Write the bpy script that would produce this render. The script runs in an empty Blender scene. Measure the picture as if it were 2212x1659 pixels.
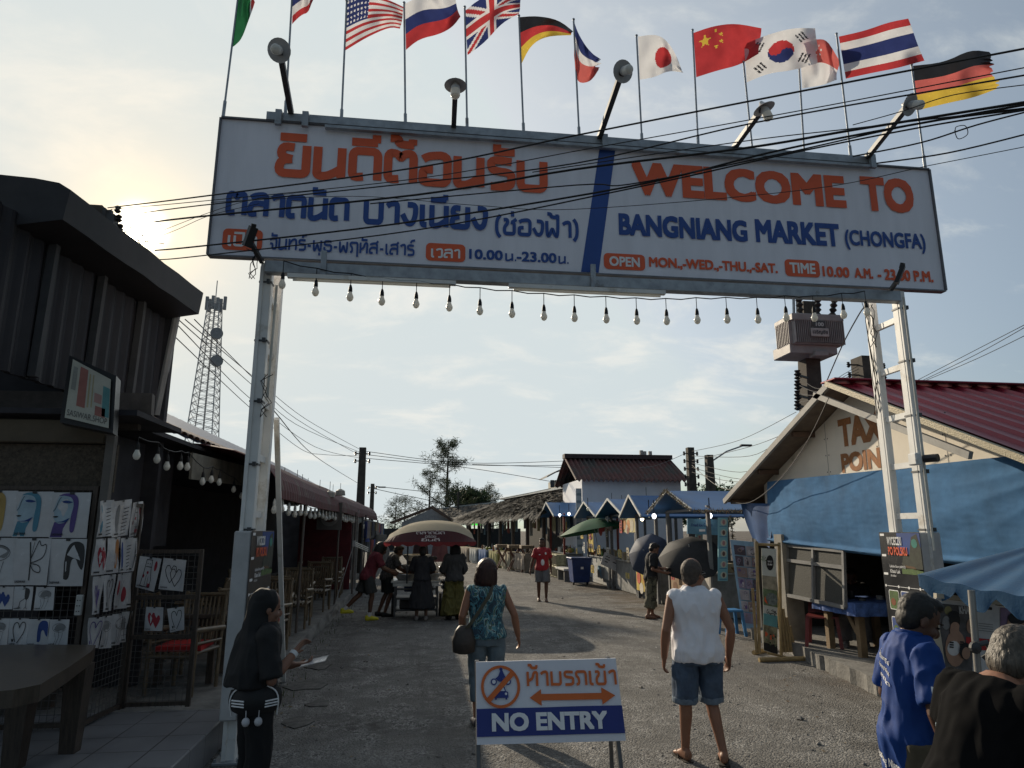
import bpy, bmesh, math, random
from math import sin, cos, tan, pi, radians, sqrt, atan2, floor, hypot
from mathutils import Vector, Matrix, noise, Quaternion
random.seed(7)
V = Vector
scene = bpy.context.scene
COL = scene.collection
# ---------------------------------------------------------------- camera and its survey helper
FPX, PITCH, YAW, CAMH = 1480.0, radians(12.0), radians(7.5), 1.9
def ray(px, py):
    u = (px-1106)/FPX; v = (829.5-py)/FPX
    Y = cos(PITCH)-v*sin(PITCH); Z = sin(PITCH)+v*cos(PITCH)
    return V((u*cos(YAW)+Y*sin(YAW), -u*sin(YAW)+Y*cos(YAW), Z))
def at(px, py, x=None, y=None, z=None):
    """survey point: where the sight line through a picture point meets the plane x=, y= or z="""
    d = ray(px, py)
    t = (z-CAMH)/d.z if z is not None else (y/d.y if y is not None else x/d.x)
    return V((d.x*t, d.y*t, CAMH+d.z*t))
cam = bpy.data.cameras.new("camera"); cam.sensor_width = 36; cam.lens = FPX/2212*36
cam.clip_end = 3000; cam.clip_start = 0.05
camo = bpy.data.objects.new("camera", cam); COL.objects.link(camo)
camo.location = (0, 0, CAMH); camo.rotation_euler = (pi/2+PITCH, 0, -YAW)
scene.camera = camo
# ---------------------------------------------------------------- materials
MATS = {}
def _n(nt, t, **k):
    n = nt.nodes.new(t)
    for a, b in k.items():
        if a.startswith('i_'): n.inputs[a[2:].replace('_', ' ')].default_value = b
        else: setattr(n, a, b)
    return n
def c4(c): return (c[0], c[1], c[2], 1)
def mul(c, k): return tuple(min(1, max(0, x*k)) for x in c)
def mat(name, col, rough=.75, var=.22, scale=5, bump=0., bscale=60, metal=0, spec=.35, trans=0., col2=None, thr=.55, soft=.08, stretch=(1, 1, 1), emit=0, alpha=1):
    if name in MATS: return MATS[name]
    m = bpy.data.materials.new(name); m.use_nodes = True; nt = m.node_tree
    for n in list(nt.nodes): nt.nodes.remove(n)
    out = _n(nt, 'ShaderNodeOutputMaterial'); p = _n(nt, 'ShaderNodeBsdfPrincipled')
    L = nt.links.new
    tc = _n(nt, 'ShaderNodeTexCoord'); mp = _n(nt, 'ShaderNodeMapping'); mp.inputs['Scale'].default_value = stretch
    L(tc.outputs['Object'], mp.inputs['Vector'])
    nz = _n(nt, 'ShaderNodeTexNoise', i_Scale=scale, i_Detail=6.0, i_Roughness=.62); L(mp.outputs[0], nz.inputs['Vector'])
    mr = _n(nt, 'ShaderNodeMapRange'); mr.inputs['From Min'].default_value = .3; mr.inputs['From Max'].default_value = .7
    L(nz.outputs['Fac'], mr.inputs['Value'])
    mx = _n(nt, 'ShaderNodeMix', data_type='RGBA')
    mx.inputs['A'].default_value = c4(mul(col, 1-var)); mx.inputs['B'].default_value = c4(mul(col, 1+var))
    L(mr.outputs[0], mx.inputs['Factor']); last = mx.outputs['Result']
    if col2 is not None:
        n2 = _n(nt, 'ShaderNodeTexNoise', i_Scale=scale*.45, i_Detail=8.0, i_Roughness=.7); L(mp.outputs[0], n2.inputs['Vector'])
        r2 = _n(nt, 'ShaderNodeMapRange'); r2.inputs['From Min'].default_value = thr; r2.inputs['From Max'].default_value = thr+soft
        L(n2.outputs['Fac'], r2.inputs['Value'])
        m2 = _n(nt, 'ShaderNodeMix', data_type='RGBA'); L(r2.outputs[0], m2.inputs['Factor']); L(last, m2.inputs['A'])
        m2.inputs['B'].default_value = c4(col2); last = m2.outputs['Result']
    L(last, p.inputs['Base Color'])
    rr = _n(nt, 'ShaderNodeMapRange'); rr.inputs['To Min'].default_value = max(.02, rough-.1); rr.inputs['To Max'].default_value = min(1, rough+.1)
    L(nz.outputs['Fac'], rr.inputs['Value']); L(rr.outputs[0], p.inputs['Roughness'])
    p.inputs['Metallic'].default_value = metal; p.inputs['Specular IOR Level'].default_value = spec; p.inputs['Alpha'].default_value = alpha
    if bump:
        nb = _n(nt, 'ShaderNodeTexNoise', i_Scale=bscale, i_Detail=5.0); L(mp.outputs[0], nb.inputs['Vector'])
        b = _n(nt, 'ShaderNodeBump', i_Strength=bump, i_Distance=.02); L(nb.outputs['Fac'], b.inputs['Height']); L(b.outputs[0], p.inputs['Normal'])
    if emit:
        p.inputs['Emission Color'].default_value = c4(col); p.inputs['Emission Strength'].default_value = emit
    sh = p.outputs[0]
    if trans:
        t = _n(nt, 'ShaderNodeBsdfTranslucent'); L(last, t.inputs['Color'])
        ms = _n(nt, 'ShaderNodeMixShader', i_Fac=trans); L(sh, ms.inputs[1]); L(t.outputs[0], ms.inputs[2]); sh = ms.outputs[0]
    L(sh, out.inputs['Surface'])
    MATS[name] = m; m['last'] = 0
    return m
def base_nodes(m):
    nt = m.node_tree
    return nt, [n for n in nt.nodes if n.type == 'BSDF_PRINCIPLED'][0]
# ---------------------------------------------------------------- mesh collector
def frame(d, up=V((0, 0, 1))):
    d = d.normalized()
    if abs(d.dot(up)) > .98: up = V((0, 1, 0))
    r = d.cross(up).normalized(); return r, r.cross(d).normalized()
class MB:
    def __init__(s): s.v = []; s.f = []; s.m = []
    def add(s, vs, fs, mi=0):
        o = len(s.v); s.v += [V(p) for p in vs]
        for k, f in enumerate(fs): s.f.append([i+o for i in f]); s.m.append(mi if isinstance(mi, int) else mi[k])
        return s
    def hexa(s, P8, mi=0): return s.add(P8, [(3, 2, 1, 0), (4, 5, 6, 7), (0, 1, 5, 4), (1, 2, 6, 5), (2, 3, 7, 6), (3, 0, 4, 7)], mi)
    def box(s, c, size, rz=0, mi=0, M=None, ch=0):
        hx, hy, hz = [a/2 for a in size]; c = V(c)
        if M is None: M = Matrix.Rotation(rz, 3, 'Z')
        T = lambda x, y, z: c + M @ V((x, y, z))
        if not ch:
            return s.hexa([T(a*hx, b*hy, q*hz) for q in (-1, 1) for a, b in ((-1, -1), (1, -1), (1, 1), (-1, 1))], mi)
        ch = min(ch, hx*.9, hy*.9, hz*.9); bm = bmesh.new()
        for a in (-1, 1):
            for b in (-1, 1):
                for q in (-1, 1):
                    bm.verts.new(T(a*(hx-ch), b*(hy-ch), q*hz)); bm.verts.new(T(a*hx, b*(hy-ch), q*(hz-ch))); bm.verts.new(T(a*(hx-ch), b*hy, q*(hz-ch)))
        bmesh.ops.convex_hull(bm, input=bm.verts); bmesh.ops.dissolve_limit(bm, angle_limit=.01, verts=bm.verts, edges=bm.edges)
        bm.verts.index_update(); s.add([v.co.copy() for v in bm.verts], [[v.index for v in f.verts] for f in bm.faces], mi); bm.free(); return s
    def bar(s, a, b, w, h=None, mi=0, up=V((0, 0, 1))):
        a = V(a); b = V(b); h = h or w; r, u = frame(b-a, up); r = r*w/2; u = u*h/2
        return s.hexa([a-r-u, a+r-u, a+r+u, a-r+u, b-r-u, b+r-u, b+r+u, b-r+u], mi)
    def loft(s, rings, cap=True, mi=0, closed=True):
        n = len(rings[0]); vs = [p for r in rings for p in r]; fs = []
        for i in range(len(rings)-1):
            for j in range(n if closed else n-1):
                k = (j+1) % n; fs.append((i*n+j, i*n+k, (i+1)*n+k, (i+1)*n+j))
        if cap and closed: fs.append(tuple(range(n-1, -1, -1))); fs.append(tuple((len(rings)-1)*n+j for j in range(n)))
        return s.add(vs, fs, mi)
    def tube(s, pts, r, n=8, mi=0, cap=True):
        pts = [V(p) for p in pts]; rs = r if isinstance(r, (list, tuple)) else [r]*len(pts); rings = []; pr = None
        for i, p in enumerate(pts):
            d = (pts[min(i+1, len(pts)-1)]-pts[max(i-1, 0)]).normalized()
            if pr is None: a, b = frame(d)
            else:
                a = pr-d*pr.dot(d)
                if a.length < 1e-4: a, b = frame(d)
                a.normalize(); b = a.cross(d).normalized()
            pr = a; rings.append([p+(a*cos(2*pi*j/n)+b*sin(2*pi*j/n))*rs[i] for j in range(n)])
        return s.loft(rings, cap, mi)
    def lathe(s, prof, c=(0, 0, 0), n=16, mi=0, axis=None):
        c = V(c); ax = V(axis).normalized() if axis is not None else V((0, 0, 1)); a, b = frame(ax)
        return s.loft([[c+ax*z+(a*cos(2*pi*j/n)+b*sin(2*pi*j/n))*max(r, 1e-4) for j in range(n)] for r, z in prof], True, mi)
    def ell(s, c, rx, ry=None, rz=None, n=12, mi=0, M=None):
        ry = ry or rx; rz = rz or rx; c = V(c); rings = []; k = max(5, n*2//3)
        for i in range(k+1):
            th = pi*(i+.02*(i == 0)-.02*(i == k))/k
            row = []
            for j in range(n):
                q = V((rx*sin(th)*cos(2*pi*j/n), ry*sin(th)*sin(2*pi*j/n), -rz*cos(th)))
                row.append(c+(M @ q if M is not None else q))
            rings.append(row)
        return s.loft(rings, True, mi)
    def poly(s, pts, mi=0): return s.add(pts, [tuple(range(len(pts)))], mi)
    def prism(s, pts, ext, mi=0):
        n = len(pts); ext = V(ext); pts = [V(p) for p in pts]
        return s.add(pts+[p+ext for p in pts], [tuple(range(n-1, -1, -1)), tuple(range(n, 2*n))]+[(i, (i+1) % n, n+(i+1) % n, n+i) for i in range(n)], mi)
    def grid(s, fn, nu, nv, mi=0):
        vs = [fn(i/nu, j/nv) for j in range(nv+1) for i in range(nu+1)]; w = nu+1
        fs = []; ms = []
        for j in range(nv):
            for i in range(nu):
                fs.append((j*w+i, j*w+i+1, (j+1)*w+i+1, (j+1)*w+i)); ms.append(mi((i+.5)/nu, (j+.5)/nv) if callable(mi) else mi)
        return s.add(vs, fs, ms)
    def slab(s, fn, nu, nv, thick, mi=0):
        """a grid with thickness (thick = offset vector)"""
        thick = V(thick); s.grid(fn, nu, nv, mi); s.grid(lambda u, v: fn(1-u, v)+thick, nu, nv, (lambda u, v: mi(1-u, v)) if callable(mi) else mi)
        m0 = mi if isinstance(mi, int) else 0
        for e in (lambda t: (t, 0), lambda t: (1, t), lambda t: (1-t, 1), lambda t: (0, 1-t)):
            k = max(nu, nv)
            s.grid(lambda u, v: fn(*e(u))+thick*v, k, 1, m0)
        return s
    def flat(s, tris, O, U, W, mi=0, lift=None):
        vs, fs = tris; O = V(O); return s.add([O+U*p[0]+W*p[1]+(lift*p[2] if lift is not None and len(p) > 2 else V((0, 0, 0))) for p in vs], fs, mi)
    def build(s, name, mats, parent=None, smooth=None, local=False, recalc=True, kind=None):
        me = bpy.data.meshes.new(name); mats = mats if isinstance(mats, (list, tuple)) else [mats]
        vs = s.v; base = V((0, 0, 0))
        if parent is None and not local and vs:
            lo = [min(p[i] for p in vs) for i in range(3)]; hi = [max(p[i] for p in vs) for i in range(3)]
            base = V(((lo[0]+hi[0])/2, (lo[1]+hi[1])/2, lo[2]))
        me.from_pydata([p-base for p in vs], [], s.f)
        for m in mats: me.materials.append(m)
        me.polygons.foreach_set('material_index', s.m)
        if recalc:
            bm = bmesh.new(); bm.from_mesh(me); bmesh.ops.recalc_face_normals(bm, faces=bm.faces); bm.to_mesh(me); bm.free()
        if smooth:
            me.polygons.foreach_set('use_smooth', [True]*len(me.polygons)); me.set_sharp_from_angle(angle=radians(smooth))
        o = bpy.data.objects.new(name, me); COL.objects.link(o)
        if parent is not None:
            o.parent = parent
            if not local: o.matrix_parent_inverse = wmat(parent).inverted()
        else: o.location = base
        if kind: o['kind'] = kind
        return o
def wmat(o):
    m = Matrix.LocRotScale(o.location, o.rotation_euler, o.scale)
    return wmat(o.parent) @ o.matrix_parent_inverse @ m if o.parent else m
def tag(o, label, cat, group=None):
    o['label'] = label; o['category'] = cat
    if group: o['group'] = group
    return o
def thing(name, label, cat, loc=(0, 0, 0), rz=0, group=None):
    o = bpy.data.objects.new(name, None); COL.objects.link(o); o.location = loc; o.rotation_euler = (0, 0, rz); o.empty_display_size = .1
    return tag(o, label, cat, group)
KIDS = {}
def copy_tree(o, parent=None):
    c = o.copy(); COL.objects.link(c)
    if parent: c.parent = parent
    for ch in [q for q in COL.objects if q.parent == o]: copy_tree(ch, c)
    return c
# ---------------------------------------------------------------- lettering
_TX = {}
def text_tris(t, bold=.0, spacing=1.0):
    k = (t, bold, spacing)
    if k in _TX: return _TX[k]
    cu = bpy.data.curves.new('lettering', 'FONT'); cu.body = t; cu.size = 1; cu.resolution_u = 3; cu.space_character = spacing
    ob = bpy.data.objects.new('lettering', cu); COL.objects.link(ob)
    dg = bpy.context.evaluated_depsgraph_get(); me = bpy.data.meshes.new_from_object(ob.evaluated_get(dg))
    v0 = [(v.co.x, v.co.y) for v in me.vertices]; f0 = [tuple(p.vertices) for p in me.polygons]; vs = []; fs = []
    for i, (dx, dy) in enumerate([(0, 0)]+([(bold*p_, bold*q_) for p_ in (-1, 0, 1) for q_ in (-1, 0, 1) if p_ or q_] if bold > .004 else [])):
        o = len(vs); vs += [(x+dx, y+dy, i*.00025) for x, y in v0]; fs += [tuple(k+o for k in f) for f in f0]
    bpy.data.objects.remove(ob); bpy.data.curves.remove(cu); bpy.data.meshes.remove(me)
    _TX[k] = (vs, fs); return _TX[k]
def stroke_tris(lines, th):
    """thick polylines with mitred joins -> flat faces (third value = tiny layer step)"""
    vs = []; fs = []
    for k, ln in enumerate(lines):
        n = len(ln); L = []
        for i in range(n):
            p = V(ln[i]).to_2d() if len(ln[i]) > 2 else V((ln[i][0], ln[i][1]))
            a = V(ln[max(i-1, 0)][:2]); b = V(ln[min(i+1, n-1)][:2])
            d1 = (V(ln[i][:2])-a); d2 = (b-V(ln[i][:2]))
            if d1.length < 1e-6: d1 = d2
            if d2.length < 1e-6: d2 = d1
            d1 = d1.normalized(); d2 = d2.normalized(); t = (d1+d2)
            t = t.normalized() if t.length > .2 else d1
            nn = V((-t.y, t.x)); c = max(.72, nn.dot(V((-d1.y, d1.x))))
            L.append((p+nn*th/2/c, p-nn*th/2/c))
        o = len(vs); z = k*.0003
        for a, b in L: vs += [(a.x, a.y, z), (b.x, b.y, z)]
        for i in range(n-1): fs.append((o+2*i, o+2*i+1, o+2*i+3, o+2*i+2))
    return vs, fs
def rnd(pts, it=2):
    """round a polyline's corners (ends stay)"""
    for _ in range(it):
        q = [pts[0]]
        for i in range(len(pts)-1):
            a, b = pts[i], pts[i+1]
            if i > 0: q.append((a[0]*.75+b[0]*.25, a[1]*.75+b[1]*.25))
            if i < len(pts)-2: q.append((a[0]*.25+b[0]*.75, a[1]*.25+b[1]*.75))
        q.append(pts[-1]); pts = q
    return pts
TH = {
 'ย': (1., [[(.5, .92), (.14, .95), (.1, .6), (.45, .53)], [(.45, .53), (.1, .48), (.06, .06), (.5, .06), (.88, .06), (.88, .35), (.88, 1)]]),
 'น': (1., [[(.12, 1), (.12, .3), (.12, .04), (.45, .04), (.82, .28)], [(.86, 1), (.86, 0)]]),
 'ด': (1., [[(.44, .1), (.1, .06), (.1, .5), (.1, .95), (.5, .95), (.88, .95), (.88, .5), (.88, 0)]]),
 'ต': (1., [[(.44, .1), (.1, .06), (.1, .5), (.1, .97), (.4, .95), (.5, .78), (.6, .95), (.9, .97), (.9, .5), (.9, 0)]]),
 'อ': (.98, [[(.1, .82), (.3, .95), (.88, 1), (.88, .5), (.88, .05), (.5, .05), (.1, .05), (.1, .28), (.12, .48), (.42, .48)]]),
 'ร': (.85, [[(.78, .92), (.12, .98), (.1, .68), (.25, .58), (.75, .55), (.78, .3), (.72, .06), (.1, .06)]]),
 'บ': (1., [[(.12, 1), (.12, .5), (.12, .06), (.5, .06), (.88, .06), (.88, .5), (.88, 1)]]),
 'ป': (1., [[(.12, 1), (.12, .5), (.12, .06), (.5, .06), (.88, .06), (.88, .5), (.88, 1.35)]]),
 'ล': (.98, [[(.1, .82), (.3, .95), (.88, 1), (.88, .5), (.88, 0)], [(.88, .55), (.4, .6), (.1, .5), (.06, .05), (.42, .1)]]),
 'ส': (1.05, [[(.1, .82), (.3, .95), (.88, 1), (.88, .5), (.88, 0)], [(.88, .55), (.4, .6), (.1, .5), (.06, .05), (.42, .1)], [(.7, .9), (1.0, 1.2)]]),
 'า': (.72, [[(.08, .82), (.25, .95), (.6, 1), (.6, .5), (.6, 0)]]),
 'ง': (.82, [[(.05, .5), (.3, .06), (.6, .1), (.72, .5), (.72, .95), (.3, .95)]]),
 'เ': (.42, [[(.14, 1), (.14, .4), (.14, .06), (.38, .06)]]),
 'ช': (1., [[(.08, .92), (.36, .95), (.36, .68), (.14, .5), (.14, .06), (.5, .06), (.84, .06), (.84, .4), (.84, .75), (.6, .8)], [(.75, .82), (1.0, 1.0)]]),
 'ข': (1., [[(.05, .92), (.36, .95), (.36, .68), (.14, .5), (.14, .06), (.5, .06), (.86, .06), (.86, .5), (.86, 1)]]),
 'ฟ': (1.1, [[(.1, 1), (.12, .06), (.3, .06), (.5, .6), (.7, .06), (.9, .06), (.92, 1.4)]]),
 'พ': (1.1, [[(.1, 1), (.12, .06), (.3, .06), (.5, .75), (.7, .06), (.9, .06), (.92, 1)]]),
 'ว': (.8, [[(.08, .82), (.25, .95), (.7, 1), (.7, .5), (.7, .05), (.3, .05)]]),
 'ห': (1., [[(.12, 1), (.12, 0)], [(.12, .35), (.5, .5), (.6, .95), (.9, .95), (.86, .5), (.86, 0)]]),
 'ม': (1.02, [[(.14, 1), (.14, .05)], [(.05, .08), (.4, .1), (.86, .06), (.86, .5), (.86, 1)]]),
 'ถ': (1., [[(.08, .06), (.3, .1), (.3, .5), (.1, .65), (.1, .95), (.5, .95), (.88, .95), (.88, .5), (.88, 0)]]),
 'ฤ': (1., [[(.08, .06), (.3, .1), (.3, .5), (.1, .65), (.1, .95), (.5, .95), (.88, .95), (.88, .5), (.88, -.35)]]),
 'ท': (1., [[(.12, 1), (.12, 0)], [(.12, .45), (.4, .95), (.86, 1), (.86, .5), (.86, 0)]]),
 'จ': (.9, [[(.12, .5), (.4, .5), (.4, .06)], [(.08, .82), (.25, .95), (.8, 1), (.8, .5), (.78, .05), (.4, .06)]]),
 'ธ': (.95, [[(.85, .95), (.12, .98), (.1, .65), (.3, .6), (.85, .6), (.86, .3), (.8, .05), (.1, .05), (.1, .42)]]),
 'ิ': (0, [[(.05, 1.25), (.86, 1.25)]]), 'ี': (0, [[(.05, 1.25), (.86, 1.25)], [(.82, 1.25), (.82, 1.52)]]),
 'ั': (0, [[(.3, 1.5), (.3, 1.24)], [(.2, 1.25), (.88, 1.25)]]), '้': (0, [[(.15, 1.46), (.42, 1.46), (.42, 1.26), (.9, 1.26)], [(.86, 1.26), (.86, 1.46)]]),
 '่': (0, [[(.72, 1.5), (.72, 1.15)]]), '์': (0, [[(.42, 1.15), (.5, 1.38), (.9, 1.45)]]), 'ุ': (0, [[(.76, -.12), (.76, -.4)]]),
 '-': (.55, [[(.08, .45), (.45, .45)]]), '(': (.42, [[(.36, 1.2), (.1, .9), (.1, .1), (.36, -.2)]]), ')': (.42, [[(.05, 1.2), (.3, .9), (.3, .1), (.05, -.2)]]),
 '.': (.3, [[(.06, .1), (.24, .1)]]), ' ': (.6, []),
}
def thai_tris(t, th=.22):
    x = 0; prev = 0; L = []
    for ch in t:
        w, ls = TH[ch]
        o = prev if w == 0 else x
        for l in ls: L.append([(o+p[0]*1.0, p[1]) for p in rnd(l)])
        if w: prev = x; x += w+.1
    return stroke_tris(L, th)
def fit(tris, x0, x1, z0, z1, ylo=None, yhi=None):
    vs, fs = tris
    if not vs: return tris
    a = min(p[0] for p in vs); b = max(p[0] for p in vs); c = min(p[1] for p in vs) if ylo is None else ylo; d = max(p[1] for p in vs) if yhi is None else yhi
    return [(x0+(p[0]-a)/(b-a)*(x1-x0), z0+(p[1]-c)/(d-c)*(z1-z0), p[2] if len(p) > 2 else 0) for p in vs], fs
def text_w(t, bold=0):
    vs = text_tris(t, bold)[0]; return (max(p[0] for p in vs)-min(p[0] for p in vs))/max(1e-6, max(p[1] for p in vs)-min(p[1] for p in vs))
def label_on(mb, t, O, U, W, rect, mi, bold=.02, nrm=None, thai=False, th=.22):
    """lettering fitted into rect=(u0,u1,w0,w1) of the plane O,U,W"""
    if nrm is None:
        nrm = U.cross(W).normalized(); nrm = nrm if nrm.dot(V(O)-V((0, 0, CAMH))) < 0 else -nrm
    tr = thai_tris(t, th) if thai else text_tris(t, bold)
    mb.flat(fit(tr, rect[0], rect[1], rect[2], rect[3], *( (0, 1) if thai else (None, None))), O, U, W, mi, lift=nrm)
def rrect(x0, x1, z0, z1, r, n=4):
    pts = []
    for cx, cz, a in ((x1-r, z1-r, 0), (x0+r, z1-r, 90), (x0+r, z0+r, 180), (x1-r, z0+r, 270)):
        for i in range(n+1): t = radians(a+90*i/n); pts.append((cx+r*cos(t), cz+r*sin(t)))
    return pts
X, Yv, Z = V((1, 0, 0)), V((0, 1, 0)), V((0, 0, 1))
# ---------------------------------------------------------------- daylight
SUN_AZ, SUN_EL = radians(-22.8), radians(21.7)
sund = V((sin(SUN_AZ)*cos(SUN_EL), cos(SUN_AZ)*cos(SUN_EL), sin(SUN_EL)))
sl = bpy.data.lights.new("sun", 'SUN'); sl.energy = 2.5; sl.angle = radians(.55); sl.color = (1, .86, .66)
so = bpy.data.objects.new("sun", sl); COL.objects.link(so); so.rotation_euler = sund.to_track_quat('Z', 'Y').to_euler(); so.location = sund*40
w = bpy.data.worlds.new("World"); scene.world = w; w.use_nodes = True; nt = w.node_tree; L = nt.links.new
bg = nt.nodes['Background']
sky = _n(nt, 'ShaderNodeTexSky', sky_type='NISHITA'); sky.sun_disc = False; sky.sun_elevation = SUN_EL; sky.sun_rotation = SUN_AZ
sky.air_density = 1.0; sky.dust_density = 2.5; sky.ozone_density = 1.6
tc = _n(nt, 'ShaderNodeTexCoord'); nrm = _n(nt, 'ShaderNodeVectorMath', operation='NORMALIZE'); L(tc.outputs['Generated'], nrm.inputs[0])
sep = _n(nt, 'ShaderNodeSeparateXYZ'); L(nrm.outputs[0], sep.inputs[0])
def mth(op, a, b=None, cl=False):
    n = _n(nt, 'ShaderNodeMath', operation=op, use_clamp=cl)
    for i, q in enumerate((a, b)):
        if q is None: continue
        if isinstance(q, (int, float)): n.inputs[i].default_value = q
        else: L(q, n.inputs[i])
    return n.outputs[0]
den = mth('ADD', mth('MAXIMUM', sep.outputs['Z'], 0.0), .22)
cx = mth('DIVIDE', sep.outputs['X'], den); cy = mth('DIVIDE', sep.outputs['Y'], den)
cmb = _n(nt, 'ShaderNodeCombineXYZ'); L(cx, cmb.inputs[0]); L(cy, cmb.inputs[1])
mpn = _n(nt, 'ShaderNodeMapping'); mpn.inputs['Scale'].default_value = (1.25, 1.9, 1); mpn.inputs['Rotation'].default_value = (0, 0, radians(24)); mpn.inputs['Location'].default_value = (3.1, 1.7, 0); L(cmb.outputs[0], mpn.inputs['Vector'])
n1 = _n(nt, 'ShaderNodeTexNoise', i_Scale=2.3, i_Detail=10.0, i_Roughness=.62, i_Distortion=.35); L(mpn.outputs[0], n1.inputs['Vector'])
n2 = _n(nt, 'ShaderNodeTexNoise', i_Scale=.7, i_Detail=3.0); L(mpn.outputs[0], n2.inputs['Vector'])
cf = _n(nt, 'ShaderNodeMapRange'); cf.interpolation_type = 'SMOOTHSTEP'; cf.inputs['From Min'].default_value = .5; cf.inputs['From Max'].default_value = .7
L(mth('ADD', mth('MULTIPLY', n1.outputs['Fac'], .7), mth('MULTIPLY', n2.outputs['Fac'], .34)), cf.inputs['Value'])
dt = _n(nt, 'ShaderNodeVectorMath', operation='DOT_PRODUCT'); L(nrm.outputs[0], dt.inputs[0]); dt.inputs[1].default_value = sund
dp = mth('MAXIMUM', dt.outputs['Value'], 0.0)
# thin high cloud veil, thicker towards the sun
SKYK = .06
hz = _n(nt, 'ShaderNodeMix', data_type='RGBA', blend_type='MIX'); dk = _n(nt, 'ShaderNodeMix', data_type='RGBA', blend_type='DARKEN'); dk.inputs['Factor'].default_value = 1; L(sky.outputs[0], dk.inputs['A']); dk.inputs['B'].default_value = (4.75, 5.5, 5.9, 1)
L(dk.outputs['Result'], hz.inputs['A'])
veil = mth('ADD', mth('MULTIPLY', mth('POWER', dp, 3.0), .42), .30, True); L(veil, hz.inputs['Factor']); hz.inputs['B'].default_value = (5.9, 6.3, 6.2, 1)
cm = _n(nt, 'ShaderNodeMix', data_type='RGBA'); L(hz.outputs['Result'], cm.inputs['A']); cm.inputs['B'].default_value = (6.9, 6.9, 6.5, 1)
L(mth('MULTIPLY', cf.outputs[0], .85), cm.inputs['Factor'])
def glow(prev, pw, col):
    g = mth('POWER', dp, pw)
    m = _n(nt, 'ShaderNodeMix', data_type='RGBA', blend_type='ADD'); m.inputs['Factor'].default_value = 1
    s = _n(nt, 'ShaderNodeMix', data_type='RGBA'); s.inputs['A'].default_value = (0, 0, 0, 1); s.inputs['B'].default_value = c4(col); L(g, s.inputs['Factor'])
    L(prev, m.inputs['A']); L(s.outputs['Result'], m.inputs['B']); return m.outputs['Result']
bk = _n(nt, 'ShaderNodeMapRange'); bk.interpolation_type = 'SMOOTHSTEP'; L(dt.outputs['Value'], bk.inputs[0])
for i_, v_ in ((1, -.4), (2, .85), (3, .5), (4, 1.0)): bk.inputs[i_].default_value = v_
bm_ = _n(nt, 'ShaderNodeVectorMath', operation='SCALE'); tint = _n(nt, 'ShaderNodeMix', data_type='RGBA'); tint.inputs['A'].default_value = (.66, .85, 1.0, 1); tint.inputs['B'].default_value = (1, 1, 1, 1); L(mth('MULTIPLY', bk.outputs[0], bk.outputs[0]), tint.inputs['Factor']); tm = _n(nt, 'ShaderNodeMix', data_type='RGBA', blend_type='MULTIPLY'); tm.inputs['Factor'].default_value = 1; L(cm.outputs['Result'], tm.inputs['A']); L(tint.outputs['Result'], tm.inputs['B']); L(tm.outputs['Result'], bm_.inputs[0]); L(bk.outputs[0], bm_.inputs['Scale'])
o = glow(bm_.outputs[0], 60, (1.9, 1.0, -.1)); o = glow(o, 420, (3.4, 2.0, .3)); o = glow(o, 7500, (200, 180, 140))
L(o, bg.inputs['Color']); bg.inputs['Strength'].default_value = SKYK
vs = scene.view_settings; vs.view_transform = 'Standard'; vs.look = 'None'; vs.exposure = 1.05; vs.gamma = 1
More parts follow.
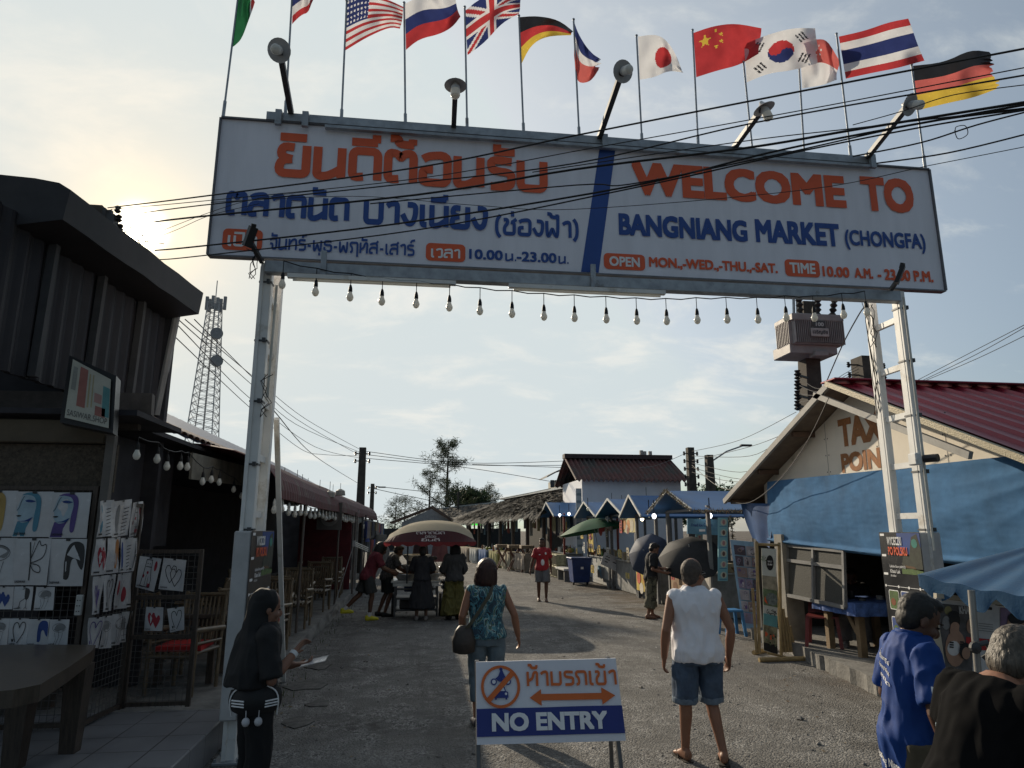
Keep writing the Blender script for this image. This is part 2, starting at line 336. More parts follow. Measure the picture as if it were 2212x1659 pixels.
# ================================================================ ground
def ground():
    g = MB(); g.grid(lambda u, v: V((-400+800*u, -60+860*v, 0)), 8, 8)
    m = bpy.data.materials.new('gravel_ground'); m.use_nodes = True; nt, p = m.node_tree, m.node_tree.nodes['Principled BSDF']; L = nt.links.new
    tc = _n(nt, 'ShaderNodeTexCoord'); pos = _n(nt, 'ShaderNodeNewGeometry')
    P = pos.outputs['Position']
    def nz(s, d=6, r=.6): n = _n(nt, 'ShaderNodeTexNoise', i_Scale=s, i_Detail=float(d), i_Roughness=r); L(P, n.inputs['Vector']); return n.outputs['Fac']
    def mr(x, a, b, c=0, d=1): n = _n(nt, 'ShaderNodeMapRange'); n.inputs[1].default_value = a; n.inputs[2].default_value = b; n.inputs[3].default_value = c; n.inputs[4].default_value = d; L(x, n.inputs[0]); return n.outputs[0]
    def mx(f, a, b):
        n = _n(nt, 'ShaderNodeMix', data_type='RGBA'); L(f, n.inputs['Factor'])
        for k, q in (('A', a), ('B', b)):
            if isinstance(q, tuple): n.inputs[k].default_value = c4(q)
            else: L(q, n.inputs[k])
        return n.outputs['Result']
    vo = _n(nt, 'ShaderNodeTexVoronoi', i_Scale=58.0); L(P, vo.inputs['Vector'])
    stone = mx(mr(vo.outputs['Color'], .1, .9), (.05, .049, .047), (.35, .34, .325))
    fine = mx(mr(nz(120, 4), .35, .65), (.065, .063, .06), (.2, .194, .184))
    a = mx(mr(nz(2.2, 8), .42, .6), stone, fine)
    sp = _n(nt, 'ShaderNodeSeparateXYZ'); L(P, sp.inputs[0])
    e = _n(nt, 'ShaderNodeMath', operation='ADD'); L(mr(sp.outputs[0], 2.6, 6.5, -.32, .2), e.inputs[0]); L(nz(.55, 7, .65), e.inputs[1])
    dirt = mx(mr(nz(55, 5), .35, .65), (.065, .05, .038), (.135, .105, .08))
    b = mx(mr(e.outputs[0], .52, .66), a, dirt)
    c = mx(mr(nz(.9, 6), .42, .68), b, mx(mr(nz(9, 6), .4, .6), b, (.075, .07, .065)))
    c = mx(mr(nz(.28, 9, .72), .48, .6, 0, .7), c, mx(mr(nz(60, 4), .35, .65), (.1, .095, .088), (.25, .24, .225)))
    mu = _n(nt, 'ShaderNodeMapping'); mu.inputs['Scale'].default_value = (1.6, .12, 1); L(P, mu.inputs['Vector']); tk = _n(nt, 'ShaderNodeTexNoise', i_Scale=1.3, i_Detail=7.0, i_Roughness=.7); L(mu.outputs[0], tk.inputs['Vector']); c = mx(mr(tk.outputs['Fac'], .5, .62, 0, .45), c, (.08, .075, .07))
    L(c, p.inputs['Base Color']); p.inputs['Roughness'].default_value = .92; p.inputs['Specular IOR Level'].default_value = .2
    ad = _n(nt, 'ShaderNodeMath', operation='MULTIPLY_ADD'); L(vo.outputs['Distance'], ad.inputs[0]); ad.inputs[1].default_value = -.8; L(nz(14, 6), ad.inputs[2])
    bp = _n(nt, 'ShaderNodeBump', i_Strength=.9, i_Distance=.02); L(ad.outputs[0], bp.inputs['Height']); L(bp.outputs[0], p.inputs['Normal'])
    o = g.build('ground', m, kind='structure')
ground()
def pebbles():
    r = random.Random(3); b = MB()
    for k in range(3800):
        y = 2.6+26*r.random()**2; x = -1.7+r.random()*(7.0 if y > 5 else 6)
        if r.random() < .35: x = -1.85+abs(r.gauss(0, .35))
        s = .004+.011*r.random()**2+(.03*r.random() if r.random() < .03 else 0)
        M = Matrix.Rotation(r.random()*6, 3, 'Z'); c = V((x, y, s*.3))
        t = [c+M @ V((s*(1+.6*r.random()), 0, 0)), c+M @ V((0, s*(.8+.5*r.random()), 0)), c-M @ V((s*(1+.5*r.random()), 0, 0)), c-M @ V((0, s, 0)), c+V((s*.2, 0, s*.7)), c-V((0, 0, s))]
        b.add(t, [(0, 1, 4), (1, 2, 4), (2, 3, 4), (3, 0, 4), (1, 0, 5), (2, 1, 5), (3, 2, 5), (0, 3, 5)])
    b.build('gravel', mat('pebble', (.16, .15, .14), var=.5, scale=30), kind='stuff')
pebbles()
def litter():
    r = random.Random(19); b = MB()
    for k in range(260):
        y = 3+17*r.random(); x = r.choice((-1.6+abs(r.gauss(0, .5)), 5.0-abs(r.gauss(0, .9)), r.uniform(-1.5, 5))); a = r.random()*6.28; s = r.uniform(.012, .035); d = V((cos(a), sin(a), 0))*s; e = V((-sin(a), cos(a), 0))*s*.45; c = V((x, y, .006))
        b.add([c-d, c+e+V((0, 0, s*.3*r.random())), c+d+V((0, 0, s*.5*r.random())), c-e+V((0, 0, s*.3*r.random()))], [(0, 1, 2, 3)], r.randint(0, 2))
    b.build('fallen_leaves', [mat('leaf_tan', (.2, .14, .07), var=.4), mat('leaf_brown', (.09, .055, .03), var=.4), mat('paper_scrap', (.35, .34, .32))], kind='stuff', recalc=False)
litter()
# ================================================================ palette
STEEL = mat('galvanised_steel', (.33, .35, .37), rough=.5, metal=.55, var=.25, scale=9, col2=(.2, .19, .18), thr=.6)
DARKST = mat('dark_steel', (.07, .072, .075), rough=.55, metal=.4, var=.3)
WHITEP = mat('white_painted_steel', (.66, .66, .64), rough=.5, var=.1, scale=4, col2=(.34, .29, .22), thr=.57, soft=.14)
BLACK = mat('black_rubber', (.012, .012, .013), rough=.6)
PLAST = mat('black_plastic', (.018, .018, .02), rough=.4)
BULB = mat('milk_glass', (.8, .79, .74), rough=.25, var=.03, trans=.35, spec=.5)
VINYLW = mat('white_vinyl', (.74, .74, .8), rough=.55, var=.07, scale=2.2, stretch=(2.5, 1, .35))
VRED = mat('red_print', (.72, .12, .045), rough=.5, var=.06)
VORG = mat('orange_print', (.62, .14, .03), rough=.5, var=.06)
VBLUE = mat('blue_print', (.03, .08, .29), rough=.5, var=.06)
VWHITE = mat('white_print', (.78, .78, .78), rough=.5, var=.03)
# ================================================================ welcome gate
SY = 6.42
gate = thing('welcome_gate', 'wide white welcome sign board carried across the lane on two ladder-like steel legs', 'entrance gate', (1.75, 6.7, 0))
def sx(px, py): p = at(px, py, y=SY); return p.x, p.z
tl = at(477, 252, y=SY); br = at(2037, 632, y=SY); tr = at(2010, 370, y=SY); bl = at(450, 550, y=SY)
GX0, GX1, GZ0, GZ1 = (tl.x+bl.x)/2, (tr.x+br.x)/2, (bl.z+br.z)/2, (tl.z+tr.z)/2
p = MB(); p.slab(lambda u, v: V((GX0+(GX1-GX0)*u, SY+.004*sin(u*23)*sin(v*3.1), GZ0+(GZ1-GZ0)*v)), 60, 6, (0, .05, 0))
panel = p.build('sign_panel', VINYLW, gate)
fr = MB()
for a, b in (((GX0, GZ0), (GX1, GZ0)), ((GX1, GZ0), (GX1, GZ1)), ((GX1, GZ1), (GX0, GZ1)), ((GX0, GZ1), (GX0, GZ0))):
    d = V((b[0]-a[0], 0, b[1]-a[1])).normalized()*.008
    fr.bar(V((a[0], SY+.01, a[1]))-d, V((b[0], SY+.01, b[1]))+d, .1, .035, up=Yv.cross(d).normalized()) if 0 else fr.bar(V((a[0], SY+.01, a[1]))+d, V((b[0], SY+.01, b[1]))-d, .016, .08, up=Yv)
fr.build('sign_frame', mat('aluminium_trim', (.16, .16, .17), rough=.5, metal=.4), panel)
lt = MB(); O = V((0, SY-.0075, 0)); N = V((0, -1, 0))
def row(t, lpx, rpx, h, mi, thai=False, bold=.03, th=.23):
    a = sx(*lpx); b = sx(*rpx); z = (a[1]+b[1])/2
    c = at((lpx[0]+rpx[0])/2, (lpx[1]+rpx[1])/2, y=SY); hh = h/FPX*(c-V((0, 0, CAMH))).length*.985
    label_on(lt, t, O, X, Z, (a[0], b[0], z, z+hh), mi, bold=bold, nrm=N, thai=thai, th=th)
row('ยินดีต้อนรับ', (592, 376), (1183, 415), 68, 0, True, th=.27)
row('ตลาดนัด', (486, 463), (754, 478), 47, 1, True, th=.27)
row('บางเนียง', (784, 480), (1054, 498), 49, 1, True, th=.27)
row('(ช่องฟ้า)', (1069, 505), (1250, 516), 36, 1, True, th=.24)
row('จันทร์-พุธ-พฤหัส-เสาร์', (581, 536), (896, 556), 24, 1, True, th=.215)
row('10.00', (1013, 560), (1086, 563), 23, 1, bold=.03); row('น.', (1091, 563), (1115, 565), 17, 1, True); row('-23.00', (1116, 565), (1202, 569), 23, 1, bold=.03); row('น.', (1206, 569), (1228, 570.5), 17, 1, True)
row('WELCOME', (1366, 420), (1829, 452), 73, 0, bold=.046); row('TO', (1864, 455), (1977, 463), 71, 0, bold=.046)
row('BANGNIANG', (1337, 509), (1615, 523), 49, 1, bold=.042); row('MARKET', (1633, 524), (1815, 533), 49, 1, bold=.042)
row('(CHONGFA)', (1827, 540), (2001, 549), 41, 1, bold=.028)
row('MON.,-WED.,-THU.,-SAT.', (1402, 581), (1680, 593), 25, 0, bold=.035)
row('10.00', (1777, 598), (1835, 600.5), 22, 0, bold=.035); row('A.M.', (1846, 601), (1886, 603), 21, 0, bold=.035); row('- 23.00 P.M.', (1896, 604), (2016, 611), 22, 0, bold=.035)
def badge(x0, y0, x1, y1, t, thai):
    a = sx(x0, (y0+y1)/2); b = sx(x1, (y0+y1)/2+ (x1-x0)*.055); z = (a[1]+b[1])/2
    c = at((x0+x1)/2, (y0+y1)/2, y=SY); hh = (y1-y0-(x1-x0)*.055)/FPX*(c-V((0, 0, CAMH))).length/2*.98
    lt.poly([V((q[0], SY-.006, q[1])) for q in rrect(a[0], b[0], z-hh, z+hh, .045)], 0)
    w = (b[0]-a[0])*.13
    label_on(lt, t, V((0, SY-.0085, 0)), X, Z, (a[0]+w, b[0]-w, z-hh*.62, z+hh*(.36 if thai else .62)), 2, bold=.03, nrm=N, thai=thai)
badge(481, 491, 567, 541, 'เปิด', True); badge(920, 521, 1005, 566, 'เวลา', True); badge(1304, 543, 1393, 584, 'OPEN', False); badge(1695, 558, 1770, 598, 'TIME', False)
q = [at(a, b, y=SY) for a, b in ((1295, 312), (1329, 314), (1293, 593), (1255, 591))]
lt.poly([V((p.x, SY-.006, min(GZ1-.02, max(GZ0+.02, p.z)))) for p in q], 1)
lt.build('lettering', [VRED, VBLUE, VWHITE], panel)
# beams and brackets
tb0, tb1 = at(578, 246, y=SY), at(1884, 346, y=SY)
b = MB(); b.box(((tb0.x+tb1.x)/2, SY+.02, GZ1+.045), (tb1.x-tb0.x, .12, .085)); b.box((1.9, SY-.05, GZ1-.045), (5.9, .05, .03))
b.build('top_beam', STEEL, gate)
b = MB(); b.box((1.75, SY-.02, GZ0-.1), (6.55, .1, .12), ch=.008); b.build('bottom_beam', STEEL, gate)
b = MB()
for px, py in ((700, 572), (1280, 606)): q = at(px, py, y=SY-.06); b = MB(); b.box((q.x, SY-.09, GZ0-.06), (.05, .03, .26)); b.build('bracket', STEEL, gate)
for px, py in ((602, 255), (660, 258), (1306, 307), (1884, 352)): q = at(px, py, y=SY-.06); b = MB(); b.box((q.x, SY-.07, GZ1+.01), (.06, .04, .16)); b.build('bracket', STEEL, gate)
def leg(x, y0, y1, w, lab):
    for y, top in ((y0, GZ0-.02), (y1, GZ0+.05)):
        b = MB(); b.box((x, y, top/2), (w, w*.9, top), ch=.006); b.box((x-w*.32, y-w*.45-.012, top/2-.02), (w*.3, .02, top-.06)); b.build('post', WHITEP, gate)
    for y in (y0, y1): b = MB(); b.box((x, y, .012), (w*2.1, w*2.1, .024), ch=.004); [b.lathe([(.012, 0), (.012, .03)], (x+a*w*.85, y+c*w*.85, .02), 6) for a in (-1, 1) for c in (-1, 1)]; b.build('base_plate', STEEL, gate)
    for k in range(5): b = MB(); z = 1.9+k*.58; b.box((x, y0, z), (w+.012, w*.9+.012, .018)); b.box((x+w*.3, y0-w*.5-.02, z), (.03, .03, .04)); b.build('clamp_band', DARKST, gate)
    for k in range(7):
        z = 1.0+k*.52
        if z < GZ0-.1: b = MB(); b.box((x, (y0+y1)/2, z), (w*.45, y1-y0-w*.9, .06)); b.build('rung', WHITEP, gate)
leg(-1.53, 6.52, 6.98, .108, 'l'); leg(5.06, 6.45, 6.91, .1, 'r')
b = MB(); b.bar((-1.47, 7.12, 3.0), at(613, 1470, z=.02), .05); b.build('brace', WHITEP, gate)
for pts in ([(-1.44, 6.5, 3.1), (-1.43, 6.5, 4.2)], [(4.99, 6.29, 1.7), (5.0, 6.29, 4.3)]): b = MB(); b.tube(pts, .012, 6); b.build('conduit', mat('grey_pvc', (.5, .49, .44)), gate)
rw = random.Random(12)
for x, y, z0, z1, n_ in ((4.98, 6.95, 3.1, 4.45, 4), (5.0, 6.9, 3.9, 4.4, 3), (-1.45, 6.46, 2.9, 3.3, 3), (-1.62, 6.42, 4.2, 4.5, 4)):
    for k in range(n_):
        p0 = V((x+rw.gauss(0, .03), y-.07, z1)); pts = [p0]
        for j in range(6): pts.append(V((x+rw.gauss(0, .022), y-.075+rw.gauss(0, .012), z1+(z0-z1)*(j+1)/6)))
        b = MB(); b.tube(pts, .004, 5); b.build('loose_wire', BLACK, gate)
# tube lights below the sign
for i, (a, c) in enumerate((((620, 582), (985, 608)), ((1100, 600), (1440, 628)))):
    p0 = at(*a, y=SY-.15); p1 = at(*c, y=SY-.15); z = min(p0.z, p1.z, GZ0-.2)
    t = thing('tube_light', ('long white tube light slung under the Thai half of the sign', 'long white tube light slung under the middle of the sign')[i], 'light', (p0.x, SY-.1, z))
    b = MB(); b.bar((p0.x, SY-.1, z), (p1.x, SY-.1, z), .05, .04); b.build('housing', WHITEP, t)
    b = MB(); b.tube([(p0.x+.05, SY-.1, z-.035), (p1.x-.05, SY-.1, z-.035)], .014, 8); b.build('tube', BULB, t)
# ================================================================ advertising boxes on the legs
TRAVEL = mat('dark_poster', (.02, .022, .026), rough=.35, var=.3, scale=3)
def advert(name, x0, x1, y0, y1, z0, z1, face, label):
    t = thing(name, label, 'advertising box', ((x0+x1)/2, (y0+y1)/2, z0))
    b = MB(); b.box(((x0+x1)/2, (y0+y1)/2, (z0+z1)/2), (x1-x0, y1-y0, z1-z0), ch=.012); b.build('box', mat('white_board', (.42, .42, .42), rough=.6, var=.12), t)
    xf = x1+.004 if face > 0 else x0-.004
    O = V((xf, y0 if face > 0 else y1, z0)); U = V((0, 1 if face > 0 else -1, 0)); W = y1-y0; H = z1-z0; N = V((face, 0, 0))
    b = MB(); P = lambda u, v, k=0: O+U*W*u+Z*H*v+N*.0012*k
    R = lambda u0, u1, v0, v1, mi, k=1: b.poly([P(u0, v0, k), P(u1, v0, k), P(u1, v1, k), P(u0, v1, k)], mi)
    b.add([P(0, 0), P(1, 0), P(1, 1), P(0, 1), P(0, 0, -3), P(1, 0, -3), P(1, 1, -3), P(0, 1, -3)], [(0, 1, 2, 3), (4, 5, 6, 7), (0, 1, 5, 4), (1, 2, 6, 5), (2, 3, 7, 6), (3, 0, 4, 7)], 0)
    # printed picture: sky, karst rocks and a beach, then rows of small pictures
    R(.45, 1, .86, .995, 4); b.poly([P(.5, .78, 2), P(.62, .9, 2), P(.7, .84, 2), P(.8, .97, 2), P(.93, .99, 2), P(1, .9, 2), P(1, .76, 2)], 5); R(.5, 1, .735, .77, 6, 2)
    b.poly([P(.55, .775, 3), P(.85, .77, 3), P(.8, .785, 3), P(.6, .79, 3)], 7)
    def T(s, u0, u1, v0, v1, mi, bold=.03): label_on(b, s, P(0, 0, 4), U, Z, (u0*W, u1*W, v0*H, v1*H), mi, bold=bold)
    T('WYCIECZKI', .2, .56, .915, .97, 1); T('PO POLSKU', .21, .68, .85, .905, 2); T('Lokalne biuro podróży', .21, .6, .765, .79, 1, .01); T('Khao Lak', .21, .46, .735, .76, 1, .02); T('& okolice', .21, .34, .712, .727, 1, .0)
    for v in (.955, .82, .7):
        b.poly([P(a, c, 3) for a, c in rrect(.03, .14, v+.02, v+.035, .006)], 1)
    b.poly([P(.86+.07*cos(i*pi/8), .93+.028*sin(i*pi/8), 3) for i in range(16)], 8)
    R(.04, .96, .648, .651, 1)
    for u in (.05, .37, .62, .88): b.poly([P(u+.022*cos(i*pi/6), .65+.009*sin(i*pi/6), 3) for i in range(12)], 1)
    for j in range(3):
        for i in range(3):
            u = .1+i*.3; v = .5-j*.17
            b.poly([P(a, c, 2) for a, c in rrect(u, u+.25, v, v+.125, .02)], 1); b.poly([P(a, c, 3) for a, c in rrect(u+.012, u+.238, v+.005, v+.12, .018)], (6, 4, 5)[(i+j) % 3])
            b.poly([P(u+.1+.06*cos(k*pi/4), v+.05+.025*sin(k*pi/4), 4) for k in range(8)], (9, 7, 6)[(i+2*j) % 3])
    b.build('poster', [TRAVEL, VWHITE, VRED, VBLUE, mat('poster_sky', (.025, .06, .21)), mat('poster_rock', (.03, .035, .025), var=.5, scale=20), mat('poster_beach', (.07, .12, .035), var=.4, scale=20), mat('poster_wood', (.1, .05, .02)), mat('poster_teal', (.03, .18, .15)), mat('poster_orange', (.2, .06, .02))], t)
ya = at(592, 1140, x=-1.455).y
advert('advertising_box', -1.6, -1.455, 6.36, ya, .35, at(560, 1147, y=6.4).z, 1, 'travel poster box around the left gate leg beside the woman in black')
p0 = at(1986, 1150, x=4.93)
advert('advertising_box', 4.93, 5.16, p0.y, at(1899, 1150, x=4.93).y, .3, p0.z, -1, 'travel poster box with polish lettering around the right gate leg')
# ================================================================ flags
FM = [mat('flag_red', (.4, .04, .045), trans=.45, var=.12, scale=7), mat('flag_white', (.7, .7, .72), trans=.4, var=.06, scale=7), mat('flag_blue', (.03, .042, .15), trans=.4, var=.15, scale=7),
      mat('flag_black', (.04, .04, .045), trans=.15, var=.2), mat('flag_gold', (.58, .41, .06), trans=.45, var=.12), mat('flag_green', (.02, .13, .055), trans=.35, var=.15), mat('flag_faded_red', (.5, .12, .11), trans=.45, var=.15)]
def star(dx, dy, r):
    d = hypot(dx, dy)
    if d > r: return False
    a = (atan2(dx, -dy)) % (2*pi/5); a = min(a, 2*pi/5-a)
    return d < r*.382*sin(radians(180-36-126+ 0)+0)/1e9 if False else d*(cos(a)+sin(a)*(1-.382*cos(pi/5))/(.382*sin(pi/5))) < r
def f_bands(*c): return lambda u, v: c[min(len(c)-1, int(v*len(c)))]
def f_thai(u, v): return 0 if v < .167 or v > .833 else (1 if v < .333 or v > .667 else 2)
def f_us(u, v):
    if u < .4 and v < .538:
        a, b = u/.4*6.5, v/.538*5
        return 1 if hypot((a % 1)-.5, (b % 1)-.5) < .24 else 2
    return 0 if int(v*13) % 2 == 0 else 1
def f_uk(u, v):
    x, y = u*2-1, v-.5
    if abs(x) < .1 or abs(y) < .1: return 0
    if abs(x) < .17 or abs(y) < .17: return 1
    d = abs(abs(x)/2-abs(y))*.894
    return 0 if d < .045 else (1 if d < .11 else 2)
def f_jp(u, v): return 0 if hypot((u-.5)*1.5, v-.5) < .3 else 1
def f_cn(u, v):
    x, y = u*1.5, v
    if star(x-.25, y-.27, .16): return 4
    return 4 if any(star(x-a, y-b, .06) for a, b in ((.5, .1), (.62, .2), (.62, .36), (.5, .46))) else 0
def f_kr(u, v):
    x, y = u*1.5-.75, v-.5; d = hypot(x, y)
    if d < .27:
        s = -.55*x+.83*y; t = .83*x+.55*y
        if hypot(t+.135, s) < .135: return 0
        if hypot(t-.135, s) < .135: return 2
        return 0 if s < 0 else 2
    for i, (cx, cy) in enumerate(((-.45, -.27), (.45, .27), (.45, -.27), (-.45, .27))):
        g = atan2(cy, cx); a = (x-cx)*cos(g)+(y-cy)*sin(g); b = -(x-cx)*sin(g)+(y-cy)*cos(g)
        if abs(a) < .09 and abs(b) < .115 and int((a+.09)/.036) % 2 == 0 and not (i and int((a+.09)/.036) == (2, 0, 4)[i-1] and abs(b) < .015): return 3
    return 1
def f_sg(u, v):
    if v > .5: return 1
    return 1 if (hypot((u-.3)*1.5, v-.25) < .15 and hypot((u-.36)*1.5, v-.25) > .14) or any(star(u*1.5-a, v-b, .04) for a, b in ((.6, .14), (.52, .22), (.68, .22), (.55, .33), (.65, .33))) else 6
def pl(pts, t):
    L = [hypot(pts[i+1][0]-pts[i][0], pts[i+1][1]-pts[i][1]) for i in range(len(pts)-1)]; s = t*sum(L)
    for i, l in enumerate(L):
        if s <= l or i == len(L)-1: k = s/l; return (pts[i][0]+(pts[i+1][0]-pts[i][0])*k, pts[i][1]+(pts[i+1][1]-pts[i][1])*k)
        s -= l
GRP = 'national flags flying on thin poles above the welcome sign'
def flag(base, top, te, be, pat, amp, label, ragged=0, fy=6.5, nu=66, nv=44):
    te = rnd(te, 2) if len(te) > 2 else te; be = rnd(be, 2) if len(be) > 2 else be
    pb = at(*base, y=fy); pb.z = GZ1+.0; ptp = at(*top, y=fy)
    t = thing('flag', label, 'flag', pb, group=GRP)
    b = MB(); b.tube([pb, pb.lerp(ptp, .16)], .017, 8); b.tube([pb.lerp(ptp, .15), ptp], .0105, 8); b.ell(ptp, .016, n=8); b.build('pole', STEEL, t, smooth=40)
    ph = random.random()*6
    def fn(u, v):
        A = pl(te, u); B = pl(be, u); k = 1-(1-v)
        x = A[0]+(B[0]-A[0])*k; y = A[1]+(B[1]-A[1])*k
        wv = amp*u*(sin(7*u+3.2*v+ph)+.5*sin(15*u-4*v+ph)+.3*sin(3*v*3+9*u))
        x += 4*u*sin(5*v+7*u+ph)*amp*4
        if ragged and u > .8: x += ragged*(u-.8)*5*noise.noise(V((v*14, ph, 0)))*14
        return at(x, y, y=fy+wv)
    b = MB(); b.grid(fn, nu, nv, pat); b.build('cloth', FM, t, smooth=80, recalc=False)
flag((482, 249), (515, -12), [(515, -8), (528, -14), (549, -10)], [(499, 104), (508, 98), (522, 84), (540, 40), (549, 5)], lambda u, v: 5 if u < .72 else (1 if u < .82 else 0), .1, 'limp green white and red flag drooping at the left end of the sign')
flag((617, 245), (634, -60), [(634, -58), (655, -64), (680, -70)], [(631, 52), (650, 32), (668, 27), (676, 0)], f_thai, .1, 'small striped red white and blue flag between the limp and the star-spangled flags')
flag((738, 254), (749, 2), [(749, 2), (790, -14), (840, 0), (873, 15)], [(746, 109), (790, 82), (840, 58), (864, 62)], f_us, .08, 'star-spangled flag with red and white stripes')
flag((877, 266), (873, 6), [(875, 8), (915, -12), (950, -5), (980, -8)], [(877, 108), (905, 84), (950, 74), (980, 58), (995, 36)], f_bands(1, 2, 0), .09, 'white blue and red banded flag billowing fully open')
flag((1010, 277), (1004, 15), [(1004, 24), (1040, -6), (1090, -14), (1127, -6)], [(1010, 119), (1050, 90), (1085, 48), (1120, 30)], f_uk, .08, 'blue flag with red and white crosses')
flag((1132, 287), (1121, 34), [(1121, 37), (1160, 34), (1205, 42), (1238, 68)], [(1127, 137), (1146, 98), (1180, 78), (1232, 76)], f_bands(3, 0, 4), .07, 'black red and gold flag arching downwards beside the union cross flag')
flag((1252, 297), (1239, 42), [(1240, 46), (1248, 72), (1270, 105), (1292, 128)], [(1240, 120), (1243, 150), (1247, 181), (1280, 176), (1289, 150)], lambda u, v: 2 if v < .3 else (1 if v < .52 else 6), .09, 'torn and twisted flag of blue white and red hanging at its pole', ragged=1)
flag((1387, 306), (1375, 77), [(1378, 79), (1422, 73), (1448, 96), (1474, 152)], [(1382, 172), (1415, 167), (1445, 152), (1474, 157)], f_jp, .11, 'white flag with a red disc folded over itself')
flag((1508, 314), (1496, 65), [(1498, 71), (1540, 56), (1590, 50), (1644, 61)], [(1504, 167), (1550, 152), (1600, 140), (1639, 116)], f_cn, .07, 'red flag with five yellow stars')
flag((1626, 321), (1606, 134), [(1607, 95), (1650, 78), (1710, 60), (1761, 61)], [(1613, 178), (1660, 158), (1715, 152), (1772, 134)], f_kr, .07, 'white flag with a red and blue circle and black bars', fy=6.56)
flag((1736, 330), (1726, 145), [(1727, 96), (1760, 84), (1790, 86), (1812, 132)], [(1733, 191), (1765, 186), (1790, 180), (1808, 172)], f_sg, .12, 'small faded red over white flag twisted behind its neighbour', fy=6.6)
flag((1838, 338), (1807, 73), [(1812, 79), (1870, 66), (1920, 48), (1961, 40)], [(1827, 170), (1890, 156), (1940, 147), (1997, 131)], f_thai, .06, 'large red white and blue striped flag flying fully open')
flag((1999, 366), (1969, 140), [(1972, 142), (2040, 135), (2095, 107), (2136, 112)], [(1983, 238), (2050, 222), (2100, 212), (2153, 192)], f_bands(3, 6, 4), .07, 'frayed black red and gold flag at the right end of the sign', ragged=1)
# ================================================================ lamps on the sign
def lamp(head, base, hy, label, tilt, drop=.0, k=.72):
    h = at(*head, y=hy); q = at(*base, y=6.4); q.z = max(q.z, GZ1-.05) if base[1] < 400 else q.z
    t = thing('sign_lamp', label, 'lamp', q, group='lamps on arms along the top of the sign')
    ax = V(tilt).normalized()
    b = MB(); b.bar(q, h-ax*.02, .05, .05); b.build('arm', DARKST, t)
    b = MB(); b.lathe([(a*k, z*k) for a, z in ((.02, .06), (.035, .03), (.055, .0), (.14, -.05), (.145, -.055), (.13, -.052), (.05, -.015))], h, 20, axis=ax); b.build('shade', mat('grey_enamel', (.42, .42, .42), rough=.45), t, smooth=40)
    b = MB(); b.lathe([(a*k, z*k) for a, z in ((.03, -.02), (.055, -.07), (.06, -.12))], h, 14, axis=ax); b.build('socket', mat('grey_socket', (.55, .55, .55)), t, smooth=40)
    b = MB(); b.lathe([(a*k, z*k) for a, z in ((.06, -.12), (.062, -.2), (.055, -.22), (.03, -.235), (0, -.24))], h, 14, axis=ax); b.build('bulb', BULB, t, smooth=40)
lamp((606, 110), (629, 245), 5.6, 'round lamp tilted towards us on the leftmost arm', (.1, .8, .5))
lamp((984, 178), (980, 274), 5.7, 'upright lamp with a conical shade above the Thai wording', (0, .1, 1))
lamp((1341, 156), (1294, 299), 5.5, 'round tilted lamp on a long arm above the blue stripe', (-.25, .85, .4))
lamp((1647, 228), (1586, 319), 5.5, 'lamp with a pale cone shade above the word welcome', (-.3, .1, .95))
lamp((1958, 226), (1873, 340), 5.3, 'round tilted lamp on the rightmost arm', (-.35, .75, .5))
def spot(head, base, label):
    h = at(*head, y=6.0); q = at(*base, y=6.38)
    t = thing('spotlight', label, 'lamp', q)
    b = MB(); b.bar(q, h, .035); b.build('arm', DARKST, t)
    b = MB(); b.bar(h+V((-.03, 0, -.05)), h+V((.03, -.05, .12)), .075, .04); b.bar(h+V((.02, -.03, .1)), h+V((.03, -.05, .15)), .04, .03); b.build('head', PLAST, t)
spot((541, 522), (566, 566), 'small black spotlight at the top of the left gate leg'); spot((1941, 602), (1925, 625), 'small black spotlight at the top of the right gate leg')
# ================================================================ festoon string under the sign
def festoon(name, label, pts, y, drop, r, catlabel='string lights', wire=True, dark=True):
    P3 = [at(px, py, y=y(px) if callable(y) else y) if not isinstance(px, V) else px for px, py in pts]
    t = thing(name, label, catlabel, P3[0])
    b = MB(); up = V((0, 0, drop)); wp = []
    for i, p in enumerate(P3):
        wp.append(p+up)
        if i+1 < len(P3): wp.append((p+P3[i+1])/2+up-V((0, 0, .015)))
    b.tube(wp, .006, 5)
    for p in P3: b.tube([p+up, p+V((0, 0, .07))], .004, 4)
    b.build('cable', BLACK, t)
    for p in P3:
        m = MB(); m.lathe([(.006, .085*r/.032), (.012, .075*r/.032), (r*.55, .05*r/.032), (r*.6, .02*r/.032), (r*.5, .012)], p, 10); s = m.build('socket', BLACK if dark else BULB, t, smooth=50)
        m = MB(); m.lathe([(r*.5, .016), (r*.62, 0), (r, -.03*r/.032), (r*.98, -.045*r/.032), (r*.7, -.066*r/.032), (r*.3, -.075*r/.032), (0, -.0765*r/.032)], p, 12); m.build('bulb', BULB, s, smooth=60)
festoon('festoon_string', 'black cable of white bulbs hung in a shallow curve below the sign', [(a, b-11) for a, b in ((610, 618), (682, 634), (756.5, 645), (825, 654), (899, 660), (970.7, 667), (1036.7, 675), (1106, 681), (1175, 687), (1241, 690), (1309.7, 693), (1375.5, 696), (1440, 697), (1506, 695), (1570.6, 694), (1637, 694), (1698, 690), (1759, 690), (1822, 684), (1872, 679))], 6.3, .2, .033)
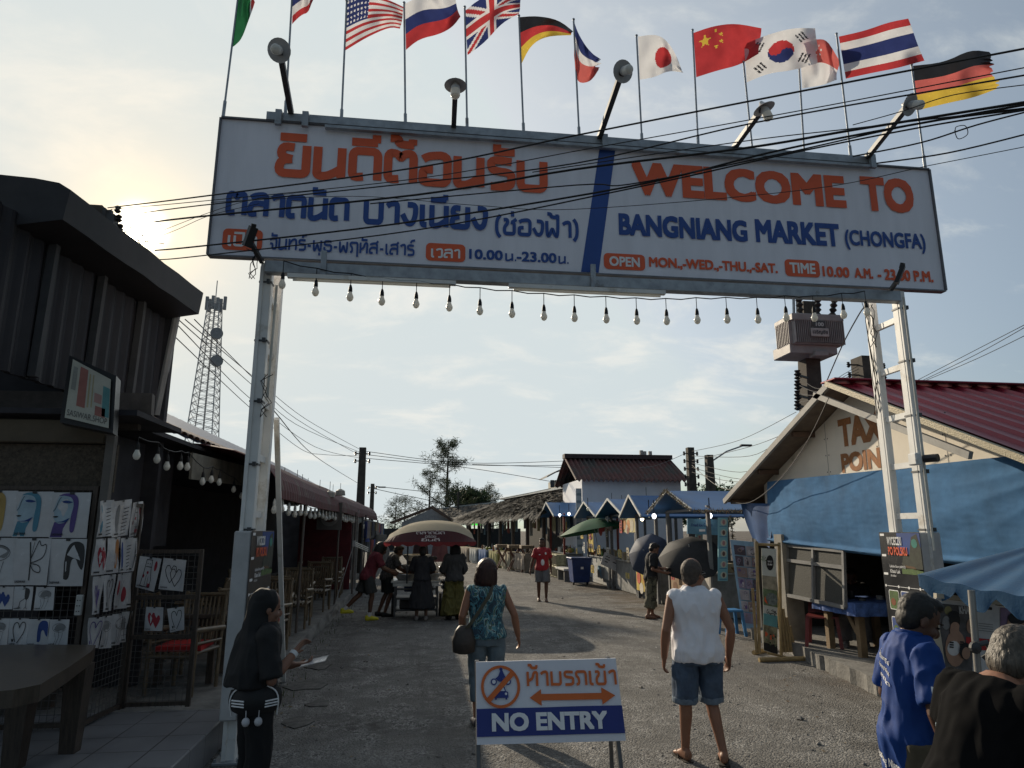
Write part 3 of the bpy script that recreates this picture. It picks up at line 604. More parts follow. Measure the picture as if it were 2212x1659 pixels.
# ================================================================ LEFT SIDE: shop, walkway, restaurant
TILE = mat('floor_tile', (.2, .2, .21), rough=.35, var=.12, scale=3, col2=(.11, .105, .1), thr=.6)
CONC = mat('old_concrete', (.17, .165, .155), rough=.9, var=.3, scale=4, bump=.5, bscale=25, col2=(.08, .078, .07), thr=.52, soft=.2)
DWOOD = mat('dark_wood', (.06, .045, .035), rough=.55, var=.45, scale=6, stretch=(8, 1, 1), bump=.2)
BAMB = mat('bamboo', (.13, .1, .065), rough=.4, var=.4, scale=8)
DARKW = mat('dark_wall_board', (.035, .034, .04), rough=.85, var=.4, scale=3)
OSB = mat('chipboard', (.075, .06, .045), rough=.9, var=.5, scale=40, bump=.3)
TAN = mat('painted_tan_board', (.09, .072, .05), rough=.8, var=.25, scale=4)
def tile_mat():
    nt, p = base_nodes(TILE); 
    br_ = _n(nt, 'ShaderNodeTexBrick', offset=.0, squash=1.0); br_.inputs['Scale'].default_value = 1; br_.inputs['Brick Width'].default_value = .4; br_.inputs['Row Height'].default_value = .4; br_.inputs['Mortar Size'].default_value = .005
    g = _n(nt, 'ShaderNodeNewGeometry'); nt.links.new(g.outputs['Position'], br_.inputs['Vector'])
    old = p.inputs['Base Color'].links[0].from_socket
    m = _n(nt, 'ShaderNodeMix', data_type='RGBA'); nt.links.new(br_.outputs['Fac'], m.inputs['Factor']); nt.links.new(old, m.inputs['A']); m.inputs['B'].default_value = (.045, .043, .04, 1); nt.links.new(m.outputs['Result'], p.inputs['Base Color'])
tile_mat()
b = MB(); b.box((-4.7, 4.6, .105), (6.0, 5.3, .29), ch=.01); b.build('paved_platform', TILE, kind='structure')
b = MB()
def kerbf(u, v):
    y = 7.26+u*30
    x = -1.86+.05*noise.noise(V((y*1.4, v*2, 0)))+.035*noise.noise(V((y*6, v*5, 1)))+.05*(1-v)
    return V((x, y, .2*v-.02+ (.012*noise.noise(V((y*3, 0, 2))) if v > .9 else 0)))
b.grid(kerbf, 300, 5); b.grid(lambda u, v: kerbf(u, 1)+V((-9*v, 0, 0)) if v < .02 else V((kerbf(u, 1).x-9*v, 7.26+u*30, .2)), 300, 2)
b.build('walkway', CONC, kind='structure', smooth=50)
# weeds on the kerb
def weeds():
    r = random.Random(5); b = MB()
    for k in range(420):
        c = V((-1.72+abs(r.gauss(0, .12)), 7.3+r.random()*1.6 if r.random() < .8 else 9+10*r.random(), 0))
        h = .03+.09*r.random(); a = r.random()*6.28; d = V((cos(a), sin(a), 0)); s = V((-sin(a), cos(a), 0))*.005
        t = c+d*h*.7*r.random()+V((0, 0, h)); b.add([c-s, c+s, t], [(0, 1, 2)])
    b.build('weeds', mat('weed_green', (.07, .09, .025), var=.4, trans=.3), kind='stuff', recalc=False)
weeds()
for k, (px, py, sz) in enumerate(((660, 1480, .35), (690, 1440, .28), (640, 1560, .22), (1480-790, 1520, .2))):
    p0 = at(px, py, z=0); r = random.Random(k); n = 9
    pts = [p0+V((cos(i*2*pi/n)*sz*(.6+.6*r.random())*.7, sin(i*2*pi/n)*sz*(.6+.6*r.random()), -.005)) for i in range(n)]
    b = MB(); b.prism(pts, (0, 0, .012+.006*r.random())); tag(b.build('broken_slab', mat('slab_grey', (.09, .086, .08), rough=.95, var=.5, scale=12, bump=.6, bscale=30)), ('largest flat broken concrete slab on the gravel by the kerb', 'broken slab second in line along the kerb', 'small broken slab beside the woman in black', 'thin broken slab lying farthest into the lane')[k], 'slab', 'broken slabs by the kerb')
# ---- shop upper storey (runs along the lane)
shop = thing('souvenir_shop', 'dark two-storey market shop with a rounded overhanging roof beside the left gate leg', 'shop', (-4.2, 7, .25))
E0, E1 = V((-3.1, 5.95, 4.82)), V((-2.77, 8.6, 4.82))
rings = []
for k in range(9):
    e = E0.lerp(E1, k/8); w_ = .02*noise.noise(V((k*.9, 0, 0)))
    rings.append([e+V((a, 0, z+w_)) for a, z in ((0, -.02), (-.03, -.3), (-.38, -.37), (-1.2, -.3), (-2.6, .2), (-2.6, .42), (-1.4, .12), (-.7, .09), (-.3, .07), (-.1, .04))])
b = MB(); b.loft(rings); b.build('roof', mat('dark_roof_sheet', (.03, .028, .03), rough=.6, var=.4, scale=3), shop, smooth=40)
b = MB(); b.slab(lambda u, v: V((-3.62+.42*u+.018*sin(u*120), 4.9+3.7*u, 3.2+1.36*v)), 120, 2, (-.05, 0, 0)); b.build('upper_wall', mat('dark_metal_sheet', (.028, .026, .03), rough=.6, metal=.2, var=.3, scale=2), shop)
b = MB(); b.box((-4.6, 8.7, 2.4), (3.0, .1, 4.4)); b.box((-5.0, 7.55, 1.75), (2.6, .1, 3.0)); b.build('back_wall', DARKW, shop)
b = MB(); b.tube([(-3.19, 8.66, 3.25), (-3.08, 8.66, 4.5)], .045, 8); b.build('downpipe', mat('pale_pipe', (.3, .3, .3)), shop)
for y, x in ((5.6, -3.52), (6.4, -3.42), (7.2, -3.34), (8.0, -3.25)):
    b = MB(); b.bar((x, y, 3.22), (x+.02, y, 4.5), .07); b.build('stud', mat('pale_stud', (.07, .068, .07)), shop)
b = MB()
pA = lambda px, py: at(px, py, y=6.7)
b.box(((pA(0, 900).x-1+pA(232, 930).x)/2, 6.72, (pA(120, 908).z+pA(120, 955).z)/2), (pA(232, 930).x-pA(0, 930).x+1, .08, pA(120, 908).z-pA(120, 958).z), ch=.01); b.build('fascia', TAN, shop)
b = MB(); z0 = pA(120, 1062).z; z1 = pA(120, 958).z; b.box((-4.3, 6.78, (z0+z1)/2), (3.0, .04, z1-z0)); b.build('chipboard_panel', OSB, shop)
b = MB(); b.bar((-5.2, 6.9, 3.05), (-2.75, 7.35, 3.15), .16, .22); b.bar((-5.2, 6.8, 2.86), (-2.8, 7.2, 2.92), .1, .1); b.build('beam', mat('weathered_beam', (.08, .07, .065), rough=.8, var=.4), shop)
for x, y in ((-2.83, 6.7), (-4.6, 6.7)):
    b = MB(); b.box((x, y, 1.5), (.07, .07, 2.5)); b.build('post', mat('grey_post', (.12, .11, .1)), shop)
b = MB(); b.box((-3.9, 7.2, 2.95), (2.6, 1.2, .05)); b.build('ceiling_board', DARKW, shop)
# string bulbs below the eave
festoon('festoon_string', 'string of big white bulbs under the rounded shop roof', [at(px, py, z=4.05) for px, py in ((-60, 615), (20, 660), (95, 693), (160, 727), (215, 750))] and [(at(px, py, z=4.02), 0) for px, py in ((-60, 615), (20, 660), (95, 693), (160, 727), (215, 750))], 0, .16, .05, dark=False)
# lightbox
lb = thing('lightbox_sign', 'tilted shop lightbox with faded pictures and blue lower right corner', 'sign', at(190, 925, y=6.3))
q = [at(a, c, y=6.3) for a, c in ((140, 902), (235, 925), (240, 820), (158, 776))]
b = MB(); ex = [V((-.045, 0, -.04)), V((.03, 0, -.04)), V((.03, 0, .04)), V((-.045, 0, .04))]
b.prism([p+e+V((0, .02, 0)) for p, e in zip(q, ex)], (-.05, .22, 0)); b.build('housing', PLAST, lb)
b = MB(); O, U, W = q[0], q[1]-q[0], q[3]-q[0]
Q = lambda u, v, k=0: q[0].lerp(q[1], u).lerp(q[3].lerp(q[2], u), v)+V((0, -.004-.0015*k, 0))
b.poly([Q(0, 0), Q(1, 0), Q(1, 1), Q(0, 1)], 0); b.build('panel', [mat('lightbox_face', (.42, .42, .36), rough=.35, var=.12)], lb)
b = MB()
for u0, u1, v0, v1, mi in ((.22, .42, .25, .95, 0), (.46, .5, .28, .9, 1), (.55, .58, .3, .92, 1), (.82, .99, .2, .8, 2), (.62, .8, .42, .6, 3), (.66, .9, .18, .36, 0), (.05, .16, .5, .9, 4)):
    b.poly([Q(u0, v0, 1), Q(u1, v0, 1), Q(u1, v1, 1), Q(u0, v1, 1)], mi)
label_on(b, 'SASIWAR.SHOP', Q(0, 0, 2), Q(1, 0)-Q(0, 0), Q(0, 1)-Q(0, 0), (.04, .95, .05, .15), 5, bold=.0)
b.build('picture', [mat('faded_red', (.3, .13, .11)), mat('faded_gold', (.33, .29, .18)), mat('faded_teal', (.1, .25, .26)), mat('faded_pink', (.36, .22, .2)), mat('faded_grey', (.25, .26, .24)), mat('grey_letter', (.1, .1, .1))], lb)
# ---- display panels with prints
def mesh_panel(name, a, c, z0, z1, label, solid=None):
    a = V(a); c = V(c); t = thing(name, label, 'display rack', (a+c)/2)
    b = MB(); d = (c-a); L_ = d.length; d.normalize(); up = Z
    for s_ in (0, 1): b.bar(a+d*L_*s_+up*z0, a+d*L_*s_+up*z1, .04, .04)
    for z in (z0+.03, z1-.02): b.bar(a+up*z, c+up*z, .035, .035)
    b.build('frame', DWOOD, t)
    b = MB(); n = int(L_/.055)
    for i in range(1, n): q_ = a+d*L_*i/n; b.bar(q_+up*z0, q_+up*z1, .004)
    for j in range(1, int((z1-z0)/.055)): z = z0+(z1-z0)*j/int((z1-z0)/.055); b.bar(a+up*z, c+up*z, .004)
    w_ = b.build('wire_mesh', mat('dull_wire', (.12, .115, .11), metal=.3), t)
    return t
mesh_panel('mesh_rack', (-4.6, 6.68, 0), (-2.9, 6.68, 0), .26, pA(100, 1062).z+.05, 'long wire rack full of prints behind the wooden table')
mesh_panel('mesh_rack', (-2.8, 6.72, 0), (-2.74, 7.3, 0), .26, 2.15, 'narrow wire rack of crinkled prints turned towards the lane')
zc = at(360, 1187, y=7.34).z
rk = mesh_panel('mesh_rack', (-2.72, 7.34, 0), (-2.14, 7.34, 0), .26, zc, 'low dark frame rack holding only four prints')
b = MB(); [b.bar((-2.72, 7.33, z), (-2.14, 7.33, z), .03, .04) for z in (at(360, 1290, y=7.33).z, at(360, 1375, y=7.33).z)]; b.build('rail', DWOOD, rk)
PAP = mat('print_paper', (.47, .47, .48), rough=.25, var=.08, scale=8, spec=.6); INK = mat('black_ink', (.03, .03, .032), rough=.4)
INKS = [PAP, INK, mat('ink_red', (.3, .03, .045)), mat('ink_blue', (.03, .06, .2)), mat('ink_teal', (.08, .22, .3)), mat('ink_purple', (.1, .07, .22)), mat('ink_gold', (.38, .26, .09)), mat('ink_grey', (.2, .2, .2)), mat('ink_orange', (.35, .14, .03)), mat('pale_blue', (.32, .42, .48))]
GR = 'hand drawn art prints clipped on the shop racks'
def arc(cx, cy, rx, ry, a0, a1, n=10): return [(cx+rx*cos(radians(a0+(a1-a0)*i/n)), cy+ry*sin(radians(a0+(a1-a0)*i/n))) for i in range(n+1)]
HEART = [(.5, .15), (.3, .42), (.22, .62), (.28, .78), (.4, .8), (.5, .66), (.6, .8), (.72, .78), (.78, .62), (.7, .42)]
def draw(kind, col):
    S = []; F = []
    if kind == 'face':
        F += [([(.02, .015), (.32, .015), (.34, .2), (.42, .34), (.1, .34), (.06, .2)], col), (rnd([(.3, .97), (.16, .9), (.1, .7), (.04, .58), (.1, .55), (.07, .46), (.1, .38), (.2, .3), (.42, .34), (.58, .5), (.64, .75), (.5, .97), (.3, .97)]), 9 if col in (4, 5) else 6), (rnd([(.16, .92), (.3, .985), (.55, .985), (.7, .85), (.68, .5), (.64, .15), (.56, .1), (.5, .16), (.52, .5), (.58, .72), (.5, .9), (.3, .93)]), col)]
        F += [(rnd([(.26, .8), (.36, .83), (.5, .8), (.56, .78), (.42, .755), (.3, .77)]), 3 if col != 6 else 8), (rnd([(.06, .47), (.13, .485), (.22, .47), (.14, .44), (.08, .45)]), 1), ([(.1, .34), (.42, .34), (.5, .44), (.3, .36)], 3 if col in (4, 5) else 8)]
        S += [(rnd([(.24, .9), (.17, .8), (.12, .64), (.06, .58)]), .012)]
    elif kind == 'butterfly': S += [([(.45, .1), (.46, .5), (.4, .92)], .035), (rnd([(.46, .55), (.62, .9), (.66, .97), (.72, .82), (.9, .9), (.85, .6), (.6, .5), (.48, .48)]), .02), (rnd([(.48, .46), (.75, .42), (.78, .25), (.55, .3), (.48, .42)]), .02), ([(.46, .55), (.52, .92)], .012)]
    elif kind == 'elephant': F += [(rnd([(.45, .15), (.55, .12), (.62, .2), (.62, .55), (.75, .6), (.85, .4), (.98, .3), (.98, .85), (.8, .95), (.6, .93), (.48, .8), (.44, .5)]), col)]
    elif kind == 'hearts': F += [([(x*.75-.02, y*.9+.05) for x, y in HEART], col), ([(x*.75+.26, y*.85-.02) for x, y in HEART], col)]
    elif kind == 'heart': S += [(rnd([(.35, .15), (.2, .55), (.25, .85), (.45, .85), (.52, .65)]), .035), (rnd([(.52, .65), (.62, .88), (.85, .85), (.82, .5), (.45, .1)]), .035)]; F += [([(x*.22+.1, y*.22+.08) for x, y in HEART], col)]
    elif kind == 'twohearts':
        for ox, oy in ((0, .05), (.22, -.05)): S += [([(x*.85+ox-.02, y*.85+oy+.05) for x, y in HEART]+[(.5*.85+ox-.02, .15*.85+oy+.05)], .025)]
    elif kind == 'poppy': F += [(rnd([(.25, .6), (.35, .8), (.6, .85), (.85, .75), (.75, .55), (.55, .6), (.45, .52), (.25, .6)]), 7)]; S += [([(.5, .55), (.5, .3), (.4, .05)], .015), ([(.7, .5), (.65, .3), (.55, .05)], .012), ([(.3, .5), (.38, .25), (.3, .05)], .012), (arc(.52, .68, .33, .17, 0, 360, 16), .012)]
    elif kind == 'bird': F += [(rnd([(.55, .95), (.85, .9), (.8, .5), (.68, .42), (.55, .5), (.55, .95)]), 1)]; S += [([(.6, .5), (.35, .35), (.3, .1)], .025), ([(.7, .45), (.68, .1)], .025), ([(.2, .08), (.3, .15), (.4, .08)], .018), ([(.58, .05), (.68, .12), (.78, .05)], .018), ([(.55, .92), (.42, .88)], .03)]
    elif kind == 'dog': S += [([(.2, .08), (.3, .5), (.34, .92), (.6, .92), (.62, .7), (.36, .7)], .025), ([(.6, .7), (.7, .3), (.68, .08), (.2, .08)], .025), ([(.45, .45), (.42, .1)], .018), ([(.55, .4), (.55, .1)], .018), ([(.4, .8), (.44, .8)], .03), ([(.5, .8), (.54, .8)], .03)]; F += [(arc(.8, .75, .07, .16, 0, 360, 10), 2), (arc(.3, .4, .05, .06, 0, 360, 8), 2), (arc(.48, .52, .05, .05, 0, 360, 8), 2), ([(.56, .08), (.72, .08), (.72, .2), (.58, .2)], 2)]
    elif kind == 'flower': S += [([(.5, .1), (.45, .5), (.55, .9)], .015), ([(.45, .5), (.7, .8)], .012)]; F += [(arc(.25, .6, .12, .22, 0, 360, 10), col), (arc(.72, .4, .14, .22, 0, 360, 10), col)]
    elif kind == 'stripe':
        F += [(arc(.3, .5, .13, .4, 0, 360, 12), col)]; S += [([(.6, .05+.1*i), (.85, .08+.1*i)], .02) for i in range(8)]
    return S, F
def paper(c, plane, kind, col, label, cur=.006):
    """c = four picture corners TL TR BR BL on the plane given as (axis, value)"""
    ax, val = plane; q = [at(*p, **{ax: val}) for p in c]; n = V((0, -1, 0)) if ax == 'y' else V((1, 0, 0)); ph = random.random()*9
    Pf = lambda u, v, k=0: q[3].lerp(q[2], u).lerp(q[0].lerp(q[1], u), v)+n*(.004+cur*(sin(u*5+ph)+.7*sin(v*4+u*3+ph*2))+.0011*k)
    b = MB(); b.slab(lambda u, v: Pf(u, v), 6, 6, -n*.002, 0)
    S, F = draw(kind, col)
    for k, (pts, mi) in enumerate(F): b.poly([Pf(u, v, 1+k) for u, v in pts], mi)
    for k, (pts, th) in enumerate(S):
        vs, fs = stroke_tris([pts], th); b.add([Pf(p[0], p[1], 4+k*.5) for p in vs], fs, col if kind in ('heart',) and col in (3, 5) else 1)
    vs, fs = fit(text_tris('SASIWAR', .02), .06, .36, .05, .1); b.add([Pf(p[0], p[1], 6+p[2]*1000) for p in vs], fs, 1)
    b.add([Pf(.5+a, .985+d_, 7) for a, d_ in ((-.06, -.03), (.06, -.03), (.06, .03), (-.06, .03))], [(0, 1, 2, 3)], 1)
    tag(b.build('art_print', INKS, recalc=False), label, 'print', GR)
def R4(x0, x1, y0, y1, lean=10, sl=0): return [(x0+lean, y0), (x1+lean, y0+sl), (x1, y1+sl), (x0, y1)]
A = ('y', 6.64); Bp = ('x', -2.74); C = ('y', 7.29)
paper(R4(-48, 30, 1060, 1159), A, 'face', 6, 'print of a golden stylised face cut by the left edge')
paper(R4(27, 107, 1062, 1160), A, 'face', 4, 'print of a turquoise stylised face with closed eye, top row')
paper(R4(106, 188, 1064, 1162), A, 'face', 5, 'print of a blue and violet stylised face, top row next to the post')
paper(R4(-50, 27, 1162, 1264), A, 'poppy', 7, 'large print of a grey poppy cut by the left edge')
paper(R4(27, 102, 1163, 1264), A, 'butterfly', 1, 'large print of a black outlined butterfly wing')
paper(R4(101, 178, 1164, 1266), A, 'elephant', 1, 'large print of a black elephant with raised trunk')
paper(R4(-18, 27, 1267, 1316, 5), A, 'hearts', 3, 'small print of two dark blue hearts, third row')
paper(R4(28, 68, 1267, 1318, 5), A, 'bird', 1, 'small print of a long-legged black bird')
paper(R4(74, 114, 1268, 1318, 5), A, 'poppy', 7, 'small print of a poppy beside the black bird')
paper(R4(-25, 16, 1336, 1394, 6), A, 'poppy', 7, 'small print at the left end of the lowest row')
paper(R4(17, 58, 1336, 1395, 6), A, 'heart', 1, 'small print of an open heart outline in the lowest row above the table')
paper(R4(58, 102, 1337, 1395, 6), A, 'elephant', 3, 'small print of a dark blue elephant above the table')
paper(R4(103, 145, 1338, 1395, 6), A, 'poppy', 7, 'small print of a poppy right of the blue elephant')
for i, (x0, x1, y0, y1, k, c_, l_) in enumerate(((208, 236, 1083, 1161, 'stripe', 4, 'crinkled plastic-wrapped print with a green shape at the top of the narrow rack'), (236, 277, 1083, 1161, 'stripe', 7, 'crinkled plastic-wrapped grey striped print in the top row of the narrow rack'), (276, 302, 1086, 1160, 'dog', 1, 'plastic-wrapped print with an upright black outline at the top right of the narrow rack'),
    (201, 226, 1165, 1243, 'hearts', 2, 'plastic-wrapped print of dark red hearts on the narrow rack'), (226, 256, 1163, 1240, 'elephant', 8, 'print of an orange elephant on the narrow rack'), (256, 276, 1163, 1237, 'stripe', 3, 'narrow print with a slim blue shape beside the orange elephant'), (276, 291, 1163, 1235, 'butterfly', 1, 'narrow print of a butterfly wing at the right edge of the narrow rack'),
    (194, 217, 1246, 1328, 'hearts', 5, 'print of two violet hearts on the narrow rack'), (218, 243, 1243, 1322, 'heart', 1, 'print of a black heart outline beside the violet hearts'), (243, 270, 1240, 1317, 'flower', 2, 'print of a red flower on the narrow rack'), (268, 285, 1237, 1312, 'elephant', 1, 'slim print of a black elephant beside the red flower'),
    (188, 212, 1335, 1402, 'heart', 5, 'print of a violet heart outline at the bottom of the narrow rack'), (213, 235, 1332, 1402, 'poppy', 7, 'slim poppy print second in the bottom row of the narrow rack'), (236, 258, 1327, 1395, 'poppy', 2, 'slim poppy print with a red heart, third in the bottom row'), (259, 282, 1322, 1388, 'flower', 7, 'slim grey flower print at the right end of the bottom row'))):
    paper(R4(x0, x1, y0, y1, 7, -(x1-x0)*.12), Bp, k, c_, l_, .012)
paper([(303, 1201), (350, 1207), (333, 1278), (293, 1268)], C, 'dog', 2, 'tilted print of a spotted dog with red patches')
paper([(354, 1205), (403, 1210), (395, 1278), (343, 1272)], C, 'twohearts', 1, 'print of two entwined black heart outlines')
paper([(316, 1311), (353, 1312), (350, 1363), (312, 1362)], C, 'hearts', 2, 'small print of two red hearts on the low rack')
paper([(362, 1315), (398, 1310), (399, 1360), (368, 1366)], C, 'heart', 1, 'small print of one heart outline on the low rack')
# power strip
q = at(171, 1307, y=6.6); t = MB(); t.box(q, (.055, .03, .17), ch=.006)
for k in range(6): t.box(q+V(((k % 2-.5)*.02, -.016, -.05+.045*(k//2))), (.008, .006, .008), mi=1)
tag(t.build('power_strip', [mat('socket_white', (.45, .45, .43)), PLAST]), 'white power strip fixed upright on the rack post', 'power strip')
# ---- table in front
tz = .98
tb = thing('wooden_table', 'heavy dark wooden table with a thick live edge in front of the print racks', 'table', (-3.1, 5.9, .25))
pts = [at(a, c, z=tz) for a, c in ((207, 1393), (200, 1405), (150, 1440), (88, 1478), (30, 1490), (-80, 1500), (-160, 1470), (-60, 1394), (60, 1392))]
b = MB(); b.prism(pts, (0, 0, -.1)); b.build('top', mat('table_wood', (.07, .055, .042), rough=.35, var=.45, scale=4, stretch=(1, 7, 1)), tb)
for px, py in ((150, 1625), (28, 1660), (100, 1530), (-60, 1600)):
    p0 = at(px, py, z=.25); b = MB(); b.loft([[p0+V((a*w_, c*w_, z)) for a, c in ((-1, -1), (1, -1), (1, 1), (-1, 1))] for z, w_ in ((0, .055), (tz-.45, .075), (tz-.1-.25, .075))]); b.build('leg', DWOOD, tb)
# ---- restaurant: tiled eave, blue roof, awning
rest = thing('market_restaurant', 'long open-fronted eatery with blue sheet roof, red curved awning and dark inside', 'restaurant', (-3.5, 18, .2))
b = MB(); NY = 260
b.slab(lambda u, v: V((-2.95-1.95*v, 7.7+18.5*u, 3.05+1.03*v+.022*abs(sin(u*NY*.5)))), 520, 2, (0, 0, -.03)); b.build('roof', mat('blue_roof_sheet', (.065, .085, .15), rough=.4, metal=.3, var=.3, scale=2), rest)
b = MB(); r = random.Random(2)
for k in range(34):
    y = 7.75+k*.24
    b.loft([[V((-2.86+.14*0-i*.1, y+.11*cos(a), 3.02+i*.05+.045*sin(a))) for a in [pi*j/6 for j in range(7)]] for i in (0, 1, 3)], cap=False, closed=False)
b.build('eave_tiles', mat('clay_eave_tile', (.16, .1, .075), rough=.5, var=.4, scale=6), rest)
AWN = mat('maroon_awning', (.085, .022, .024), rough=.65, var=.35, scale=3, col2=(.1, .06, .05), thr=.55)
b = MB(); prof = [(-1.88, 2.30), (-1.885, 2.42), (-1.92, 2.56), (-2.02, 2.7), (-2.2, 2.82), (-2.5, 2.93), (-2.9, 3.0), (-3.4, 3.02)]
def awn(u, v):
    i = min(len(prof)-2, int(v*(len(prof)-1))); k = v*(len(prof)-1)-i; x = prof[i][0]+(prof[i+1][0]-prof[i][0])*k; z = prof[i][1]+(prof[i+1][1]-prof[i][1])*k
    y = 9.55+21.5*u; d = .022*abs(sin(u*21.5/.2*pi)) + .02*noise.noise(V((y*.7, 0, 0)))
    return V((x+d*(1-v), y, z+d*v+.012*sin(y*.8)))
b.slab(awn, 860, 14, (-.004, 0, -.006)); b.build('awning', AWN, rest)
for px, py in ((639, 1368), (722, 1306), (760, 1283), (783, 1262)):
    p0 = at(px, py, z=.2); b = MB(); b.tube([p0, V((p0.x+.02, p0.y, 2.36))], .024, 8); b.build('post', mat('brown_pipe', (.1, .085, .075), rough=.5), rest, smooth=40)
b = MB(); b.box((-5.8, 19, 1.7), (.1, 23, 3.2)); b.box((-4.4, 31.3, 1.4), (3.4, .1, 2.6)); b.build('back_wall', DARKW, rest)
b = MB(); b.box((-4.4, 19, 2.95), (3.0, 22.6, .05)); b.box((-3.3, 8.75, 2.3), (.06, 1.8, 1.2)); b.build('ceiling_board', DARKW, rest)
q = [at(a, c, x=-2.75) for a, c in ((417, 978), (537, 1008), (535, 1050), (413, 1035))]
b = MB(); b.prism(q, (-.03, 0, 0)); b.build('signboard', mat('stained_board', (.16, .15, .125), rough=.8, var=.4, scale=5), rest)
b = MB(); b.box((-2.75, 21.2, 1.3), (1.5, .1, 2.2)); b.build('red_wall', mat('maroon_wall', (.1, .018, .022), rough=.8, var=.3), rest)
b = MB(); q = at(712, 1115, y=16.5); b.box(q, (.56, .03, .62)); b.build('menu_board', mat('menu_paper', (.09, .085, .08)), rest)
b = MB(); q2 = q+V((0, -.03, 0)); b.poly([q2+V((.2*cos(i*pi/8), 0, .2*sin(i*pi/8)-.03)) for i in range(16)]); b.poly([q2+V((.13*cos(i*pi/8), -.004, .11*sin(i*pi/8)-.03)) for i in range(16)], 1); b.build('menu_picture', [mat('menu_plate', (.17, .16, .15)), mat('menu_food', (.08, .04, .03))], rest)
pend = [(612, 1060), (640, 1062), (621, 1070), (650, 1085), (632, 1088), (663, 1080), (690, 1068), (712, 1070), (735, 1066), (718, 1082)]
for k, (px, py) in enumerate(pend):
    h = at(px, py, y=12+k*.5); t = thing('pendant_lamp', 'small pale cup shaped pendant lamp inside the dark eatery', 'lamp', h, group='pendant lamps under the red awning')
    b = MB(); b.lathe([(.03, .1), (.1, .06), (.115, -.04), (.1, -.045)], h, 14); b.build('shade', mat('pale_shade', (.3, .28, .24), rough=.6), t, smooth=50)
    b = MB(); b.tube([h+V((0, 0, .09)), V((h.x, h.y, 2.93))], .005, 4); b.build('cord', BLACK, t)
festoon('festoon_string', 'string of white bulbs lining the edge of the red awning', [(V((-1.93, 9.6+k*.52+.0*k*k, 2.2+.025*sin(k*1.7)+(.0 if k < 30 else 0))), 0) for k in range(36)], 0, .1, .04, dark=False)
festoon('festoon_string', 'drooping string of bulbs in dark holders below the tiled eave', [(at(px, py, x=-2.6), 0) for px, py in ((296, 975), (340, 984), (361, 1000), (390, 1000), (405, 1002), (438, 1034), (457, 1030), (474, 1036), (505, 1052), (522, 1066), (560, 1078))], 0, .13, .033)
# bamboo chairs and tables
def chair_proto():
    t = thing('bamboo_armchair', '', 'chair', (0, 0, 0))
    def part(nm, mbs, m=BAMB): mbs.build(nm, m, t, smooth=50, local=True)
    for sx_ in (-1, 1):
        b = MB(); b.tube([(sx_*.26, .25, 0), (sx_*.26, .25, .66)], .022, 8); part('leg', b)
        b = MB(); b.tube([(sx_*.25, -.25, 0), (sx_*.25, -.27, .5), (sx_*.24, -.36, 1.0)], .022, 8); part('leg', b)
        b = MB(); b.tube([(sx_*.26, -.3, .62), (sx_*.27, .32, .66)], .03, 8); b.tube([(sx_*.26, -.26, .5), (sx_*.26, .25, .52)], .016, 6)
        for k in range(4): b.tube([(sx_*.26, -.15+k*.11, .5), (sx_*.26, -.15+k*.11, .64)], .012, 5)
        part('armrest', b)
    b = MB()
    for k in range(9): b.tube([(-.24+.06*k, -.25, .42), (-.24+.06*k, .27, .42)], .022, 6)
    b.tube([(-.27, .26, .39), (.27, .26, .39)], .022, 8); part('seat', b)
    b = MB()
    for k in range(9): b.tube([(-.2+.05*k, -.27, .46), (-.2+.05*k, -.36, .96)], .013, 5)
    b.tube([(-.26, -.355, .97), (.26, -.355, .97)], .022, 8); part('backrest', b); return t
CH = chair_proto(); first = [1]
def place_chair(x, y, rz, lab, s=1):
    o = CH if first else copy_tree(CH)
    if first: first.pop()
    o.location = (x, y, .2); o.rotation_euler = (0, 0, rz); o.scale = (s, s, s); o['label'] = lab; o['group'] = 'bamboo armchairs of the eatery'; return o
SEATS = []
for k, (x, y, rz) in enumerate(((-2.5, 8.3, 2.9), (-2.3, 9.6, .3), (-3.1, 9.0, -.2), (-2.15, 10.6, 3.0), (-2.3, 11.9, .1), (-3.2, 11.2, 1.7), (-2.2, 13.2, 3.1), (-2.35, 14.4, 0), (-3.1, 13.8, -1.5), (-2.2, 15.8, 3.0), (-2.3, 17.0, .1), (-3.0, 16.4, 1.6), (-2.25, 18.4, 3.1), (-2.3, 19.6, .05))):
    place_chair(x, y, rz, 'dark bamboo armchair with slatted back at a table of the open eatery')
def tab(x, y):
    t = thing('dining_table', 'dark square wooden table between bamboo armchairs', 'table', (x, y, .2), group='tables of the eatery')
    b = MB(); b.box((x, y, .93), (.75, .75, .05), ch=.008); b.box((x, y, .86), (.64, .64, .08)); b.build('top', DWOOD, t)
    for a in (-.28, .28):
        for c in (-.28, .28): b = MB(); b.box((x+a, y+c, .51), (.07, .07, .62)); b.build('leg', DWOOD, t)
for x, y in ((-2.6, 8.95), (-2.7, 11.25), (-2.7, 13.8), (-2.7, 16.4), (-2.7, 19.0)): tab(x, y)
for k, (x, y) in enumerate(((-2.3, 9.6), (-2.15, 10.6), (-2.5, 8.3))):
    b = MB(); b.slab(lambda u, v: V((x+(u-.5)*.46, y+(v-.5)*.46, .69+.03*sin(u*pi)*sin(v*pi))), 8, 8, (0, 0, -.05)); tag(b.build('cushion', mat('red_cushion', (.35, .02, .02), rough=.8)), ('bright red cushion on the bamboo chair just behind the left gate leg', 'red cushion on the farther chair at the edge of the walkway', 'red cushion on the chair behind the low print rack')[k], 'cushion', 'red cushions')
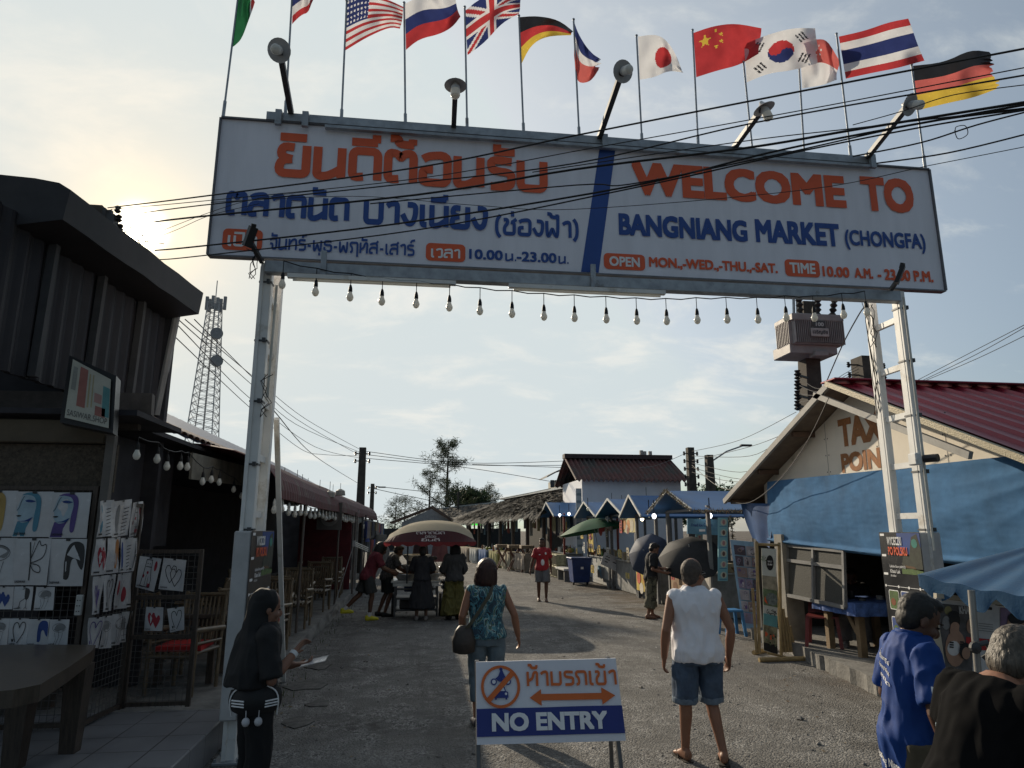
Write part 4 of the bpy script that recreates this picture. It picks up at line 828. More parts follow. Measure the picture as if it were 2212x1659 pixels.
# hats and clothes stall at the far end
st = thing('clothes_stall', 'stall hung with hats, bags and clothes at the far end of the red awning', 'stall', (-1.9, 27, .2))
b = MB(); [b.tube([(-1.8, y, .2), (-1.8, y, 2.3)], .03, 6) for y in (22.5, 27, 30.5)]; b.tube([(-1.8, 22.5, 2.2), (-1.8, 31, 2.2)], .025, 6); b.tube([(-1.8, 22.5, 1.6), (-1.8, 31, 1.6)], .02, 6); b.build('rail', DARKST, st)
b = MB(); b.box((-1.95, 21.9, 1.35), (.16, .12, 2.3)); b.build('pillar', mat('pale_pillar', (.25, .24, .22), var=.3), st)
r = random.Random(11)
for k in range(46):
    y = 22.6+8.4*r.random(); z = 2.2 if r.random() < .55 else 1.6; w_ = .16+.2*r.random(); h = .3+.35*r.random(); c = r.choice(((.3, .1, .09), (.08, .1, .25), (.2, .2, .19), (.12, .12, .12), (.25, .2, .12), (.05, .12, .2), (.28, .24, .22), (.04, .04, .05)))
    x = -1.72+.12*r.random()
    b = MB(); b.slab(lambda u, v: V((x+.05*sin(u*9+k), y+(u-.5)*w_*(1.3-.5*v), z-.04-h*(1-v))), 6, 3, (.02, 0, 0)); tag(b.build('hanging_garment', mat('garment_%d_%d' % (int(c[0]*100), int(c[2]*100)), c, rough=.9)), 'small garment hanging on the rails of the far clothes stall', 'garment', 'garments hanging on the far clothes stall')
for k, (dx, y, c, l_) in enumerate(((-.9, 26, (.2, .08, .075), 'faded pink dress'), (-.55, 27, (.05, .03, .03), 'dark maroon dress'), (-1.25, 24.5, (.2, .19, .17), 'pale dress'))):
    y = (26, 27, 22.5)[k]; x = (.75, .05, -1.2)[k]
    b = MB(); b.loft([[V((x+(.2+.12*(1-t_))*cos(a)*(1.05 if t_ < .7 else .8), y+.08*sin(a)+.02*sin(a*7)*(1-t_), .75+1.0*t_)) for a in [2*pi*i/20 for i in range(20)]] for t_ in (0, .3, .55, .7, .9, 1)]); tag(b.build('dress', mat('dress%s' % l_.split()[0], c, rough=.9)), l_+' on display behind the food cart', 'dress', 'dresses on display')
# three-tube lamp on a stick
q = at(781, 1181, y=15); t = thing('tube_lamp', 'small lamp of three short white tubes slanting by the pole', 'lamp', q)
b = MB(); d = V((.14, 0, -.06)); [b.tube([q-d+V((0, -.01*0, .035*(i-1))), q+d+V((0, 0, .035*(i-1)))], .012, 6) for i in range(3)]; b.build('tubes', BULB, t); b = MB(); b.box(q-d*1.1, (.06, .05, .12)); b.tube([q-d*1.1, (-1.75, 15, q.z-1.4)], .008, 5); b.build('holder', mat('lamp_holder', (.3, .3, .3)), t)
# ================================================================ RIGHT SIDE: taxi building
XR, XW = 5.72, 6.1
pk = at(1795, 828, x=XR); el = at(1570, 1080, x=XR); er = at(2212, 985, x=XR)
sl_r = (pk.z-er.z)/(pk.y-er.y); yN = 5.0; er = V((XR, yN, pk.z-sl_r*(pk.y-yN)))
taxi = thing('taxi_hut', 'cream gabled hut with TAXI POINT lettering, maroon sheet roof and blue tarpaulin', 'hut', (8, 9, 0))
RED = mat('maroon_roof_sheet', (.2, .018, .035), rough=.38, metal=.2, var=.15, scale=2, col2=(.13, .02, .025), thr=.6)
def rib(t): t = (t % 1); return .035 if t < .1 else (.035*(1-(t-.1)/.06) if t < .16 else (.035*(t-.9)/.1 if t > .9 else 0))
def sl(a, c, w_):  # slope from ridge a to eave c, running w_ along +x
    a = V(a); c = V(c); n = (c-a).cross(X).normalized(); n = n if n.z > 0 else -n
    b = MB(); N_ = int(w_/.04)
    b.grid(lambda u, v: a.lerp(c, v)+X*(w_*u)+n*rib(w_*u/.32), N_, 8); return b, n
b, n = sl(pk, er, 9); b.build('near_roof_slope', RED, taxi)
b, n2 = sl(pk, el, 9); b.build('far_roof_slope', RED, taxi)
b = MB()
for a, c, nn in ((pk, er, n), (pk, el, n2)):
    b.hexa([a-nn*.02, a+X*9-nn*.02, c+X*9-nn*.02, c-nn*.02, a-nn*.05, a+X*9-nn*.05, c+X*9-nn*.05, c-nn*.05])
b.build('roof_lining', mat('roof_lining_brown', (.17, .13, .1), rough=.8, var=.25), taxi)
b = MB(); k_ = V((0, 0, .045)); b.bar(pk-X*.06+k_-n*.05, er-X*.06+k_-n*.05, .05, .07); b.build('foil_edge', mat('foil_insulation', (.34, .29, .19), rough=.55, metal=.0, var=.35, scale=30, bump=.5, bscale=60), taxi)
b = MB(); b.bar(pk-X*.05-V((0, -.35, .1)), pk.lerp(er, .62)-X*.05-V((0, 0, .2)), .05, .08); b.bar(pk-X*.05-Z*.03, el-X*.05-Z*.03, .05, .09); b.build('bargeboard', mat('grey_board', (.3, .29, .27), rough=.7, var=.25), taxi)
b = MB(); b.box((XR+4.5, pk.y, pk.z+.035), (9.1, .35, .03), ch=.01); b.build('ridge_cap', RED, taxi)
for f_ in (.33, .66, .97): b = MB(); q = pk.lerp(el, f_)-n2*.09; b.bar(q+X*.02, q+X*6, .06, .08); b.build('purlin', mat('brown_purlin', (.11, .07, .05)), taxi)
CREAM = mat('cream_wall', (.72, .66, .56), rough=.8, var=.07, scale=2, col2=(.46, .41, .33), thr=.62, soft=.1)
zt = lambda y: (pk.z-(pk.y-y)*sl_r if y < pk.y else pk.z-(y-pk.y)*(pk.z-el.z)/(el.y-pk.y))-.07
yl = at(1650, 1043, x=XW).y; zb = 1.75
b = MB(); b.prism([V((XW, yl, zb)), V((XW, yl, zt(yl))), V((XW, pk.y, zt(pk.y))), V((XW, yN+.2, zt(yN+.2))), V((XW, yN+.2, zb))], (.08, 0, 0)); b.build('gable_wall', CREAM, taxi)
b = MB(); O = V((XW-.004, 0, 0)); U = V((0, -1, 0))
def wl(t, x0, x1, yb, yt, bold):
    a = at(x0, yb, x=XW); c = at(x1, yb, x=XW); h = at(x0, yt, x=XW).z
    label_on(b, t, O, U, Z, (-a.y, -c.y, a.z, h), 0, bold=bold, nrm=V((-1, 0, 0)))
wl('TAXI', 1815, 1921, 967, 906, .05); b.build('wall_lettering', mat('ochre_paint', (.3, .13, .05), rough=.8, var=.25, scale=25), taxi); b = MB(); wl('POINT', 1820, 1934, 1022, 980, .045)
for y_ in (pk.y-1.55, pk.y-.35, pk.y+.85): b.poly([V((XW-.003, y, z)) for y, z in ((y_, 2.5), (y_+.008, 2.5), (y_+.008, zt(y_)-.02), (y_, zt(y_)-.02))], 1); [b.poly([V((XW-.0035, y_+.04*s_+.012*cos(a*pi/3), z+.012*sin(a*pi/3))) for a in range(6)], 1) for s_ in (-1, 1) for z in (2.75, 3.0, 3.25)]
b.build('wall_lettering', [MATS['ochre_paint'], DARKST], taxi)
# rest of the hut: pillar, side and back walls, opening
CP = mat('grey_render', (.2, .19, .17), rough=.9, var=.25, scale=4)
b = MB(); b.box((6.0, at(1697, 1300, x=5.85).y+.1, .9), (.3, .24, 1.85)); b.build('pillar', CP, taxi); b = MB(); b.box((6.1, 5.3, .9), (.2, .25, 1.85)); b.build('pillar', CP, taxi)
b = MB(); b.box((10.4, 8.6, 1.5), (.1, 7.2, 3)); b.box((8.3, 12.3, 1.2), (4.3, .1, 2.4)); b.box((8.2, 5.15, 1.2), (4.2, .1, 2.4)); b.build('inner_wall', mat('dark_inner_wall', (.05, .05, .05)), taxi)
b = MB(); pts = [V((p.x, p.y, 0)) for p in (at(1700, 1408, z=.0), at(1760, 1440, z=.0), at(1800, 1458, z=.0), at(1890, 1500, z=.0))]; e = pts+[V((5.25, 7.0, 0)), V((5.2, 4.0, 0)), V((10.3, 4.0, 0)), V((10.3, 12.2, 0)), V((5.9, 12.2, 0))]
r = random.Random(4); fine = []
for i in range(6):
    a, c = e[i], e[i+1] if i < 5 else e[5]
    for k in range(10): fine.append(a.lerp(c, k/10)+V((.03*r.uniform(-1, 1), .01, 0)))
b.prism([p-V((0, 0, .02)) for p in fine+e[5:]], (0, 0, .21)); b.build('porch_slab', CONC, kind='structure')
# tarpaulin
TARP = mat('blue_tarpaulin', (.07, .165, .31), rough=.85, var=.22, scale=3, spec=.08, bump=.12, bscale=12, trans=.12)
yA, yB = at(1660, 1043, x=XW-.12).y, 5.25
def cr(u, v):
    r1 = hypot(1.02-u, (v-.03)*.35); a1 = atan2((v-.03)*.35, 1.02-u); r2 = hypot(u, v*.35); a2 = atan2(v*.35, u+1e-6)
    return .02*(1-abs(sin(a1*13+noise.noise(V((r1*5, a1*2, 3))))))*min(1, r1*5)*max(0, 1-r1*1.9)+.014*(1-abs(sin(a2*9+noise.noise(V((r2*6, a2*2, 5))))))*min(1, r2*6)*max(0, 1-r2*2.4)
def tarp(u, v):
    y = yA+(yB-yA)*u; px_ = 1660+550*min(1, u*1.06)
    top = at(1660, 1043, x=XW).z*(1-u)+2.62*u; bot = 1.7*(1-u)+1.5*u - .05*sin(u*pi)
    z = top+(bot-top)*v; k = sin(pi*v)
    d = .05*noise.noise(V((u*3, v*1.5, 0)))+.011*sin(9*(v*1.0+u*1.5)+3*noise.noise(V((u*3, v*2, 4))))*(.3+.7*u)+.012*sin((u*9-v*4)*1.6)*max(0, 1-u*3)+.0034*noise.noise(V((u*36, v*26, 7)))+cr(u, v)+.006*abs(sin(u*22))*(1-v)**4
    if v > .93: d += .05*sin((v-.93)/.07*pi)
    return V((XW-.14-d-.05*k, y, z))
b = MB(); b.slab(tarp, 170, 60, (.004, 0, 0)); tag(b.build('tarpaulin', TARP, smooth=70), 'wide wrinkled blue tarpaulin hung under the TAXI POINT gable', 'tarpaulin')
q = [at(a, c, y=y_) for a, c, y_ in ((1600, 1086, 12.2), (1660, 1088, 11.2), (1662, 1186, 11.2), (1622, 1162, 12.2))]
b = MB(); b.slab(lambda u, v: q[0].lerp(q[1], u).lerp(q[3].lerp(q[2], u), v)+V((.04*sin(u*8+v), .06*sin(v*3+u*4), 0)), 14, 10, (.01, .01, 0)); tag(b.build('tarpaulin', mat('dark_blue_tarp', (.02, .07, .2), rough=.5, var=.2, trans=.15), smooth=60), 'dark blue tarpaulin sheet hanging at the far corner of the taxi hut', 'tarpaulin')
# louvred window flap
q = [at(a, c, x=5.95) for a, c in ((1700, 1178), (1822, 1190), (1836, 1312), (1708, 1285))]
wn = thing('window_flap', 'frosted glass window in a grey frame, hinged out under the blue tarpaulin', 'window', q[3])
wq = lambda u, v, k=0: q[0].lerp(q[1], u).lerp(q[3].lerp(q[2], u), v)+V((-.07*v+k, 0, 0))
b = MB()
for a, c in (((0, 0), (1, 0)), ((1, 0), (1, 1)), ((1, 1), (0, 1)), ((0, 1), (0, 0)), ((.5, 0), (.5, 1)), ((0, .3), (1, .3))): b.bar(wq(*a), wq(*c), .04, .05)
b.build('frame', mat('window_grey', (.16, .16, .16)), wn)
b = MB(); b.slab(lambda u, v: wq(u, v, .02), 1, 1, (.006, 0, 0)); b.build('pane', mat('frosted_glass', (.075, .075, .07), rough=.6, spec=.08, var=.2, scale=60, trans=.1, bump=.3), wn)
# table, chair
t = thing('blue_table', 'low timber table under a blue cloth on the taxi hut porch', 'table', (6.6, 8.3, .19))
c0 = at(1865, 1420, z=.19); tx, ty = c0.x, c0.y
b = MB(); b.box((tx+.35, ty+.35, .88), (.95, 1.0, .05)); b.build('top', DWOOD, t)
for a, c in ((0, 0), (.75, 0), (0, .75), (.75, .75)): b = MB(); b.box((tx+a, ty+c, .52), (.09, .09, .67)); b.build('leg', mat('raw_timber', (.2, .14, .08), var=.3), t)
b = MB(); b.bar((tx, ty, .45), (tx, ty+.3, .82), .07); b.build('brace', MATS['raw_timber'], t)
b = MB(); bx = (tx-.16, ty-.18, tx+.86, ty+.88)
b.grid(lambda u, v: V((bx[0]+(bx[2]-bx[0])*u, bx[1]+(bx[3]-bx[1])*v, .91)), 4, 4)
per = lambda s: [(bx[0]+(bx[2]-bx[0])*min(1, s*4), bx[1]), (bx[2], bx[1]+(bx[3]-bx[1])*(s*4-1)), (bx[2]-(bx[2]-bx[0])*(s*4-2), bx[3]), (bx[0], bx[3]-(bx[3]-bx[1])*(s*4-3))][min(3, int(s*4))]
b.grid(lambda u, v: V((per(u*.999)[0]+.02*v*sin(u*90), per(u*.999)[1]+.02*v*cos(u*90), .91-.17*v)), 120, 3); tag(b.build('tablecloth', mat('navy_cloth', (.06, .12, .32), rough=.7, var=.5, scale=14), smooth=60), 'blue printed tablecloth on the porch table', 'tablecloth')
for k, (a, c, h) in enumerate(((.1, .5, .24), (.3, .6, .1), (.55, .3, .06), (.2, .2, .03))):
    b = MB(); b.lathe([(.035, 0), (.037, h*.6), (.015, h*.8), (.014, h)] if h > .2 else [(.05, 0), (.052, h), (.03, h+.002)], (tx+a, ty+c, .913), 10)
    tag(b.build(('bottle', 'cup', 'dish', 'ashtray')[k], mat(('clear_bottle', 'cup_dark', 'dish_grey', 'ash_grey')[k], ((.2, .22, .22), (.05, .05, .06), (.25, .25, .25), (.12, .12, .12))[k], rough=.25), smooth=40), ('tall bottle on the blue porch table', 'dark cup on the blue porch table', 'grey dish on the blue porch table', 'flat ashtray on the blue porch table')[k], ('bottle', 'cup', 'dish', 'ashtray')[k])
def plastic_chair(x, y, z, rz, label, m):
    t = thing('plastic_chair', label, 'chair', (x, y, z), rz)
    b = MB(); b.slab(lambda u, v: V((-.22+.44*u, -.2+.42*v, .43+.02*(u-.5)**2*4)), 6, 6, (0, 0, -.02)); b.build('seat', m, t, local=True)
    b = MB(); b.slab(lambda u, v: V(((-.23+.46*u)*(1-.1*v), -.2-.1*v-.05*(1-4*(u-.5)**2)*.5, .45+.42*v)), 8, 6, (0, -.015, 0)); b.build('backrest', m, t, smooth=50, local=True)
    for a in (-1, 1):
        for c in (-1, 1): b = MB(); b.bar((a*.24, c*.22, 0), (a*.2, c*.18, .44), .05, .03); b.build('leg', m, t, local=True)
    return t
c0 = at(1765, 1398, z=.19); plastic_chair(c0.x+.2, c0.y+.1, .19, 2.5, 'maroon plastic chair under the window flap of the taxi hut', mat('maroon_plastic', (.16, .03, .03), rough=.4))
# ---- pieces standing along the lane
def stool():
    c0 = at(1590, 1375, z=0); t = thing('plastic_stool', 'light blue plastic stool behind the man in the white vest', 'stool', (c0.x, c0.y+.15, 0)); m = mat('blue_plastic', (.06, .2, .42), rough=.35)
    b = MB(); b.box((c0.x, c0.y+.15, .44), (.34, .34, .04), ch=.012); b.build('seat', m, t)
    for a in (-1, 1):
        for c in (-1, 1): b = MB(); b.bar((c0.x+a*.18, c0.y+.15+c*.18, 0), (c0.x+a*.14, c0.y+.15+c*.14, .43), .055, .03); b.build('leg', m, t)
stool()
q = [at(1577, 1166, y=13.3), at(1640, 1172, y=13.0), at(1647, 1362, y=12.7), at(1604, 1356, y=13.0)]
jb = thing('photo_board', 'leaning pale blue board covered with grey jewellery photographs', 'board', q[3])
jq = lambda u, v, k=0: q[0].lerp(q[1], u).lerp(q[3].lerp(q[2], u), v)+V((-.004*k, -.006*k, 0))
b = MB(); b.prism([p for p in q], (.03, .05, 0)); b.build('panel', mat('pale_blue_frame', (.2, .33, .46), rough=.5), jb)
b = MB(); r = random.Random(8); nr = 7
for j in range(nr):
    cw = [0, .36, .7, 1] if j % 2 else [0, .5, 1]
    for i in range(len(cw)-1):
        u0 = .09+.86*cw[i]+.012; u1 = .09+.86*cw[i+1]-.012; v0 = .05+.9*j/nr+.006; v1 = .05+.9*(j+1)/nr-.008; m0 = r.randint(0, 3)
        b.poly([jq(u0, v0, 1), jq(u1, v0, 1), jq(u1, v1, 1), jq(u0, v1, 1)], m0)
        for k in range(r.randint(2, 5)):
            cu = u0+(u1-u0)*r.uniform(.25, .75); cv = v0+(v1-v0)*r.uniform(.25, .75); ru = (u1-u0)*r.uniform(.12, .22); rv = (v1-v0)*r.uniform(.15, .25); m1 = r.randint(1, 5)
            b.poly([jq(cu+ru*cos(a*pi/5), cv+rv*sin(a*pi/5), 2+k*.3) for a in range(10)], m1)
            if r.random() < .6: b.poly([jq(cu+ru*.6*cos(a*pi/5), cv+rv*.6*sin(a*pi/5), 4+k*.3) for a in range(10)], m0)
b.build('photographs', [mat('photo_grey', (.3, .28, .3)), mat('photo_dark', (.07, .06, .08)), mat('photo_mauve', (.2, .17, .24)), mat('photo_brown', (.2, .15, .14)), mat('photo_light', (.42, .4, .42)), mat('photo_violet', (.1, .07, .18))], jb)
# salt surf banner
p0, p1 = at(1628, 1410, z=.03), at(1702, 1424, z=.03)
bs = thing('banner_stand', 'bamboo banner stand with a beach poster and black SALT SURF disc', 'banner stand', (p0+p1)/2)
yb_ = at(1660, 1418, z=0).y; q = [at(a, c, y=yb_) for a, c in ((1645, 1184), (1677, 1186), (1680, 1415), (1650, 1405))]
bq = lambda u, v, k=0: q[0].lerp(q[1], u).lerp(q[3].lerp(q[2], u), v)+V((0, -.003-.003*k+.012*sin(v*9), 0))
b = MB(); b.slab(lambda u, v: bq(u, v), 3, 24, (0, .004, 0)); b.build('banner', mat('banner_white', (.5, .52, .48), rough=.5, var=.08), bs)
b = MB()
def R_(u0, u1, v0, v1, mi, k=1): b.poly([bq(u0, v0, k), bq(u1, v0, k), bq(u1, v1, k), bq(u0, v1, k)], mi)
R_(0, 1, .27, .4, 1); R_(0, 1, .4, .56, 2); R_(0, 1, .64, .75, 3); R_(0, 1, .75, .92, 4); R_(0, 1, .92, .995, 0)
b.poly([bq(.55+.26*cos(a*pi/10), .14+.075*sin(a*pi/10), 2) for a in range(20)], 0)
for t_, v_ in (('SALT', .135), ('SURF', .165)):
    a = bq(.4, v_, 3); c = bq(.71, v_, 3); label_on(b, t_, a, (c-a).normalized(), Z, (0, (c-a).length, 0, .026), 5, bold=.01)
b.poly([bq(.6+.4*cos(a*pi/10), .49+.06*sin(a*pi/10), 3) for a in range(20)], 6); b.poly([bq(.05, .52, 4), bq(.3, .55, 4), bq(.1, .47, 4)], 7)
r = random.Random(6)
for k in range(26): u, v = r.uniform(.2, .9), r.uniform(.58, .64); R_(u, u+.06, v, v+.008, 0, 3+k*.05)
for k in range(20): u, v = r.uniform(.1, .8), r.uniform(.8, .92); R_(u, u+.1, v, v+.02, r.choice((0, 2, 7)), 4+k*.05)
for k in range(5): a = radians(200+k*35); b.poly([bq(.12, .13, 2), bq(.12+.22*cos(a), .13+.06*sin(a), 2), bq(.12+.2*cos(a+.25), .13+.055*sin(a+.25), 2)], 2)
b.build('print', [mat('print_black', (.02, .02, .02)), mat('print_sand', (.3, .27, .2), var=.4, scale=12), mat('print_green', (.13, .18, .1), var=.5, scale=15), mat('print_sea', (.12, .3, .32), var=.2), mat('print_palm', (.24, .22, .14), var=.6, scale=14), VWHITE, mat('print_jeep', (.15, .18, .17), var=.6, scale=20), VRED], bs)
b = MB(); b.tube([q[0]+V((-.06, .02, .06)), q[1]+V((.06, .02, .06))], .022, 7)
for k, (s_, hh) in enumerate(((0, 1), (1, 1))): b.tube([q[3-s_]+V((-.06 if not s_ else .07, .03, -.05)), q[s_]+V((-.06 if not s_ else .07, .03, .1))], .025, 7)
for k in range(5): b.tube([V((q[2].x+.1+.05*k, q[2].y+.03, .05)), V((q[2].x+.08+.045*k, q[2].y+.05, .95-.13*k))], .024, 7)
b.tube([V((q[3].x-.1, q[3].y+.04, .05)), V((q[3].x-.09, q[3].y+.05, 1.0))], .022, 7)
b.tube([p0, p0+V((.55, .35, 0))], .035, 8); b.tube([p1-V((.45, .0, 0)), p1+V((.3, .02, 0))], .035, 8); b.tube([q[3]+V((0, -.1, -.02)), q[2]+V((.1, -.12, -.02))], .02, 6)
b.build('bamboo_frame', mat('golden_bamboo', (.3, .22, .11), rough=.4, var=.35), bs)
# camera on the gate post
q = at(1988, 991, x=4.95); t = thing('security_camera', 'small white camera box with a black lens on the right gate leg', 'camera', q)
b = MB(); b.box(q+V((-.02, .05, 0)), (.07, .12, .12), ch=.01); b.build('mount', WHITEP, t); b = MB(); b.tube([q+V((.04, 0, 0)), q+V((.1, -.12, 0))], .04, 10); b.build('lens', PLAST, t)
# ================================================================ right foreground canopy and notice board
CAN = mat('canopy_blue', (.032, .1, .2), rough=.45, var=.15, scale=4, bump=.1, trans=.1)
tip = at(1982, 1241, y=4.5); rt = at(2400, 1290, y=3.4); ap = at(2330, 1150, y=4.9); bk = at(2260, 1190, y=6.0)
cn = thing('canopy', 'sagging blue cloth canopy with a scalloped edge in the right foreground', 'canopy', (tip.x, tip.y, 0))
def tri(a, c, d, sag): return lambda u, v: a.lerp(c, u).lerp(d, v)+V((0, 0, -sag*sin(pi*u)*(1-v)+.008*sin(u*30)*(1-v)))
b = MB(); b.slab(tri(tip, rt, ap, .05), 40, 10, (0, 0, -.01)); b.slab(tri(tip, bk, ap, .03), 30, 10, (0, 0, -.01))
b.slab(lambda u, v: tip.lerp(rt, u)+V((0, -.01-.012*v*sin(u*40), -.05*sin(pi*u)+.008*sin(u*30)-v*(.05+.09*abs(sin(u*pi*4.2+.3))))), 90, 4, (0, .006, 0)); b.build('cloth', CAN, cn, smooth=60)
b = MB(); pp = at(2098, 1275, y=4.0); b.tube([V((pp.x-.09, pp.y, 0)), pp], .02, 10); b.build('pole', mat('pole_steel', (.3, .29, .27), rough=.4, metal=.5), cn, smooth=40)
b = MB(); b.tube([pp-V((.05, .02, .32)), pp-V((-.02, .04, .3)), pp-V((-.06, .03, .36)), pp-V((-.02, 0, .4))], .018, 8); b.lathe([(.01, 0), (.035, .01), (.035, .03), (.01, .04)], pp-V((.05, .05, .33)), 12, axis=(0, 1, 0)); b.build('clamp', DARKST, cn)
nb = thing('notice_board', 'white notice board hung with boxing posters and papers under the blue canopy', 'notice board', at(2120, 1480, y=4.35))
BY = 4.35; F = lambda px, py, k=0: V((at(px, py, y=BY).x, BY-.004*k, at(px, py, y=BY).z))
b = MB(); b.prism([F(2022, 1292), F(2290, 1325), F(2290, 1500), F(2030, 1482)], (0, .03, 0)); b.build('panel', mat('board_white', (.5, .5, .5), var=.12), nb)
b = MB(); b.bar(F(2018, 1286, 2), F(2300, 1318, 2), .03, .03); b.bar(F(2012, 1340, 3), F(2040, 1530, 3), .07, .02); b.bar(F(2260, 1310, -4), F(2270, 1560, -4), .05); b.bar(F(2026, 1300, -6), V((F(2030, 1480).x, BY+.3, 0)), .04); b.build('frame', mat('cream_frame', (.42, .38, .3)), nb)
b = MB()
def qd(x0, y0, x1, y1, mi, k, s=.11): b.poly([F(x0, y0, k), F(x1, y0+(x1-x0)*s, k), F(x1, y1+(x1-x0)*s, k), F(x0, y1, k)], mi)
qd(2030, 1303, 2100, 1472, 0, 1); qd(2104, 1300, 2148, 1366, 1, 2); qd(2160, 1312, 2230, 1410, 2, 1); qd(2085, 1375, 2150, 1400, 3, 2)
def el_(cx_, cy_, rx, ry, mi, k): b.poly([F(cx_+rx*cos(a*pi/8), cy_+ry*sin(a*pi/8), k) for a in range(16)], mi)
el_(2062, 1400, 22, 40, 5, 2); el_(2058, 1400, 14, 16, 1, 2.5); el_(2059, 1340, 12, 16, 6, 3.5); el_(2059, 1360, 10, 14, 5, 3); el_(2059, 1352, 9.5, 9, 5, 4); el_(2056, 1326, 12, 7, 4, 4.2)
el_(2042, 1345, 9, 15, 7, 2.2); el_(2093, 1352, 7, 16, 5, 2.2); el_(2081, 1405, 13, 18, 4, 4.5); el_(2082, 1410, 9, 13, 5, 5); el_(2046, 1318, 8, 9, 8, 2)
label_on(b, 'KHAO', F(2070, 1326, 3), X, Z, (0, F(2100, 1326).x-F(2070, 1326).x, 0, .05), 1, bold=.03)
for i in range(3): qd(2047, 1385+i*5, 2056, 1388+i*5, 4, 4.3); qd(2070, 1384+i*5, 2078, 1387+i*5, 4, 4.3)
qd(2108, 1308, 2140, 1314, 4, 3); qd(2038, 1450, 2095, 1456, 1, 3); qd(2040, 1460, 2085, 1464, 4, 3.2)
for i in range(4): qd(2110, 1345+i*5, 2142, 1346.5+i*5, 7, 3)
el_(2195, 1350, 22, 26, 5, 2); el_(2195, 1335, 20, 14, 4, 2.4)
b.build('poster', [mat('poster_smoke', (.09, .085, .085), var=.5, scale=9), mat('paper_white', (.5, .5, .5)), mat('poster_violet', (.2, .14, .22), var=.3), mat('poster_red', (.4, .03, .03)), mat('poster_black', (.015, .015, .017)), mat('poster_skin', (.33, .2, .14)), mat('poster_hair', (.02, .018, .016)), mat('poster_grey', (.2, .2, .2)), mat('poster_gold', (.25, .22, .1))], nb)
b = MB(); qd(1985, 1340, 2010, 1432, 0, -40, 0); b.prism([F(1983, 1338, -38), F(2012, 1338, -38), F(2012, 1434, -38), F(1983, 1434, -38)], (0, .02, 0), 3)
label_on(b, 'THURSDAY', F(1987, 1354, -39), X, Z, (0, F(2008, 1354).x-F(1987, 1354).x, 0, .03), 1, bold=.02); label_on(b, '2', F(1993, 1412, -39), X, Z, (0, .05, 0, .13), 2, bold=.05)
tag(b.build('calendar_poster', [mat('poster_yellow', (.5, .45, .2)), PLAST, VRED, MATS['paper_white']], recalc=False), 'yellow THURSDAY poster with a red figure behind the man in blue', 'poster')
# ================================================================ NO ENTRY board
ny = 5.0; q = [at(1028, 1430, y=ny+.12), at(1330, 1422, y=ny+.12), at(1352, 1600, y=ny-.03), at(1030, 1609, y=ny-.03)]
ne = thing('barrier_sign', 'low NO ENTRY folding board with a red crossed circle standing in the lane', 'sign', ((q[2].x+q[3].x)/2, ny, 0))
nq = lambda u, v, k=0: q[3].lerp(q[2], u).lerp(q[0].lerp(q[1], u), v)+V((0, -.003*k-.002, .0008*k))+V((0, .004*sin(u*11)*sin(v*5), 0))
b = MB(); b.slab(lambda u, v: nq(u, v), 20, 10, (0, .012, 0)); b.build('panel', mat('sign_white', (.68, .68, .72), rough=.5, var=.05, scale=2, col2=(.5, .5, .5), thr=.68), ne)
b = MB(); U = (q[2]-q[3]).normalized(); Wd = (q[0]-q[3]).normalized(); WW = (q[2]-q[3]).length; HH = (q[0]-q[3]).length; N = Wd.cross(U).normalized(); N = N if N.y < 0 else -N
O = q[3]+N*.008
P_ = lambda x, z, k=0: O+U*(x*WW)+Wd*(z*HH)+N*(.0012*k)
b.grid(lambda u, v: nq(u, .09+.33*v, 2), 20, 3, 1)
def lb2(t, x0, x1, z0, z1, mi, k=2, **kw): label_on(b, t, O+N*.0012*k, U, Wd, (x0*WW, x1*WW, z0*HH, z1*HH), mi, nrm=N, **kw)
lb2('NO ENTRY', .1, .885, .145, .365, 2, 4, bold=.04)
lb2('ห้ามรถเข้า', .345, .975, .685, .865, 0, 4, thai=True, th=.2)
arw = [(.36, .54), (.44, .645), (.44, .585), (.86, .585), (.86, .655), (.955, .55), (.86, .44), (.86, .505), (.44, .505), (.44, .44)]
b.poly([P_(x, z, 3) for x, z in arw], 0)
asp = WW/HH; cx_, cz_ = .165, .685; rr = .265
ring = lambda r_, k: [P_(cx_+r_/asp*cos(a*pi/20), cz_+r_*sin(a*pi/20), k) for a in range(40)]
b.add(ring(rr, 3)+ring(rr*.86, 3), [(i, (i+1) % 40, 40+(i+1) % 40, 40+i) for i in range(40)], 0)
# motorcycle and car marks
def mark(pts, mi, k): b.poly([P_(cx_+x/asp, cz_+z, k) for x, z in pts], mi)
ci = lambda x, z, r_: [(x+r_*cos(a*pi/8), z+r_*sin(a*pi/8)) for a in range(16)]
for x in (-.09, .1): mark(ci(x, .06, .042), 1, 3); mark(ci(x, .06, .026), 3, 4)
mark([(-.07, .1), (-.03, .13), (.03, .1), (.13, .12), (.08, .07), (-.02, .06)], 1, 5); mark([(-.03, .13), (.0, .2), (.03, .2), (.07, .11), (.0, .1)], 1, 5.4); mark(ci(.01, .215, .022), 1, 5.6)
mark([(-.1, -.14), (.1, -.14), (.1, -.07), (.07, -.055), (.05, -.0), (-.05, -.0), (-.07, -.055), (-.1, -.07)], 1, 3); mark([(-.055, -.055), (.055, -.055), (.04, -.012), (-.04, -.012)], 3, 4)
for x in (-.08, .06): mark([(x, -.16), (x+.025, -.16), (x+.025, -.135), (x, -.135)], 1, 3.5)
for x in (-.07, .07): mark(ci(x, -.09, .016), 3, 4)
s_ = rr*.93*.707; w_ = .024
mark([(-s_-w_, -s_+w_), (-s_+w_, -s_-w_), (s_+w_, s_-w_), (s_-w_, s_+w_)], 0, 7)
b.build('lettering', [VORG, mat('sign_navy', (.025, .04, .2), rough=.5, var=.08), VWHITE, MATS['sign_white']], ne, recalc=False)
